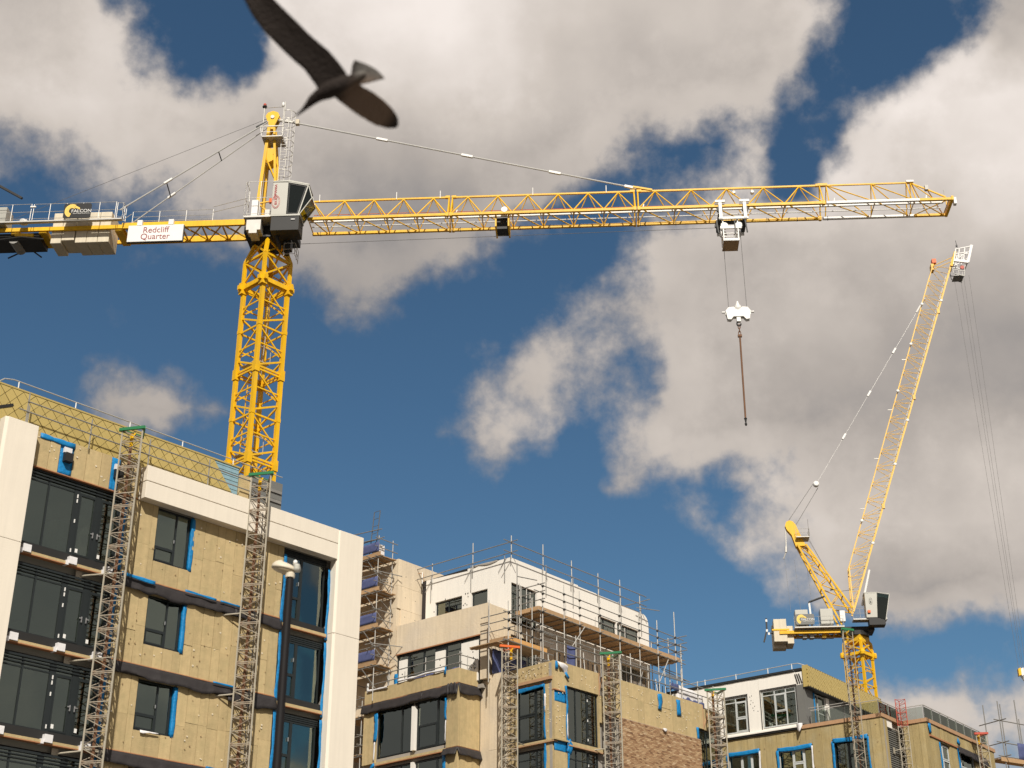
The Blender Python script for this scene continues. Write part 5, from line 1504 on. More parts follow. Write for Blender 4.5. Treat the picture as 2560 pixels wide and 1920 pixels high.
m_.box(1.05, 1.55, -.9, -.3, 49.95, 50.6); m_.lathe((1.3, -.6, 49.6), [(.16, 0), (.16, .5)], 12); m_.build('slew_motor', M['dark'], C1)
railing(C1, [(1.15, -.95), (1.85, -.95), (1.85, .1)], 49.35, .9, .7, 'galv')
# A frame
APX = (-.45, 0, 59.9)
for sy in (-1, 1):
    MB().bar((-.85, sy * .85, 51.5), (-.62, sy * .22, 59.6), .20, .24).build('a_frame_leg', M['yellow'], C1)
    MB().bar((.52, sy * .85, 51.5), (-.28, sy * .22, 59.6), .15, .18).build('a_frame_leg', M['yellow'], C1)
    b_ = MB(); b_.bar((-.70, sy * .42, 57.3), (.20, sy * .6, 55.2), .08); b_.bar((-.80, sy * .72, 53.4), (.40, sy * .72, 52.3), .10); b_.bar((-.8, sy * .74, 53.4), (.3, sy * .7, 53.6), .08)
    b_.build('a_frame_brace', M['yellow'], C1)['kind'] = 'stuff'
m_ = MB(); m_.prism([(-.72, -.42, 57.9), (-.05, -.42, 57.8), (-.18, -.42, 57.35), (-.02, -.42, 57.0), (-.55, -.42, 56.7), (-.72, -.42, 57.0)], (0, .84, 0)); m_.build('gusset', M['yellow'], C1)
head = [(-1.02 + .53, -.28, 60.8)]
pts = [(-.93, -.26, 60.55), (-.80, -.26, 60.82), (-.45, -.26, 60.95), (-.12, -.26, 60.82), (0.0, -.26, 60.55), (-.22, -.26, 59.95), (-.35, -.26, 59.5), (-.58, -.26, 59.5), (-.70, -.26, 59.95)]
MB().prism(pts, (0, .14, 0)).build('head_plate', M['yellow'], C1); MB().prism([(a, .12, c) for a, b, c in pts], (0, .14, 0)).build('head_plate', M['yellow'], C1)
m_ = MB(); m_.lathe((-.45, -.32, 60.45), [(.13, 0), (.13, .64)], 12, 'y'); m_.build('head_pin', M['galv'], C1)
m_ = MB(); m_.box(-.95, .42, -.75, .5, 58.55, 58.62); m_.build('head_platform', M['galv'], C1)
m_ = MB()
for x_, y_ in ((-.95, -.75), (.42, -.75), (.42, .5), (-.95, .5)): m_.bar((x_, y_, 58.6), (x_ - (.12 if x_ < 0 else -.02), y_, 59.36), .05)
for y_ in (-.78, .53): m_.bar((-1.1, y_, 59.34), (.46, y_, 59.34), .06); m_.bar((-1.0, y_, 58.9), (.44, y_, 58.9), .03)
m_.build('head_rail', M['galv'], C1)['kind'] = 'stuff'
m_ = MB(); m_.rod((-1.05, -.2, 59.3), (-1.05, -.2, 61.3), .04); m_.rod((-1.05, -.2, 61.25), (.28, -.2, 61.3), .022); m_.rod((.30, -.2, 59.5), (.33, -.2, 61.7), .03); m_.rod((-1.0, -.2, 60.35), (.3, -.2, 60.2), .03)
m_.build('beacon_frame', M['galv'], C1)['kind'] = 'stuff'
MB().lathe((-1.05, -.2, 61.3), [(.15, 0), (.16, .05), (.13, .09)], 14).build('beacon_base', M['dark'], C1)
MB().lathe((-1.05, -.2, 61.39), [(.10, 0), (.11, .12), (.07, .20), (.02, .22)], 14).build('beacon', M['redpaint'], C1, smooth=True)
MB().lathe((.18, -.2, 61.3), [(.05, 0), (.09, .06), (.09, .28), (.05, .34)], 10).build('anemometer', M['white'], C1, smooth=True)
# caged ladder up to the head
m_ = MB()
for x_ in (.28, .66): m_.rod((x_, -.35, 53.9), (x_ + (.0 if x_ < .5 else .02), -.35, 61.2 if x_ < .5 else 60.2), .028)
for k in range(24): m_.rod((.28, -.35, 54.1 + .27 * k), (.67, -.35, 54.1 + .27 * k), .012, 4)
m_.build('ladder', M['galv'], C1)['kind'] = 'stuff'
m_ = MB()
for k in range(7):
    zz = 55.9 + .78 * k; prev = None
    for j in range(13):
        a = -math.pi * .62 + j / 12 * math.pi * 1.24
        p = (.62 + .48 * math.cos(a), -.35 + .45 * math.sin(a), zz)
        if prev: m_.rod(prev, p, .016, 4)
        prev = p
for a in (-.9, 0, .9): m_.rod((.62 + .48 * math.cos(a), -.35 + .45 * math.sin(a), 55.5), (.62 + .48 * math.cos(a), -.35 + .45 * math.sin(a), 60.6), .010, 4)
m_.build('ladder_cage', M['galv'], C1)['kind'] = 'stuff'
# cab: silver side, big leaning windscreen
cab = MB(); Yn, Yf = -2.2, -.95
side = [(.46, 51.58), (1.42, 51.58), (1.42, 53.95), (.46, 53.98)]
cab.prism([(x, Yn, z) for x, z in side], (0, Yf - Yn, 0))
cab = cab.build('cab', M['cranegrey'], C1, bevel=.02)
gl = [(1.42, 51.60), (2.18, 51.56), (2.66, 53.62), (1.42, 53.93)]
MB().prism([(x, Yn + .03, z) for x, z in gl], (0, .02, 0)).build('door_glass', M['cabglass'], cab)
MB().prism([(x, Yf - .03, z) for x, z in gl], (0, .02, 0)).build('door_glass', M['cabglass'], cab)
fr = MB()
for y_ in (Yn, Yf - .06):
    fr.bar((2.18, y_ + .03, 51.56), (2.68, y_ + .03, 53.66), .07, .07); fr.bar((1.42, y_ + .03, 53.97), (2.70, y_ + .03, 53.66), .09, .08)
fr.box(.42, 2.3, Yn - .02, Yf + .02, 51.46, 51.575)
fr.build('cab_frame', M['cranegrey'], cab)
fr = MB()
for y_ in (Yn, Yf - .06): fr.bar((1.50, y_ + .028, 51.62), (1.50, y_ + .028, 53.86), .05); fr.bar((2.10, y_ + .028, 51.62), (2.56, y_ + .028, 53.6), .07); fr.bar((1.46, y_ + .028, 51.66), (2.14, y_ + .028, 51.62), .06); fr.bar((1.46, y_ + .028, 53.84), (2.6, y_ + .028, 53.56), .06)
fr.build('door_frame', M['dark'], cab)['kind'] = 'stuff'
ws = MB(); ws.add([(2.20, Yn + .05, 51.56), (2.20, Yf - .05, 51.56), (2.95, Yf - .05, 52.75), (2.95, Yn + .05, 52.75), (2.70, Yn + .05, 53.6), (2.70, Yf - .05, 53.6)], [(0, 1, 2, 3), (3, 2, 5, 4)])
ws.build('windscreen', M['cabglass'], cab, solid=.02)
ws = MB(); ws.add([(2.18, 0, 51.56), (2.95, 0, 52.75), (2.70, 0, 53.6)], [(0, 1, 2)])
for y_ in (Yn + .05, Yf - .05): MB().prism([(2.2, y_, 51.6), (2.95, y_, 52.75), (2.70, y_, 53.6)], (0, .015, 0)).build('side_glass', M['cabglass'], cab)
m_ = MB(); 
for y_ in (Yn + .04, Yf - .04): m_.bar((2.97, y_, 52.75), (2.72, y_, 53.64), .05); m_.bar((2.2, y_, 51.5), (2.97, y_, 52.75), .05)
m_.bar((2.2, Yn, 51.52), (2.2, Yf, 51.52), .05); m_.bar((2.97, Yn, 52.75), (2.97, Yf, 52.75), .03)
m_.build('windscreen_frame', M['cranegrey'], cab)['kind'] = 'stuff'
m_ = MB(); m_.prism([(.44, Yn - .03, 53.99), (1.44, Yn - .03, 53.99), (2.76, Yn - .03, 53.68), (2.76, Yn - .03, 53.76), (1.5, Yn - .03, 54.10), (.44, Yn - .03, 54.06)], (0, Yf - Yn + .06, 0)); m_.build('cab_roof', M['cranegrey'], cab)
m_ = MB(); m_.box(.5, 2.25, Yn + .02, Yf, 50.45, 51.44); m_.build('cab_base', M['dark'], cab)
m_ = MB(); m_.box(1.55, 2.0, -1.85, -1.3, 51.6, 52.1); m_.box(1.5, 1.65, -1.85, -1.3, 52.1, 52.8); m_.build('seat', M['dark'], cab)
m_ = MB(); m_.box(1.8, 2.15, -1.9, -1.7, 53.0, 53.3); m_.build('screen', M['tarp'], cab)
MB().box(1.75, 2.0, Yn - .03, Yn, 51.16, 51.22).build('lamp_strip', M['white'], cab)
text(cab, 'COMANSA', .22, (.66, Yn - .012, 53.25), 'red_text', vertical=True, sx=1.05)
text(cab, 'BECK', .22, (.72, Yn - .012, 52.55), 'red_text', vertical=True)
m_ = MB()
for rx, rz in ((.25, .47), (.19, .39)):
    prev = None
    for j in range(25):
        a = j / 24 * 2 * math.pi; p = (.72 + rx * math.cos(a), Yn - .012, 52.50 + rz * math.sin(a))
        if prev: m_.bar(prev, p, .014, .022)
        prev = p
m_.build('emblem', M['red_text'], cab)['kind'] = 'stuff'
# platform behind the cab
m_ = MB(); m_.box(-1.30, .44, -2.0, -.95, 51.58, 51.70); m_.build('cab_platform', M['galv'], C1)
railing(C1, [(.42, -2.0), (-1.12, -2.0), (-1.3, -1.95), (-1.3, -1.0)], 51.7, 2.5, .85, 'galv')
m_ = MB(); m_.box(-.95, -.55, -1.6, -1.2, 51.75, 53.1); m_.build('electric_cabinet', M['white'], C1)
m_ = MB(); m_.box(-.05, .25, -1.7, -1.3, 51.72, 52.3); m_.build('switch_box', M['galv'], C1)
m_ = MB(); m_.box(.12, .34, -1.6, -1.4, 52.9, 53.2); m_.build('klaxon', M['orange'], C1)
# jib
ZB, ZT, W = 52.0, 53.87, .90
secs = [(2.5, 11.38, [2.60, 4.63, 6.53, 8.41, 10.32]), (11.48, 23.10, [12.52, 14.43, 16.34, 18.25, 20.15, 22.05]), (23.22, 34.72, [24.37, 26.64, 28.86, 31.15, 33.39])]
for i, (x0, x1, pk) in enumerate(secs):
    m_ = MB()
    for s in (-1, 1): m_.box(x0, x1, s * W - .085, s * W + .085, ZB - .085, ZB + .085)
    m_.bar((x0 if i else 2.6, 0, ZT), (x1, 0, ZT), .11)
    for s in (-1, 1):
        for xx in (x0 + .05, x1 - .05):
            if xx > 3: m_.box(xx - .08, xx + .08, s * W - .11, s * W + .11, ZB - .12, ZB + .12)
    for xx in (x0 + .15, x1 - .15):
        if xx > 3: m_.box(xx - .15, xx + .15, -.09, .09, ZT - .06, ZT + .10)
    sec = m_.build('jib_section', M['yellow'], C1); sec['kind'] = 'stuff'
    l_ = MB()
    bn = [x0 + .05] + [(a + b) / 2 for a, b in zip(pk, pk[1:])] + [x1 - .07]
    for s in (-1, 1):
        for a, p, b in zip(bn, pk, bn[1:]):
            if p - a > .3: l_.rod((a, s * W, ZB + .04), (p, 0, ZT - .03), .042 if s < 0 else .034)
            l_.rod((p, 0, ZT - .03), (b, s * W, ZB + .04), .042 if s < 0 else .034)
        if i: l_.rod((x0 + .04, s * W, ZB), (x0 + .06, 0, ZT), .045)
        l_.rod((x1 - .04, s * W, ZB), (x1 - .06, 0, ZT), .045)
    for a, b in zip(bn, bn[1:]):
        l_.rod((a, -W, ZB), (a, W, ZB), .035)
        l_.rod((a + .12, -W, ZB), (b - .1, W, ZB), .04)
    l_.build('lacing', M['yellow'], sec)['kind'] = 'stuff'
    m2 = MB()
    n = int((x1 - x0) / 1.9)
    for k in range(n + 1): xx = x0 + .5 + k * 1.9; m2.box(xx, xx + .03, W - .10, W + .10, ZB - .10, ZB + .14)
    m2.build('cable_clip', M['dark'], sec)['kind'] = 'stuff'
# outer section: white chords, then the tip
m_ = MB()
for s in (-1, 1): m_.box(34.82, 40.5, s * W - .08, s * W + .08, ZB - .08, ZB + .08)
o = m_.build('jib_section', M['white'], C1); o['kind'] = 'stuff'
m_ = MB()
for s in (-1, 1): m_.box(40.5, 42.5, s * W - .079, s * W + .079, ZB - .079, ZB + .079)
m_.bar((34.9, 0, ZT), (40.3, 0, ZT), .09); m_.bar((40.3, 0, ZT), (42.35, 0, 52.75), .08); m_.bar((42.35, 0, 52.75), (42.35, 0, ZB + .1), .06)
m_.box(42.42, 42.56, -W - .1, W + .1, ZB - .1, ZB + .18)
m_.box(34.55, 35.15, -.10, .10, ZT - .05, ZT + .12)
for s in (-1, 1):
    for a, b in (((35.1, 0, ZT), (37.75, s * W, ZB)), ((37.87, 0, ZT), (40.2, s * W, ZB)), ((35.08, 0, ZT), (35.0, s * W, ZB)), ((37.87, 0, ZT), (37.85, s * W, ZB)), ((40.3, 0, ZT), (40.3, s * W, ZB)), ((40.05, 0, ZT), (40.05, s * W, ZB)), ((40.35, 0, ZT), (41.4, s * W, ZB)), ((41.3, 0, 53.3), (42.3, s * W, ZB))):
        m_.rod(a, b, .036)
for a, b in ((34.9, 37.8), (37.8, 40.2), (40.3, 42.3)): m_.rod((a, -W, ZB), (b, W, ZB), .036); m_.rod((b, -W, ZB), (b, W, ZB), .034)
m_.rod((40.4, W, ZB), (42.3, -W, ZB), .03)
m_.build('jib_tip', M['yellow'], C1)['kind'] = 'stuff'
MB().box(40.05, 40.5, -.14, .14, ZT + .0, ZT + .13).build('tip_clevis', M['white'], C1)
m_ = MB(); m_.box(42.56, 42.72, -W - .05, -W + .25, ZB - .35, ZB + .1); m_.build('tip_buffer', M['white'], C1)
m_ = MB(); m_.box(41.15, 41.35, -.12, .12, 53.28, 53.6); m_.rod((42.3, 0, 52.8), (42.3, 0, 53.3), .02); m_.build('tip_pulley', M['galvdark'], C1)
m_ = MB()
m_.bar((2.6, -.52, ZB + .02), (42.0, -.52, ZB + .02), .12, .10); m_.build('cable_tray', M['white'], C1)
MB().rod((2.6, .12, ZB + .03), (42.0, .12, ZB + .03), .034).build('handline', M['white'], C1)
MB().rod((2.7, 0, ZB + .85), (42.3, 0, ZB + .62), .018).build('trolley_rope', M['orange'], C1)
MB().rod((1.9, .0, 50.75), (28.3, .0, 51.0), .014).build('hoist_rope', M['rope'], C1)
for x_ in (3.0, 7.95, 10.75, 16.65, 21.3): MB().rod((x_, -.05, ZT - .05), (x_, -.05, ZT + .50), .028).build('lifeline_post', M['white'], C1)
for x_ in (11.75, 23.5, 35.35, 41.0): MB().rod((x_, -.4, ZB + .1), (x_ + .12, -.25, ZB + .75), .04).build('rope_guide', M['white'], C1)
m_ = MB(); m_.box(14.36, 15.12, -.35, .5, 51.20, 52.0); m_.build('trolley_winch', M['dark'], C1)
m_ = MB(); m_.box(14.30, 14.40, -.75, .7, 51.15, 52.1); m_.box(15.1, 15.2, -.75, .7, 51.15, 52.1); m_.build('winch_frame', M['yellow'], C1)['kind'] = 'stuff'
MB().lathe((14.9, -1.0, ZB + .22), [(.2, 0), (.2, .3)], 16, 'y').build('winch_drum', M['white'], C1)
for x_ in (29.3, 30.45): MB().lathe((x_, -.16, ZT - .36), [(.09, 0), (.12, .05), (.12, .22), (.09, .27)], 14, 'y').build('rope_pulley', M['white'], C1)
for x_ in (29.3, 30.45): MB().bar((x_, 0, ZT - .1), (x_, 0, ZT - .36), .06).build('pulley_hanger', M['yellow'], C1)
# tie bars
def tie(t, pts, r, cps, mat='pendant', cl=.38, cw=.15):
    for a, b in zip(pts, pts[1:]): MB().rod(a, b, r).build('tie_bar', M[mat], t)
    for p in cps:
        d = (Vector(pts[-1]) - Vector(pts[0])).normalized() * cl
        MB().bar(tuple(Vector(p) - d), tuple(Vector(p) + d), cw, cw).build('tie_coupling', M[mat if mat != 'pendant' else 'white'], t)
P0, P1 = (.1, 0, 60.35), (23.35, 0, 54.08)
def on(f): return tuple(Vector(P0).lerp(Vector(P1), f))
tie(C1, [P0, P1], .052, [on(.29), on(.53), on(.773), on(.978)])
MB().bar((-.3, 0, 60.4), (1.2, 0, 60.12), .14, .16).build('tie_head', M['galv'], C1)
MB().box(1.05, 1.3, -.14, .14, 59.95, 60.3).build('tie_pin', M['ballast'], C1)
MB().bar((23.0, 0, 54.2), (24.2, 0, 53.92), .22, .12).build('tie_lug', M['yellow'], C1)
for sy, w in ((-.6, .045), (.6, .038)):
    tie(C1, [(-.7, sy * .4, 60.1), (-9.7, sy * 1.0, 53.35 if sy < 0 else 52.7)], w, [(-6.85, sy * .85, 55.49 if sy < 0 else 55.06)], cl=.3, cw=.12)
for k, x_ in enumerate((-6.95, -3.8)):
    f = (-.7 - x_) / 9.0
    MB().bar((x_, -.24 - .36 * f * 1.0, 60.1 - 6.75 * f), (x_ + .05, .24 + .36 * f, 60.1 - 7.4 * f), .055).build('tie_spreader', M['dark'], C1)
MB().rod((-.9, 0, 60.5), (-17.5, 0, 53.0), .012).build('safety_line', M['rope'], C1)
MB().bar((-1.5, -.2, 59.7), (-.8, -.2, 60.1), .13, .10).build('tie_shackle', M['dark'], C1)
# counter jib
m_ = MB()
for s in (-1, 1): m_.box(-9.32, -1.45, s * W - .09, s * W + .09, 51.70, 52.10)
m_.build('counter_jib_beam', M['yellow'], C1)['kind'] = 'stuff'
m_ = MB()
for s in (-1, 1): m_.box(-20.5, -9.32, s * W - .08, s * W + .08, 51.72, 51.98)
m_.build('counter_jib_beam', M['yellow'], C1)['kind'] = 'stuff'
m_ = MB()
xs = [-1.6, -2.9, -4.2, -5.5, -6.8, -8.1, -9.2]
for a, b in zip(xs, xs[1:]):
    m_.bar((a, -W, 51.82), (b, W, 51.80), .08); m_.bar((a, W, 51.80), (b, -W, 51.82), .08); m_.bar((b, -W, 51.75), (b, W, 51.75), .09)
m_.build('counter_jib_lacing', M['yellow'], C1)['kind'] = 'stuff'
for x_ in (-9.5, -14.4, -16.2): MB().box(x_ - .25, x_ + .25, -W, W, 51.55, 51.85).build('cross_beam', M['yellow'], C1)
m_ = MB(); m_.box(-17.8, -14.6, -.75, .75, 51.2, 51.7); m_.build('hoist_base', M['dark'], C1)
MB().lathe((-16.3, -.7, 51.35), [(.35, 0), (.35, 1.4)], 16, 'y').build('hoist_drum', M['galvdark'], C1)
m_ = MB(); m_.bar((-16.2, -.8, 51.55), (-15.0, -.8, 51.45), .22); m_.build('hoist_motor', M['yellow'], C1)
m_ = MB(); m_.path([(-19, -1.3, 51.2), (-17.2, -1.3, 50.9), (-15.6, -1.2, 51.15), (-14.2, -1.1, 51.0)], .05); m_.path([(-17.2, .9, 50.9), (-15.9, .9, 51.6), (-15.0, .9, 50.9)], .05); m_.build('service_frame', M['dark'], C1)['kind'] = 'stuff'
# ballast slabs hung through the counter jib
for (a, b, z0) in ((-13.86, -13.20, 50.86), (-13.18, -12.36, 51.06), (-12.28, -11.58, 50.86), (-11.56, -10.86, 50.86), (-10.84, -10.12, 50.86)):
    MB().box(a, b, -.80, .80, z0, 53.10 if a != -13.18 else 52.9).build('counterweight', M['ballast'], C1, bevel=.03)
# walkways and rails
m_ = MB(); m_.box(-20, -9.15, -1.66, -1.40, 51.97, 52.06); m_.build('walkway', M['galv'], C1)
m_ = MB(); m_.box(-9.0, -1.5, -.72, -.2, 52.11, 52.16); m_.build('walkway', M['galv'], C1)
railing(C1, [(-20, -1.66), (-15.05, -1.66)], 52.06, 1.22, 1.3); railing(C1, [(-14.9, -1.66), (-9.6, -1.66)], 52.06, 1.2, 1.15); railing(C1, [(-9.5, -1.66), (-9.15, -1.6), (-9.15, -1.0)], 52.06, 1.15, .4)
railing(C1, [(-8.7, -.95), (-3.55, -.95)], 52.1, .82, 1.7); railing(C1, [(-20, 1.2), (-9.4, 1.2)], 51.9, .9, 1.6)
m_ = MB(); m_.rod((-3.5, -1.2, 52.95), (-1.3, -1.6, 53.25), .02); m_.rod((-3.5, -1.2, 52.55), (-1.3, -1.6, 52.8), .02); m_.rod((-9.2, -1.2, 52.2), (-8.7, -1.2, 52.6), .02); m_.build('handline', M['galv'], C1)['kind'] = 'stuff'
m_ = MB(); m_.box(-18.6, -16.75, -1.4, -.3, 52.08, 53.3); m_.build('hoist_cabinet', M['cranegrey'], C1)
m_ = MB(); m_.lathe((-15.55, -1.35, 52.06), [(.28, 0), (.24, .22), (.10, .3)], 14); m_.build('cable_drum', M['white'], C1)
MB().box(-15.1, -14.75, -1.75, -1.68, 53.0, 53.09).build('name_tag', M['white'], C1)
m_ = MB(); m_.bar((-19.4, -1.5, 56.05), (-15.85, -1.5, 53.86), .17, .13); m_.build('service_boom', M['dark'], C1)
MB().bar((-19.3, -1.4, 52.0), (-19.3, -1.5, 56.0), .16).build('boom_post', M['galv'], C1)
# trolley
m_ = MB()
for x_ in (28.28, 29.78):
    m_.box(x_ - .30, x_ + .30, -W - .24, -W - .10, ZB + .16, ZB + .32); m_.box(x_ - .10, x_ + .10, -W - .22, -W - .12, ZB - 1.0, ZB + .18)
    m_.box(x_ - .10, x_ + .10, W + .10, W + .2, ZB - .95, ZB + .25)
m_.box(28.15, 29.95, -W - .2, -W - .08, ZB - 1.05, ZB - .9)
m_.box(28.2, 29.5, -W - .1, -W + .0, 50.32, 50.5)
m_.build('trolley_frame', M['white'], C1)['kind'] = 'stuff'
for x_ in (28.25, 29.8):
    m_ = MB(); m_.box(x_ - .12, x_ + .12, -W + .05, W + .1, ZB - .75, ZB - .5); m_.build('trolley_body', M['dark'], C1)
    for y_ in (-W - .02, W + .02): MB().lathe((x_, y_ - .09, ZB - .28), [(.19, 0), (.19, .18)], 14, 'y').build('trolley_wheel', M['dark'], C1)
MB().box(28.3, 29.75, -.1, .1, ZB - .72, ZB - .55).build('trolley_spreader', M['dark'], C1)
for x_ in (28.5, 29.4):
    for y_ in (-.5, .5): MB().lathe((x_, y_ - .06, ZB - 1.2), [(.24, 0), (.24, .12)], 18, 'y').build('sheave', M['white'], C1)
m_ = MB()
for x_ in (28.38, 29.28):
    for y_ in (-.95, .25): m_.bar((x_, y_, 49.45), (x_, y_, 51.0), .07)
for z_ in (49.50, 49.98, 50.5):
    for y_ in (-.95, .25): m_.bar((28.38, y_, z_), (29.28, y_, z_), .08 if z_ < 49.9 else .05)
    for x_ in (28.38, 29.28): m_.bar((x_, -.95, z_), (x_, .25, z_), .06)
m_.box(28.34, 29.32, -.99, -.955, 49.45, 49.62)
m_.build('basket_cage', M['white'], C1)['kind'] = 'stuff'
MB().box(28.36, 29.30, -.93, .27, 49.44, 49.48).build('basket_floor', M['wood'], C1)
m_ = MB()
for x_ in (28.0, 29.75): m_.bar((x_, -W - .1, 50.9), (x_ + .08, -W - .1, 50.0), .08)
m_.bar((29.1, -1.0, 50.9), (29.1, -1.0, 49.9), .07); m_.build('bump_stop', M['dark'], C1)['kind'] = 'stuff'
# hook block on its ropes, the lifting rod below
HB = root('hook_block', -15.3, 80.0, 0, 93.3, 'white hook block hanging on two thin ropes below the trolley', 'hook block')
for x_, xt in ((28.45, 28.42), (29.54, 29.5)): MB().rod((xt, -.1, 50.9), (x_, 0, 45.15), .016, 5).build('hoist_rope', M['rope'], HB)
pl = [(28.25, -.16, 45.02), (28.42, -.16, 45.25), (28.75, -.16, 45.28), (28.85, -.16, 45.12), (29.12, -.16, 45.12), (29.25, -.16, 45.28), (29.58, -.16, 45.25), (29.75, -.16, 45.0), (29.66, -.16, 44.45), (29.45, -.16, 44.42), (29.30, -.16, 44.62), (28.70, -.16, 44.62), (28.55, -.16, 44.42), (28.34, -.16, 44.45)]
MB().prism(pl, (0, .09, 0)).build('side_plate', M['white'], HB); MB().prism([(a, .10, c) for a, b, c in pl], (0, .09, 0)).build('side_plate', M['white'], HB)
for x_ in (28.48, 29.50): MB().lathe((x_, -.06, 44.9), [(.26, 0), (.22, .06), (.26, .12)], 20, 'y').build('sheave', M['galv'], HB)
for x_ in (28.12, 29.86): MB().lathe((x_ - .09, 0, 44.98), [(.06, 0), (.07, .18)], 10, 'x').build('end_pin', M['white'], HB)
MB().lathe((29.0, 0, 45.1), [(.18, 0), (.22, .12), (.22, .28), (.12, .36), (.05, .62)], 14).build('swivel_head', M['white'], HB, smooth=False)
m_ = MB(); m_.box(28.88, 29.12, -.12, .12, 44.3, 44.65); m_.build('hook_shank', M['white'], HB)
m_ = MB(); m_.path([(29.0 + .12 * math.cos(a), 0, 44.18 + .15 * math.sin(a)) for a in [math.pi * .55 + i * .42 for i in range(12)]], .045); m_.build('hook', M['dark'], HB)
LR = root('lifting_rod', -15.3, 80.0, 0, 93.3, 'long rusty lifting rod on chain links hanging from the hook block', 'lifting rod')
for k in range(3):
    m_ = MB(); zc_ = 43.98 - .22 * k
    m_.path([((29.0 + (.07 * math.cos(a) if k % 2 == 0 else 0)), (0 if k % 2 == 0 else .07 * math.cos(a)), zc_ + .15 * math.sin(a)) for a in [i * math.pi / 5 for i in range(11)]], .025); m_.build('chain_link', M['rack'], LR)
MB().box(28.88, 29.12, -.08, .08, 43.28, 43.42).build('rod_collar', M['rack'], LR)
MB().rod((29.0, 0, 43.35), (28.96, 0, 37.9), .055, 8).build('rod', M['rack'], LR)
MB().lathe((28.96, 0, 37.45), [(.05, 0), (.08, .1), (.04, .2), (.07, .4), (.10, .45), (.05, .5)], 10).build('rod_end', M['dark'], LR)
# boards on the counter jib
SG = root('site_sign', -15.3, 80.0, 0, 93.3, 'white sign reading Redcliff Quarter in dark red on the counter jib', 'sign')
MB().box(-8.79, -5.28, -1.20, -1.10, 50.55, 51.73).build('sign_board', M['white'], SG)
m_ = MB(); m_.box(-8.81, -5.24, -1.09, -1.02, 50.51, 51.74); m_.build('sign_back', M['dark'], SG)
for x_ in (-8.1, -6.1): MB().box(x_ - .16, x_ + .16, -1.22, -1.0, 51.74, 52.12).build('sign_bracket', M['white'], SG)
text(SG, 'Redcliff', .60, (-7.02, -1.205, 51.36), 'maroon', sx=.93); text(SG, 'Quarter', .60, (-7.02, -1.205, 50.88), 'maroon', sx=.93)
def falcon(t, x0, x1, z0, z1, y, board, name='board'):
    """Rounded board with a gold bird of prey head sweeping into a white word."""
    w, h = x1 - x0, z1 - z0
    r = .12 * h; pts = []
    for cx, cz, a0 in ((x1 - r, z1 - r, 0), (x0 + r, z1 - r, 90), (x0 + r, z0 + r, 180), (x1 - r, z0 + r, 270)):
        for k in range(5): a = R(a0 + k * 22.5); pts.append((cx + r * math.cos(a), y, cz + r * math.sin(a)))
    MB().prism(pts, (0, .06, 0)).build(name, M[board], t)
    cx, cz = x0 + .30 * w, z0 + .50 * h
    for k in range(5):      # swept feathers from the brow round to the neck
        m_ = MB(); q = []
        R0, R1 = (.46 - .05 * k) * h, (.41 - .055 * k) * h
        a0, a1 = 58 - 4 * k, 250 + 7 * k - (0 if k < 2 else 4 * k)
        n = 12
        for i in range(n + 1):
            a = R(a0 + (a1 - a0) * i / n); q.append((cx + R0 * math.cos(a) * .92, cz + R0 * math.sin(a)))
        for i in range(n, -1, -1):
            a = R(a0 + (a1 - a0) * i / n); rr_ = R1 * (1 - .0 * i); q.append((cx + rr_ * math.cos(a) * .92, cz + rr_ * math.sin(a)))
        vs = [(a, y - .008, b) for a, b in q] + [(a, y + .001, b) for a, b in q]
        N_ = len(q); fs = []
        for i in range(n):
            j = N_ - 1 - i; fs.append((i, i + 1, j - 1, j)); fs.append((N_ + i, N_ + j, N_ + j - 1, N_ + i + 1))
        m_.add(vs, fs); m_.build('bird_emblem', M['gold_text'], t)
    m_ = MB(); m_.prism([(cx + .20 * h, y - .008, cz + .36 * h), (cx + .46 * h, y - .008, cz + .20 * h), (cx + .48 * h, y - .008, cz + .06 * h), (cx + .36 * h, y - .008, cz + .13 * h), (cx + .12 * h, y - .008, cz + .20 * h)], (0, .009, 0)); m_.build('bird_emblem', M['gold_text'], t)
    text(t, 'FALCON', .30 * h, (x0 + .655 * w, y - .006, z0 + .47 * h), 'white', sx=1.02)
    text(t, 'TOWER CRANE SERVICES LTD', .075 * h, (x0 + .655 * w, y - .006, z0 + .30 * h), 'white')
FS = root('hire_board', -15.3, 80.0, 0, 93.3, 'black board with a gold bird head and the word FALCON on the crane walkway', 'sign')
falcon(FS, -12.90, -11.15, 52.08, 53.16, -1.76, 'sign_black')

# =================================================== luffing crane
C2 = root('luffing_crane', 34.2, 143.0, 0, 95.0, 'yellow luffing crane with a steeply raised jib above the right block', 'crane', 'tower cranes')
build_mast(C2, 1.9, 5.9, 2, 41.95, 52.0, 12)
T2 = rotT(52.0)
m_ = MB(T2)
for s in (-1, 1):
    m_.box(-1.3, 1.3, s - .12, s + .12, 41.9, 42.2); m_.box(s - .118, s + .118, -1.3, 1.3, 41.902, 42.198)
    for q in (-1, 1): m_.lathe((s * 1.12, q * 1.12, 41.8), [(.22, 0), (.26, .25), (.22, .5)], 10)
m_.build('collar', M['yellow'], C2)['kind'] = 'stuff'
m_ = MB(T2)
for x, y in cs:
    m_.bar((x, y, 42.2), (x * .95, y * .95, 43.2), .24); m_.bar((x * .95, y * .95, 43.2), (x * .55, y * .55, 43.9), .24)
    m_.prism([(x * 1.0, y * .96, 43.3), (x * .4, y * .96, 43.3), (x * .96, y * .96, 42.4)], (0, -.04 * y, 0))
for i in range(4):
    (x0, y0), (x1, y1) = cs[i], cs[(i + 1) % 4]
    m_.bar((x0, y0, 42.3), (x1, y1, 43.3), .13); m_.bar((x1, y1, 42.3), (x0, y0, 43.3), .13)
m_.box(-.9, .9, -.9, .9, 43.3, 43.9)
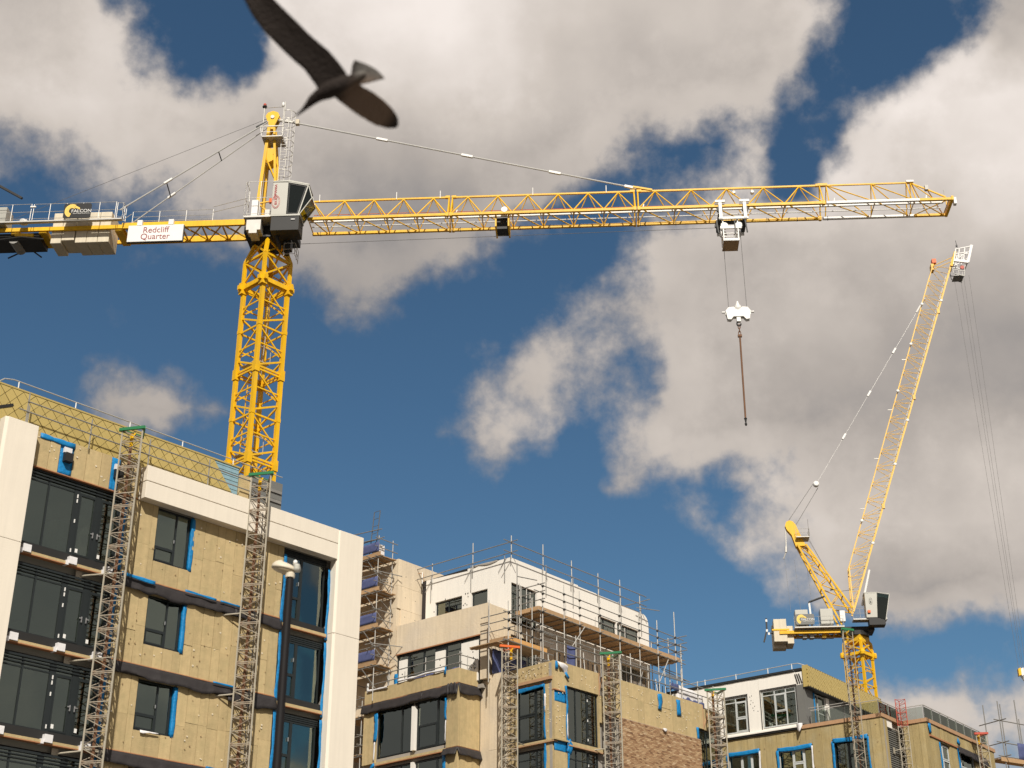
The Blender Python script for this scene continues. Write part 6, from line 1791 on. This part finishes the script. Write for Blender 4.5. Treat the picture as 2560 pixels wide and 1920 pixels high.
m_.build('transition', M['yellow'], C2)['kind'] = 'stuff'
MB().lathe((0, 0, 43.9), [(1.25, 0), (1.25, .2), (1.15, .22), (1.15, .45)], 24).build('slewing_ring', M['dark'], C2)
m_ = MB(); m_.box(-1.5, 1.7, -1.0, 1.0, 44.35, 44.75); m_.build('turntable', M['dark'], C2)
m_ = MB()
for s in (-1, 1): m_.bar((-7.6, s * .85, 44.35), (-.8, s * .85, 44.35), .22, .30)
xs = [-7.2, -6.2, -5.2, -4.2, -3.2, -2.2, -1.2]
for a, b in zip(xs, xs[1:]): m_.bar((a, -.85, 44.25), (b, .85, 44.25), .1); m_.bar((b, -.85, 44.2), (b, .85, 44.2), .12)
m_.build('counter_deck_frame', M['yellow'], C2)['kind'] = 'stuff'
MB().box(-6.1, -1.25, -1.35, 1.2, 44.66, 44.78).build('deck', M['galv'], C2)
MB().box(-.4, 2.9, -1.95, -.9, 45.16, 45.28).build('cab_platform', M['galv'], C2)
m_ = MB(); m_.path([(-5.9, -.6, 43.8), (-2.3, -.5, 43.75)], .06); m_.bar((-5.9, -.6, 43.8), (-5.9, -.6, 44.3), .05); m_.bar((-2.4, -.5, 43.75), (-2.4, -.5, 44.3), .05); m_.build('slew_pipe', M['dark'], C2)
for k, x_ in enumerate((-5.3, -4.6, -3.4)): MB().box(x_, x_ + .4, -.6, .2, 43.85, 44.2).build('drive_unit', M['cranegrey' if k < 2 else 'yellow'], C2)
railing(C2, [(-6.1, -1.35), (-1.3, -1.35)], 44.78, 1.0, 1.2, 'galv', .018); railing(C2, [(-.4, -1.95), (1.0, -1.95)], 45.28, 1.0, .7, 'galv', .018)
for (a, b, z0, z1, y0) in ((-8.12, -6.86, 44.72, 45.76, -.85), (-8.16, -6.85, 43.46, 44.60, -.85)):
    MB().box(a, b, y0, y0 + 1.1, z0, z1).build('counterweight', M['ballast'], C2, bevel=.03)
MB().box(-8.2, -6.9, .28, 1.4, 43.1, 45.5).build('counterweight', M['ballast'], C2, bevel=.03)
MB().box(-6.83, -6.2, -.6, 1.4, 43.3, 45.1).build('counterweight', M['ballast'], C2, bevel=.03)
MB().box(-8.3, -6.6, -.9, -.8, 44.58, 44.74).build('ballast_beam', M['yellow'], C2)
m_ = MB(); m_.bar((-8.76, -.4, 46.0), (-8.78, -.4, 44.75), .16, .12); m_.bar((-8.78, -.4, 44.75), (-9.15, -.4, 43.55), .16, .12); m_.bar((-8.7, -.4, 44.5), (-8.1, -.4, 44.4), .1); m_.build('wind_plate', M['dark'], C2)['kind'] = 'stuff'
for p in ((-8.76, -.48, 45.75), (-8.78, -.48, 44.72), (-8.6, -.48, 44.4)): MB().box(p[0] - .09, p[0] + .09, p[1], p[1] + .04, p[2] - .12, p[2] + .12).build('reflector', M['white'], C2)
MB().box(-5.90, -4.64, -.8, .4, 44.8, 46.68).build('power_pack', M['cranegrey'], C2, bevel=.03)
MB().box(-3.46, -2.2, -1.0, .2, 45.10, 46.66).build('switch_cabinet', M['cranegrey'], C2, bevel=.03)
m_ = MB(); m_.box(-3.46, -2.2, -1.004, -.99, 45.88, 45.9); m_.box(-3.46, -2.2, -1.004, -.99, 45.45, 45.46); m_.build('cabinet_joint', M['dark'], C2)['kind'] = 'stuff'
MB().bar((-4.36, -.9, 44.8), (-4.44, -.9, 47.3), .17).build('exhaust_post', M['white'], C2)
m_ = MB(); m_.path([(-4.46, -.9, 47.25), (-4.4, -.9, 47.42), (-2.85, -.6, 48.05)], .10, 8); m_.build('exhaust_pipe', M['dark'], C2)
MB().box(-1.55, -1.05, -1.1, -.6, 45.3, 46.4).build('electric_cabinet', M['white'], C2)
# cab
Yn, Yf = -2.1, -.95
c2b = MB(); c2b.prism([(.88, Yn, 45.30), (1.93, Yn, 45.30), (2.12, Yn, 47.83), (.90, Yn, 47.80)], (0, Yf - Yn, 0)); cab2 = c2b.build('cab', M['cranegrey'], C2, bevel=.02)
MB().prism([(1.96, Yn + .02, 45.32), (2.68, Yn + .02, 45.05), (3.28, Yn + .02, 47.58), (2.14, Yn + .02, 47.80)], (0, .02, 0)).build('door_glass', M['cabglass'], cab2)
MB().prism([(1.96, Yf - .03, 45.32), (2.68, Yf - .03, 45.05), (3.28, Yf - .03, 47.58), (2.14, Yf - .03, 47.80)], (0, .02, 0)).build('door_glass', M['cabglass'], cab2)
ws = MB(); ws.add([(2.70, Yn, 45.05), (2.70, Yf, 45.05), (3.30, Yf, 47.6), (3.30, Yn, 47.6)], [(0, 1, 2, 3)]); ws.build('windscreen', M['cabglass'], cab2, solid=.02)
m_ = MB()
for y_ in (Yn, Yf): m_.bar((2.70, y_, 45.0), (3.32, y_, 47.64), .06); m_.bar((2.1, y_, 47.84), (3.34, y_, 47.64), .06)
m_.box(.86, 2.12, Yn - .02, Yf + .02, 47.80, 47.88); m_.build('cab_frame', M['cranegrey'], cab2)['kind'] = 'stuff'
m_ = MB(); m_.prism([(1.1, Yn + .02, 45.28), (1.9, Yn + .02, 45.28), (2.68, Yn + .02, 45.0), (2.66, Yn + .02, 44.56), (1.1, Yn + .02, 44.56)], (0, Yf - Yn - .04, 0)); m_.build('cab_base', M['dark'], cab2)
MB().box(2.1, 2.6, -1.8, -1.3, 45.4, 46.6).build('seat', M['dark'], cab2)
text(cab2, 'BKT', .24, (1.42, Yn - .012, 46.95), 'dark', vertical=True)
m_ = MB(); prev = None
for j in range(21):
    a = j / 20 * 2 * math.pi; p = (1.42 + .17 * math.cos(a), Yn - .012, 46.95 + .34 * math.sin(a))
    if prev: m_.bar(prev, p, .012, .022)
    prev = p
m_.build('emblem', M['dark'], cab2)['kind'] = 'stuff'
MB().box(1.02, 1.3, Yn - .15, Yn - .02, 45.75, 46.0).build('klaxon', M['orange'], C2)
# A frame
HX, HZ = -5.45, 55.7
for s in (-1, 1):
    MB().bar((-.22, s * .85, 46.7), (-4.15, s * .42, 53.7), .17).build('a_frame_leg', M['yellow'], C2)
    MB().bar((-1.40, s * .85, 45.0), (-5.0, s * .42, 53.7), .17).build('a_frame_leg', M['yellow'], C2)
    b_ = MB()
    for f0, f1 in ((0.0, .25), (.25, .5), (.5, .75), (.75, .98)):
        A_ = lambda f: (-.22 - 3.93 * f, s * (.85 - .43 * f), 46.7 + 7.0 * f); B_ = lambda f: (-1.4 - 3.6 * f, s * (.85 - .43 * f), 45.0 + 8.7 * f)
        b_.rod(A_(f0), B_(f1), .05); b_.rod(B_(f1), A_(f1), .045)
    b_.build('a_frame_lacing', M['yellow'], C2)['kind'] = 'stuff'
m_ = MB()
for f in (.2, .45, .7, .95): m_.bar((-.22 - 3.93 * f, -.85 + .43 * f, 46.7 + 7 * f), (-.22 - 3.93 * f, .85 - .43 * f, 46.7 + 7 * f), .1); m_.bar((-1.4 - 3.6 * f, -.85 + .43 * f, 45 + 8.7 * f), (-1.4 - 3.6 * f, .85 - .43 * f, 45 + 8.7 * f), .1)
m_.build('a_frame_cross', M['yellow'], C2)['kind'] = 'stuff'
hp = [(-5.15, -.3, 53.5), (-4.15, -.3, 53.6), (-4.75, -.3, 55.2), (-5.0, -.3, 55.9), (-5.25, -.3, 56.25), (-5.6, -.3, 56.4), (-5.95, -.3, 56.25), (-6.08, -.3, 55.85), (-5.95, -.3, 55.4), (-5.5, -.3, 54.8)]
MB().prism(hp, (0, .16, 0)).build('head_plate', M['yellow'], C2); MB().prism([(a, .14, c) for a, b, c in hp], (0, .16, 0)).build('head_plate', M['yellow'], C2)
MB().lathe((-5.55, -.12, 55.85), [(.5, 0), (.46, .12), (.5, .24)], 22, 'y').build('sheave', M['galv'], C2)
MB().box(-5.1, -3.75, -.75, .75, 54.38, 54.46).build('head_platform', M['galv'], C2)
railing(C2, [(-5.1, -.75), (-3.75, -.75), (-3.75, .75)], 54.46, .8, .65, 'galv', .02)
m_ = MB(); m_.rod((-3.8, -.7, 54.5), (-3.8, -.7, 56.3), .02); m_.rod((-3.8, -.5, 54.2), (-.9, -.3, 47.4), .014); m_.rod((-3.75, 0, 54.2), (-.6, .2, 47.3), .014); m_.build('rope_run', M['rope'], C2)['kind'] = 'stuff'
m_ = MB(); m_.rod((-6.05, -.1, 55.3), (-6.15, -.1, 53.4), .07); m_.rod((-6.15, -.1, 53.6), (-6.2, -.1, 53.0), .13); m_.rod((-6.2, -.1, 53.0), (-6.5, -.1, 52.3), .07); m_.build('service_hook', M['galv'], C2)['kind'] = 'stuff'
for x_ in (-6.4, -5.4, -4.2): MB().rod((x_, .1, 52.6 - (x_ + 6.4) * .4), (x_ + .2, .1, 46.7), .010, 4).build('rope_run', M['rope'], C2)
# jib
rt = [(-.12, 46.35), (1.80, 51.53), (14.06, 84.56), (14.95, 87.05)]
lf = [(-.12, 46.6), (-.07, 51.12), (12.48, 85.76)]
m_ = MB(); YW = .62
def ysc(f): return YW * min(1.0, .55 + f * 3.0)
for s in (-1, 1):
    m_.bar((rt[0][0], s * .75, rt[0][1]), (rt[1][0], s * YW, rt[1][1]), .15); m_.bar((rt[1][0], s * YW, rt[1][1]), (rt[2][0], s * YW, rt[2][1]), .15); m_.bar((rt[2][0], s * YW, rt[2][1]), (rt[3][0], s * YW, rt[3][1]), .15)
o = m_.build('jib_chord', M['yellow_pale'], C2); o['kind'] = 'stuff'
m_ = MB()
for s in (-1, 1): m_.bar((-.12, s * .75, 46.6), (lf[1][0], s * .45, lf[1][1]), .11); m_.bar((lf[1][0], s * .45, lf[1][1]), (lf[2][0], s * .45, lf[2][1]), .09)
m_.build('jib_chord', M['yellow_pale'], C2)['kind'] = 'stuff'
n = 19; m_ = MB(); dk = MB()
def PR(f): return (rt[1][0] + (rt[2][0] - rt[1][0]) * f, rt[1][1] + (rt[2][1] - rt[1][1]) * f)
def PL(f): return (lf[1][0] + (lf[2][0] - lf[1][0]) * f, lf[1][1] + (lf[2][1] - lf[1][1]) * f)
for i in range(n):
    f0, fm, f1 = i / n, (i + .5) / n, (i + 1) / n
    for s in (-1, 1):
        (a, b), (c, d), (e, g_) = PL(f0), PR(fm), PL(f1)
        (rx, rz) = PR(f0)
        m_.rod((a, s * .45, b), (rx, s * YW, rz), .030, 5); m_.rod((a, s * .45, b), (c, s * YW, d), .024, 5); m_.rod((e, s * .45, g_), (c, s * YW, d), .030, 5)
    (c, d), (e, g_) = PR(f0), PR(f1); m_.rod((c, -YW, d), (e, YW, g_), .03, 5); m_.rod((e, -YW, g_), (e, YW, g_), .03, 5)
    (c, d), (e, g_) = PL(f0), PL(f1); m_.rod((c, .45, d), (e, -.45, g_), .025, 5)
for s in (-1, 1):
    for f in (.25, .5, .75):
        zz = 46.6 + (51.12 - 46.6) * f; x_ = -.12 + .05 * f
        q = 46.35 + (51.53 - 46.35) * f; m_.rod((x_, s * .6, zz), (-.12 + 1.92 * f, s * .68, q), .03, 5); m_.rod((x_, s * .6, zz), (-.12 + 1.92 * (f + .24), s * .68, q + 1.2), .025, 5)
    m_.rod((lf[2][0], s * .45, lf[2][1]), (rt[3][0] - .2, s * .5, rt[3][1] - .3), .045, 5); m_.rod((lf[2][0], s * .45, lf[2][1]), (14.3, s * .6, 85.3), .03, 5)
m_.build('jib_lacing', M['yellow_pale'], C2)['kind'] = 'stuff'
dk.bar((1.5, 0, 51.3), (13.9, 0, 84.7), .09); dk.build('jib_walkway', M['galvdark'], C2)
for f, side in ((.06, 0), (.14, 1), (.32, 0), (.47, 0), (.56, 1), (.72, 1), (.86, 1), (.9, 0)):
    (x_, z_) = PR(f) if side == 0 else PL(f)
    MB().lathe((x_, -.75, z_), [(.10, 0), (.17, .06), (.17, .16), (.10, .2)], 12, 'y').build('rope_pulley', M['white'], C2)
for f in (.18, .34, .5, .67): (x_, z_) = PL(f); MB().bar((x_, -.4, z_), (x_ - .5, -.4, z_ + .02), .07).build('step_bracket', M['galv'], C2)
for f in (.18, .55, .86):
    (x_, z_) = PR(f); MB().box(x_ - .14, x_ + .14, -YW - .13, -YW + .13, z_ - .25, z_ + .25).build('joint_plate', M['yellow_pale'], C2)
MB().rod((.75, -.95, 46.9), (1.85, -.85, 50.6), .12, 8).build('hose_guard', M['white'], C2)
MB().box(12.34, 12.64, -.42, .42, 85.35, 86.1).build('jib_shoe', M['yellow_pale'], C2)
MB().box(12.55, 13.0, -.3, .3, 86.3, 86.8).build('warning_lamp', M['orange'], C2)
# jib head
m_ = MB(); m_.bar((14.45, -.7, 85.5), (15.1, -.7, 87.3), .26); m_.bar((14.45, .7, 85.5), (15.1, .7, 87.3), .26); m_.build('head_frame', M['yellow'], C2)['kind'] = 'stuff'
m_ = MB()
for y_ in (-.8, .8):
    for (a, b) in (((15.15, 87.6), (16.9, 87.9)), ((15.0, 87.0), (16.8, 87.2)), ((14.9, 86.2), (16.3, 85.9)), ((15.15, 87.6), (14.7, 85.7)), ((16.95, 87.95), (16.2, 85.8)), ((15.0, 86.3), (16.9, 87.4)), ((15.6, 87.7), (15.2, 86.1)), ((16.2, 87.8), (15.8, 86.0))): m_.bar((a[0], y_, a[1]), (b[0], y_, b[1]), .10)
for p in ((15.15, 87.6), (16.9, 87.9), (16.2, 85.8), (14.9, 86.2)): m_.bar((p[0], -.8, p[1]), (p[0], .8, p[1]), .10)
m_.bar((16.95, -.85, 88.0), (16.25, -.85, 85.8), .28, .2); m_.bar((14.8, -.85, 86.15), (16.3, -.85, 85.85), .22, .3)
m_.build('head_cage', M['white'], C2)['kind'] = 'stuff'
m_ = MB()
for y_ in (-.7, .7):
    for (a, b) in (((14.5, 85.6), (14.6, 84.6)), ((15.9, 85.5), (15.7, 84.2)), ((14.6, 84.6), (15.7, 84.2)), ((14.5, 85.1), (15.8, 84.8)), ((15.1, 85.6), (15.15, 84.4))): m_.bar((a[0], y_, a[1]), (b[0], y_, b[1]), .07)
m_.box(14.6, 15.7, -.7, .7, 84.3, 84.36); m_.build('head_basket', M['galvdark'], C2)['kind'] = 'stuff'
MB().lathe((15.6, -.75, 85.3), [(.22, 0), (.25, .1), (.18, .2)], 12, 'y').build('life_ring', M['redpaint'], C2)
m_ = MB(); m_.rod((15.6, 0, 87.8), (15.5, 0, 89.2), .03); m_.box(15.45, 15.62, -.08, .08, 88.4, 88.6); m_.build('anemometer', M['dark'], C2)['kind'] = 'stuff'
# pendant line and luffing block
Q0, Q1 = Vector((11.23, 0, 81.95)), Vector((-2.35, 0, 60.62))
MB().rod(tuple(Q0), tuple(Q0.lerp(Q1, .08)), .10, 8).build('tie_bar', M['white'], C2)
MB().rod(tuple(Q0.lerp(Q1, .08)), tuple(Q1), .014, 5).build('tie_bar', M['pendant'], C2)
for f in (.295, .53, .76): MB().bar(tuple(Q0.lerp(Q1, f - .014)), tuple(Q0.lerp(Q1, f + .014)), .19).build('tie_coupling', M['white'], C2)
MB().lathe((-2.5, -.3, 60.4), [(.22, 0), (.30, .08), (.30, .4), (.22, .5)], 16, 'y').build('luffing_block', M['white'], C2)
MB().rod((-2.75, -.2, 60.5), (-5.75, -.2, 56.3), .028, 5).build('luffing_rope', M['rope'], C2); MB().rod((-2.3, .2, 60.1), (-5.15, .2, 55.7), .028, 5).build('luffing_rope', M['rope'], C2)
m_ = MB(); m_.path([(-2.2 + (-.3) * 0, -.4, 48.9), (-1.2, -.4, 48.6), (0.2, -.4, 48.75)], .02); m_.build('hose', M['dark'], C2)
MB().bar((-2.2, -.5, 48.7), (-1.4, -.7, 48.85), .14, .08).build('floodlight', M['galvdark'], C2)
FS2 = root('hire_board', 34.2, 143.0, 0, 95.0, 'grey board with a gold bird head and the word FALCON on the luffing crane', 'sign')
falcon(FS2, -5.96, -4.14, 44.95, 46.02, -1.45, 'greyclad')
# hook block of the luffing crane, low at the right edge
HB2 = root('hook_block', 34.2, 143.0, 0, 95.0, 'yellow and white striped hook block on four ropes at the right edge', 'hook block')
for x_ in (14.7, 15.4, 15.75, 16.35): MB().rod((x_, -.1, 84.6), (15.55 + (x_ - 15.5) * .42, 0, 40.4), .014, 5).build('hoist_rope', M['rope'], HB2)
for k in range(4):
    MB().prism([(15.1 + .26 * k, -.25, 40.35), (15.36 + .26 * k, -.25, 40.45), (15.36 + .26 * k, -.25, 39.75), (15.1 + .26 * k, -.25, 39.65)], (0, .5, 0)).build('side_plate', M['white' if k % 2 else 'yellow'], HB2)
MB().lathe((15.6, 0, 39.2), [(.10, 0), (.2, .2), (.35, .45)], 12).build('hook_shank', M['white'], HB2)
MB().rod((15.6, 0, 39.3), (15.6, 0, 33.0), .07).build('hanging_rod', M['galvdark'], HB2)

# ------------------------------------------------------------------ gull flying past close to the viewer
BC = Vector((-1.0, 6.96, 6.985))
th = R(26.2)
E1, E2, E3 = Vector((1, 0, 0)), Vector((0, -math.sin(th), math.cos(th))), Vector((0, -math.cos(th), -math.sin(th)))
kb = .00225
def bp(x, y, c=0.0):
    """Point in the plane of the flying bird: x, y in its own small units, c metres towards the viewer's side."""
    return BC + E1 * ((x - 850) * kb) + E2 * ((215 - y) * kb) + E3 * c
gb = MB()
# body: elliptical rings from bill to tail
rings = [(735, 302, .0062, -.005), (752, 289, .0115, .0), (764, 277, .019, .0), (778, 262, .030, .0), (795, 250, .037, .005), (815, 241, .047, .008), (838, 231, .052, .008), (860, 221, .047, .005), (882, 210, .034, .0), (900, 200, .024, .0), (915, 192, .016, -.004)]
n = 14; vs = []
for i, (x, y, r, c) in enumerate(rings):
    a = Vector(rings[min(i + 1, len(rings) - 1)][:2]) - Vector(rings[max(i - 1, 0)][:2]); a.normalize()
    nr = Vector((-a.y, a.x))
    for k in range(n):
        t_ = 2 * math.pi * k / n
        q = bp(x + nr.x * r / kb * math.cos(t_), y + nr.y * r / kb * math.cos(t_), c + r * .95 * math.sin(t_))
        vs.append(tuple(q))
fs = [(i * n + k, i * n + (k + 1) % n, (i + 1) * n + (k + 1) % n, (i + 1) * n + k) for i in range(len(rings) - 1) for k in range(n)]
fs += [tuple(range(n - 1, -1, -1)), tuple((len(rings) - 1) * n + k for k in range(n))]
gb.add(vs, fs)
def wing(lead, trail, ths, cs_, nu=22):
    """Cambered wing between a leading and a trailing edge, thick at the front."""
    def ip(pts, u):
        f = u * (len(pts) - 1); i = min(int(f), len(pts) - 2); g_ = f - i
        return tuple(a + (b - a) * g_ for a, b in zip(pts[i], pts[i + 1]))
    nv = 8; top, bot = [], []
    for j in range(nv + 1):
        for i in range(nu + 1):
            u, v = i / nu, j / nv
            l, tr = ip(lead, u), ip(trail, u)
            x, y = l[0] + (tr[0] - l[0]) * v, l[1] + (tr[1] - l[1]) * v
            c = ip(cs_, u)[0] - .012 * math.sin(math.pi * v)
            th_ = ip(ths, u)[0] * (math.sqrt(max(v, .0)) * 1.6 * (1 - v) + .22) * (1 if u < .97 else .6)
            top.append(tuple(bp(x, y, c + th_))); bot.append(tuple(bp(x, y, c - th_)))
    N_ = (nu + 1) * (nv + 1); fs = []
    idx = lambda i, j: j * (nu + 1) + i
    for j in range(nv):
        for i in range(nu):
            fs.append((idx(i, j), idx(i + 1, j), idx(i + 1, j + 1), idx(i, j + 1))); fs.append((N_ + idx(i, j + 1), N_ + idx(i + 1, j + 1), N_ + idx(i + 1, j), N_ + idx(i, j)))
    for i in range(nu):
        for j in (0, nv): fs.append((idx(i, j), idx(i + 1, j), N_ + idx(i + 1, j), N_ + idx(i, j)))
    for j in range(nv):
        for i in (0, nu): fs.append((idx(i, j), idx(i, j + 1), N_ + idx(i, j + 1), N_ + idx(i, j)))
    gb.add(top + bot, fs)
wing([(804, 250), (786, 224), (760, 188), (719, 153), (686, 121), (656, 91), (625, 48), (602, 2), (580, -40), (556, -78)],
     [(872, 206), (862, 184), (826, 140), (776, 99), (747, 70), (715, 39), (680, 4), (652, -30), (618, -66), (572, -92)],
     [(.016,), (.013,), (.011,), (.009,), (.007,), (.006,), (.005,)], [(0.0,), (.02,), (.05,), (.07,), (.08,), (.07,), (.05,)])
wing([(838, 258), (858, 272), (884, 290), (910, 304), (935, 315), (962, 320), (984, 316)],
     [(888, 210), (910, 226), (932, 234), (958, 251), (980, 269), (994, 287), (996, 302)],
     [(.016,), (.012,), (.009,), (.007,), (.006,)], [(0.0,), (-.05,), (-.12,), (-.19,), (-.26,)])
wing([(893, 214), (905, 221), (925, 217), (948, 211), (964, 206)][:5], [(884, 202), (884, 186), (884, 172), (883, 163), (886, 157)], [(.010,), (.006,), (.004,)], [(0.0,), (-.01,), (-.02,)], 12) if False else None
tl = [(876, 206), (878, 190), (880, 172), (886, 157)]; tr_ = [(893, 222), (912, 220), (936, 214), (966, 206)]
def tail():
    nu, nv = 14, 6; top, bot = [], []
    for j in range(nv + 1):
        for i in range(nu + 1):
            u, v = i / nu, j / nv
            f = v * 3; k = min(int(f), 2); g_ = f - k
            a = [tl[k][q] + (tl[k + 1][q] - tl[k][q]) * g_ for q in (0, 1)]; b = [tr_[k][q] + (tr_[k + 1][q] - tr_[k][q]) * g_ for q in (0, 1)]
            x, y = a[0] + (b[0] - a[0]) * u, a[1] + (b[1] - a[1]) * u
            bow = math.sin(math.pi * u) * 12 * v
            x += bow * .9; y -= bow * .35
            t_ = .010 * (1 - v * .55)
            cc = -.004 - .008 * math.cos(math.pi * (u - .5)) * v
            top.append(tuple(bp(x, y, cc + t_))); bot.append(tuple(bp(x, y, cc - t_)))
    N_ = len(top); idx = lambda i, j: j * (nu + 1) + i; fs = []
    for j in range(nv):
        for i in range(nu): fs.append((idx(i, j), idx(i + 1, j), idx(i + 1, j + 1), idx(i, j + 1))); fs.append((N_ + idx(i, j + 1), N_ + idx(i + 1, j + 1), N_ + idx(i + 1, j), N_ + idx(i, j)))
    for i in range(nu):
        for j in (0, nv): fs.append((idx(i, j), idx(i + 1, j), N_ + idx(i + 1, j), N_ + idx(i, j)))
    for j in range(nv):
        for i in (0, nu): fs.append((idx(i, j), idx(i, j + 1), N_ + idx(i, j + 1), N_ + idx(i, j)))
    gb.add(top + bot, fs)
tail()
gm = mk('gull_shaded_plumage', (0.025, 0.018, 0.015), 0.8, var=0.25, scale=14, bump=.5, bscale=60, spec=.2)  # dark base colour stands in for the shaded, backlit underside of a white gull
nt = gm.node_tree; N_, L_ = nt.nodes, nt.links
# paler tail; light on the far wing painted into its colour
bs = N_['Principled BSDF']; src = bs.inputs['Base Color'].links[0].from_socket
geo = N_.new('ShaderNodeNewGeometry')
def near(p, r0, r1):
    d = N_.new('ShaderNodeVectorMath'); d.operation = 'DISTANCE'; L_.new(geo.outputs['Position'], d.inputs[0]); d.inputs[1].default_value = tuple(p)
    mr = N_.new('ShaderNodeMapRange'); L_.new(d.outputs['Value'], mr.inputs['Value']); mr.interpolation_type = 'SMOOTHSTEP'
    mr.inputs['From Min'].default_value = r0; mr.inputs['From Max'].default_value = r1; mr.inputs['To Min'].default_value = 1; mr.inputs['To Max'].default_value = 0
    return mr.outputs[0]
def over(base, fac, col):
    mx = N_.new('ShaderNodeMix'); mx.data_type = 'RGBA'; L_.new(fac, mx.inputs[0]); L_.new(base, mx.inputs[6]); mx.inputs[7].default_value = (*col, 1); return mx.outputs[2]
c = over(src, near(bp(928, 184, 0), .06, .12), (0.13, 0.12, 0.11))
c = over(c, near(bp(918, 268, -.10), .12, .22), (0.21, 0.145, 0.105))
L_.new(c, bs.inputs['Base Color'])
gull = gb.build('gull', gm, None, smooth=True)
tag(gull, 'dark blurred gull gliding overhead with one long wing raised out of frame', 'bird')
rm = gull.modifiers.new('one_skin', 'REMESH'); rm.mode = 'VOXEL'; rm.voxel_size = .0042; rm.use_smooth_shade = True
sm_ = gull.modifiers.new('soft', 'SMOOTH'); sm_.iterations = 3; sm_.factor = .5
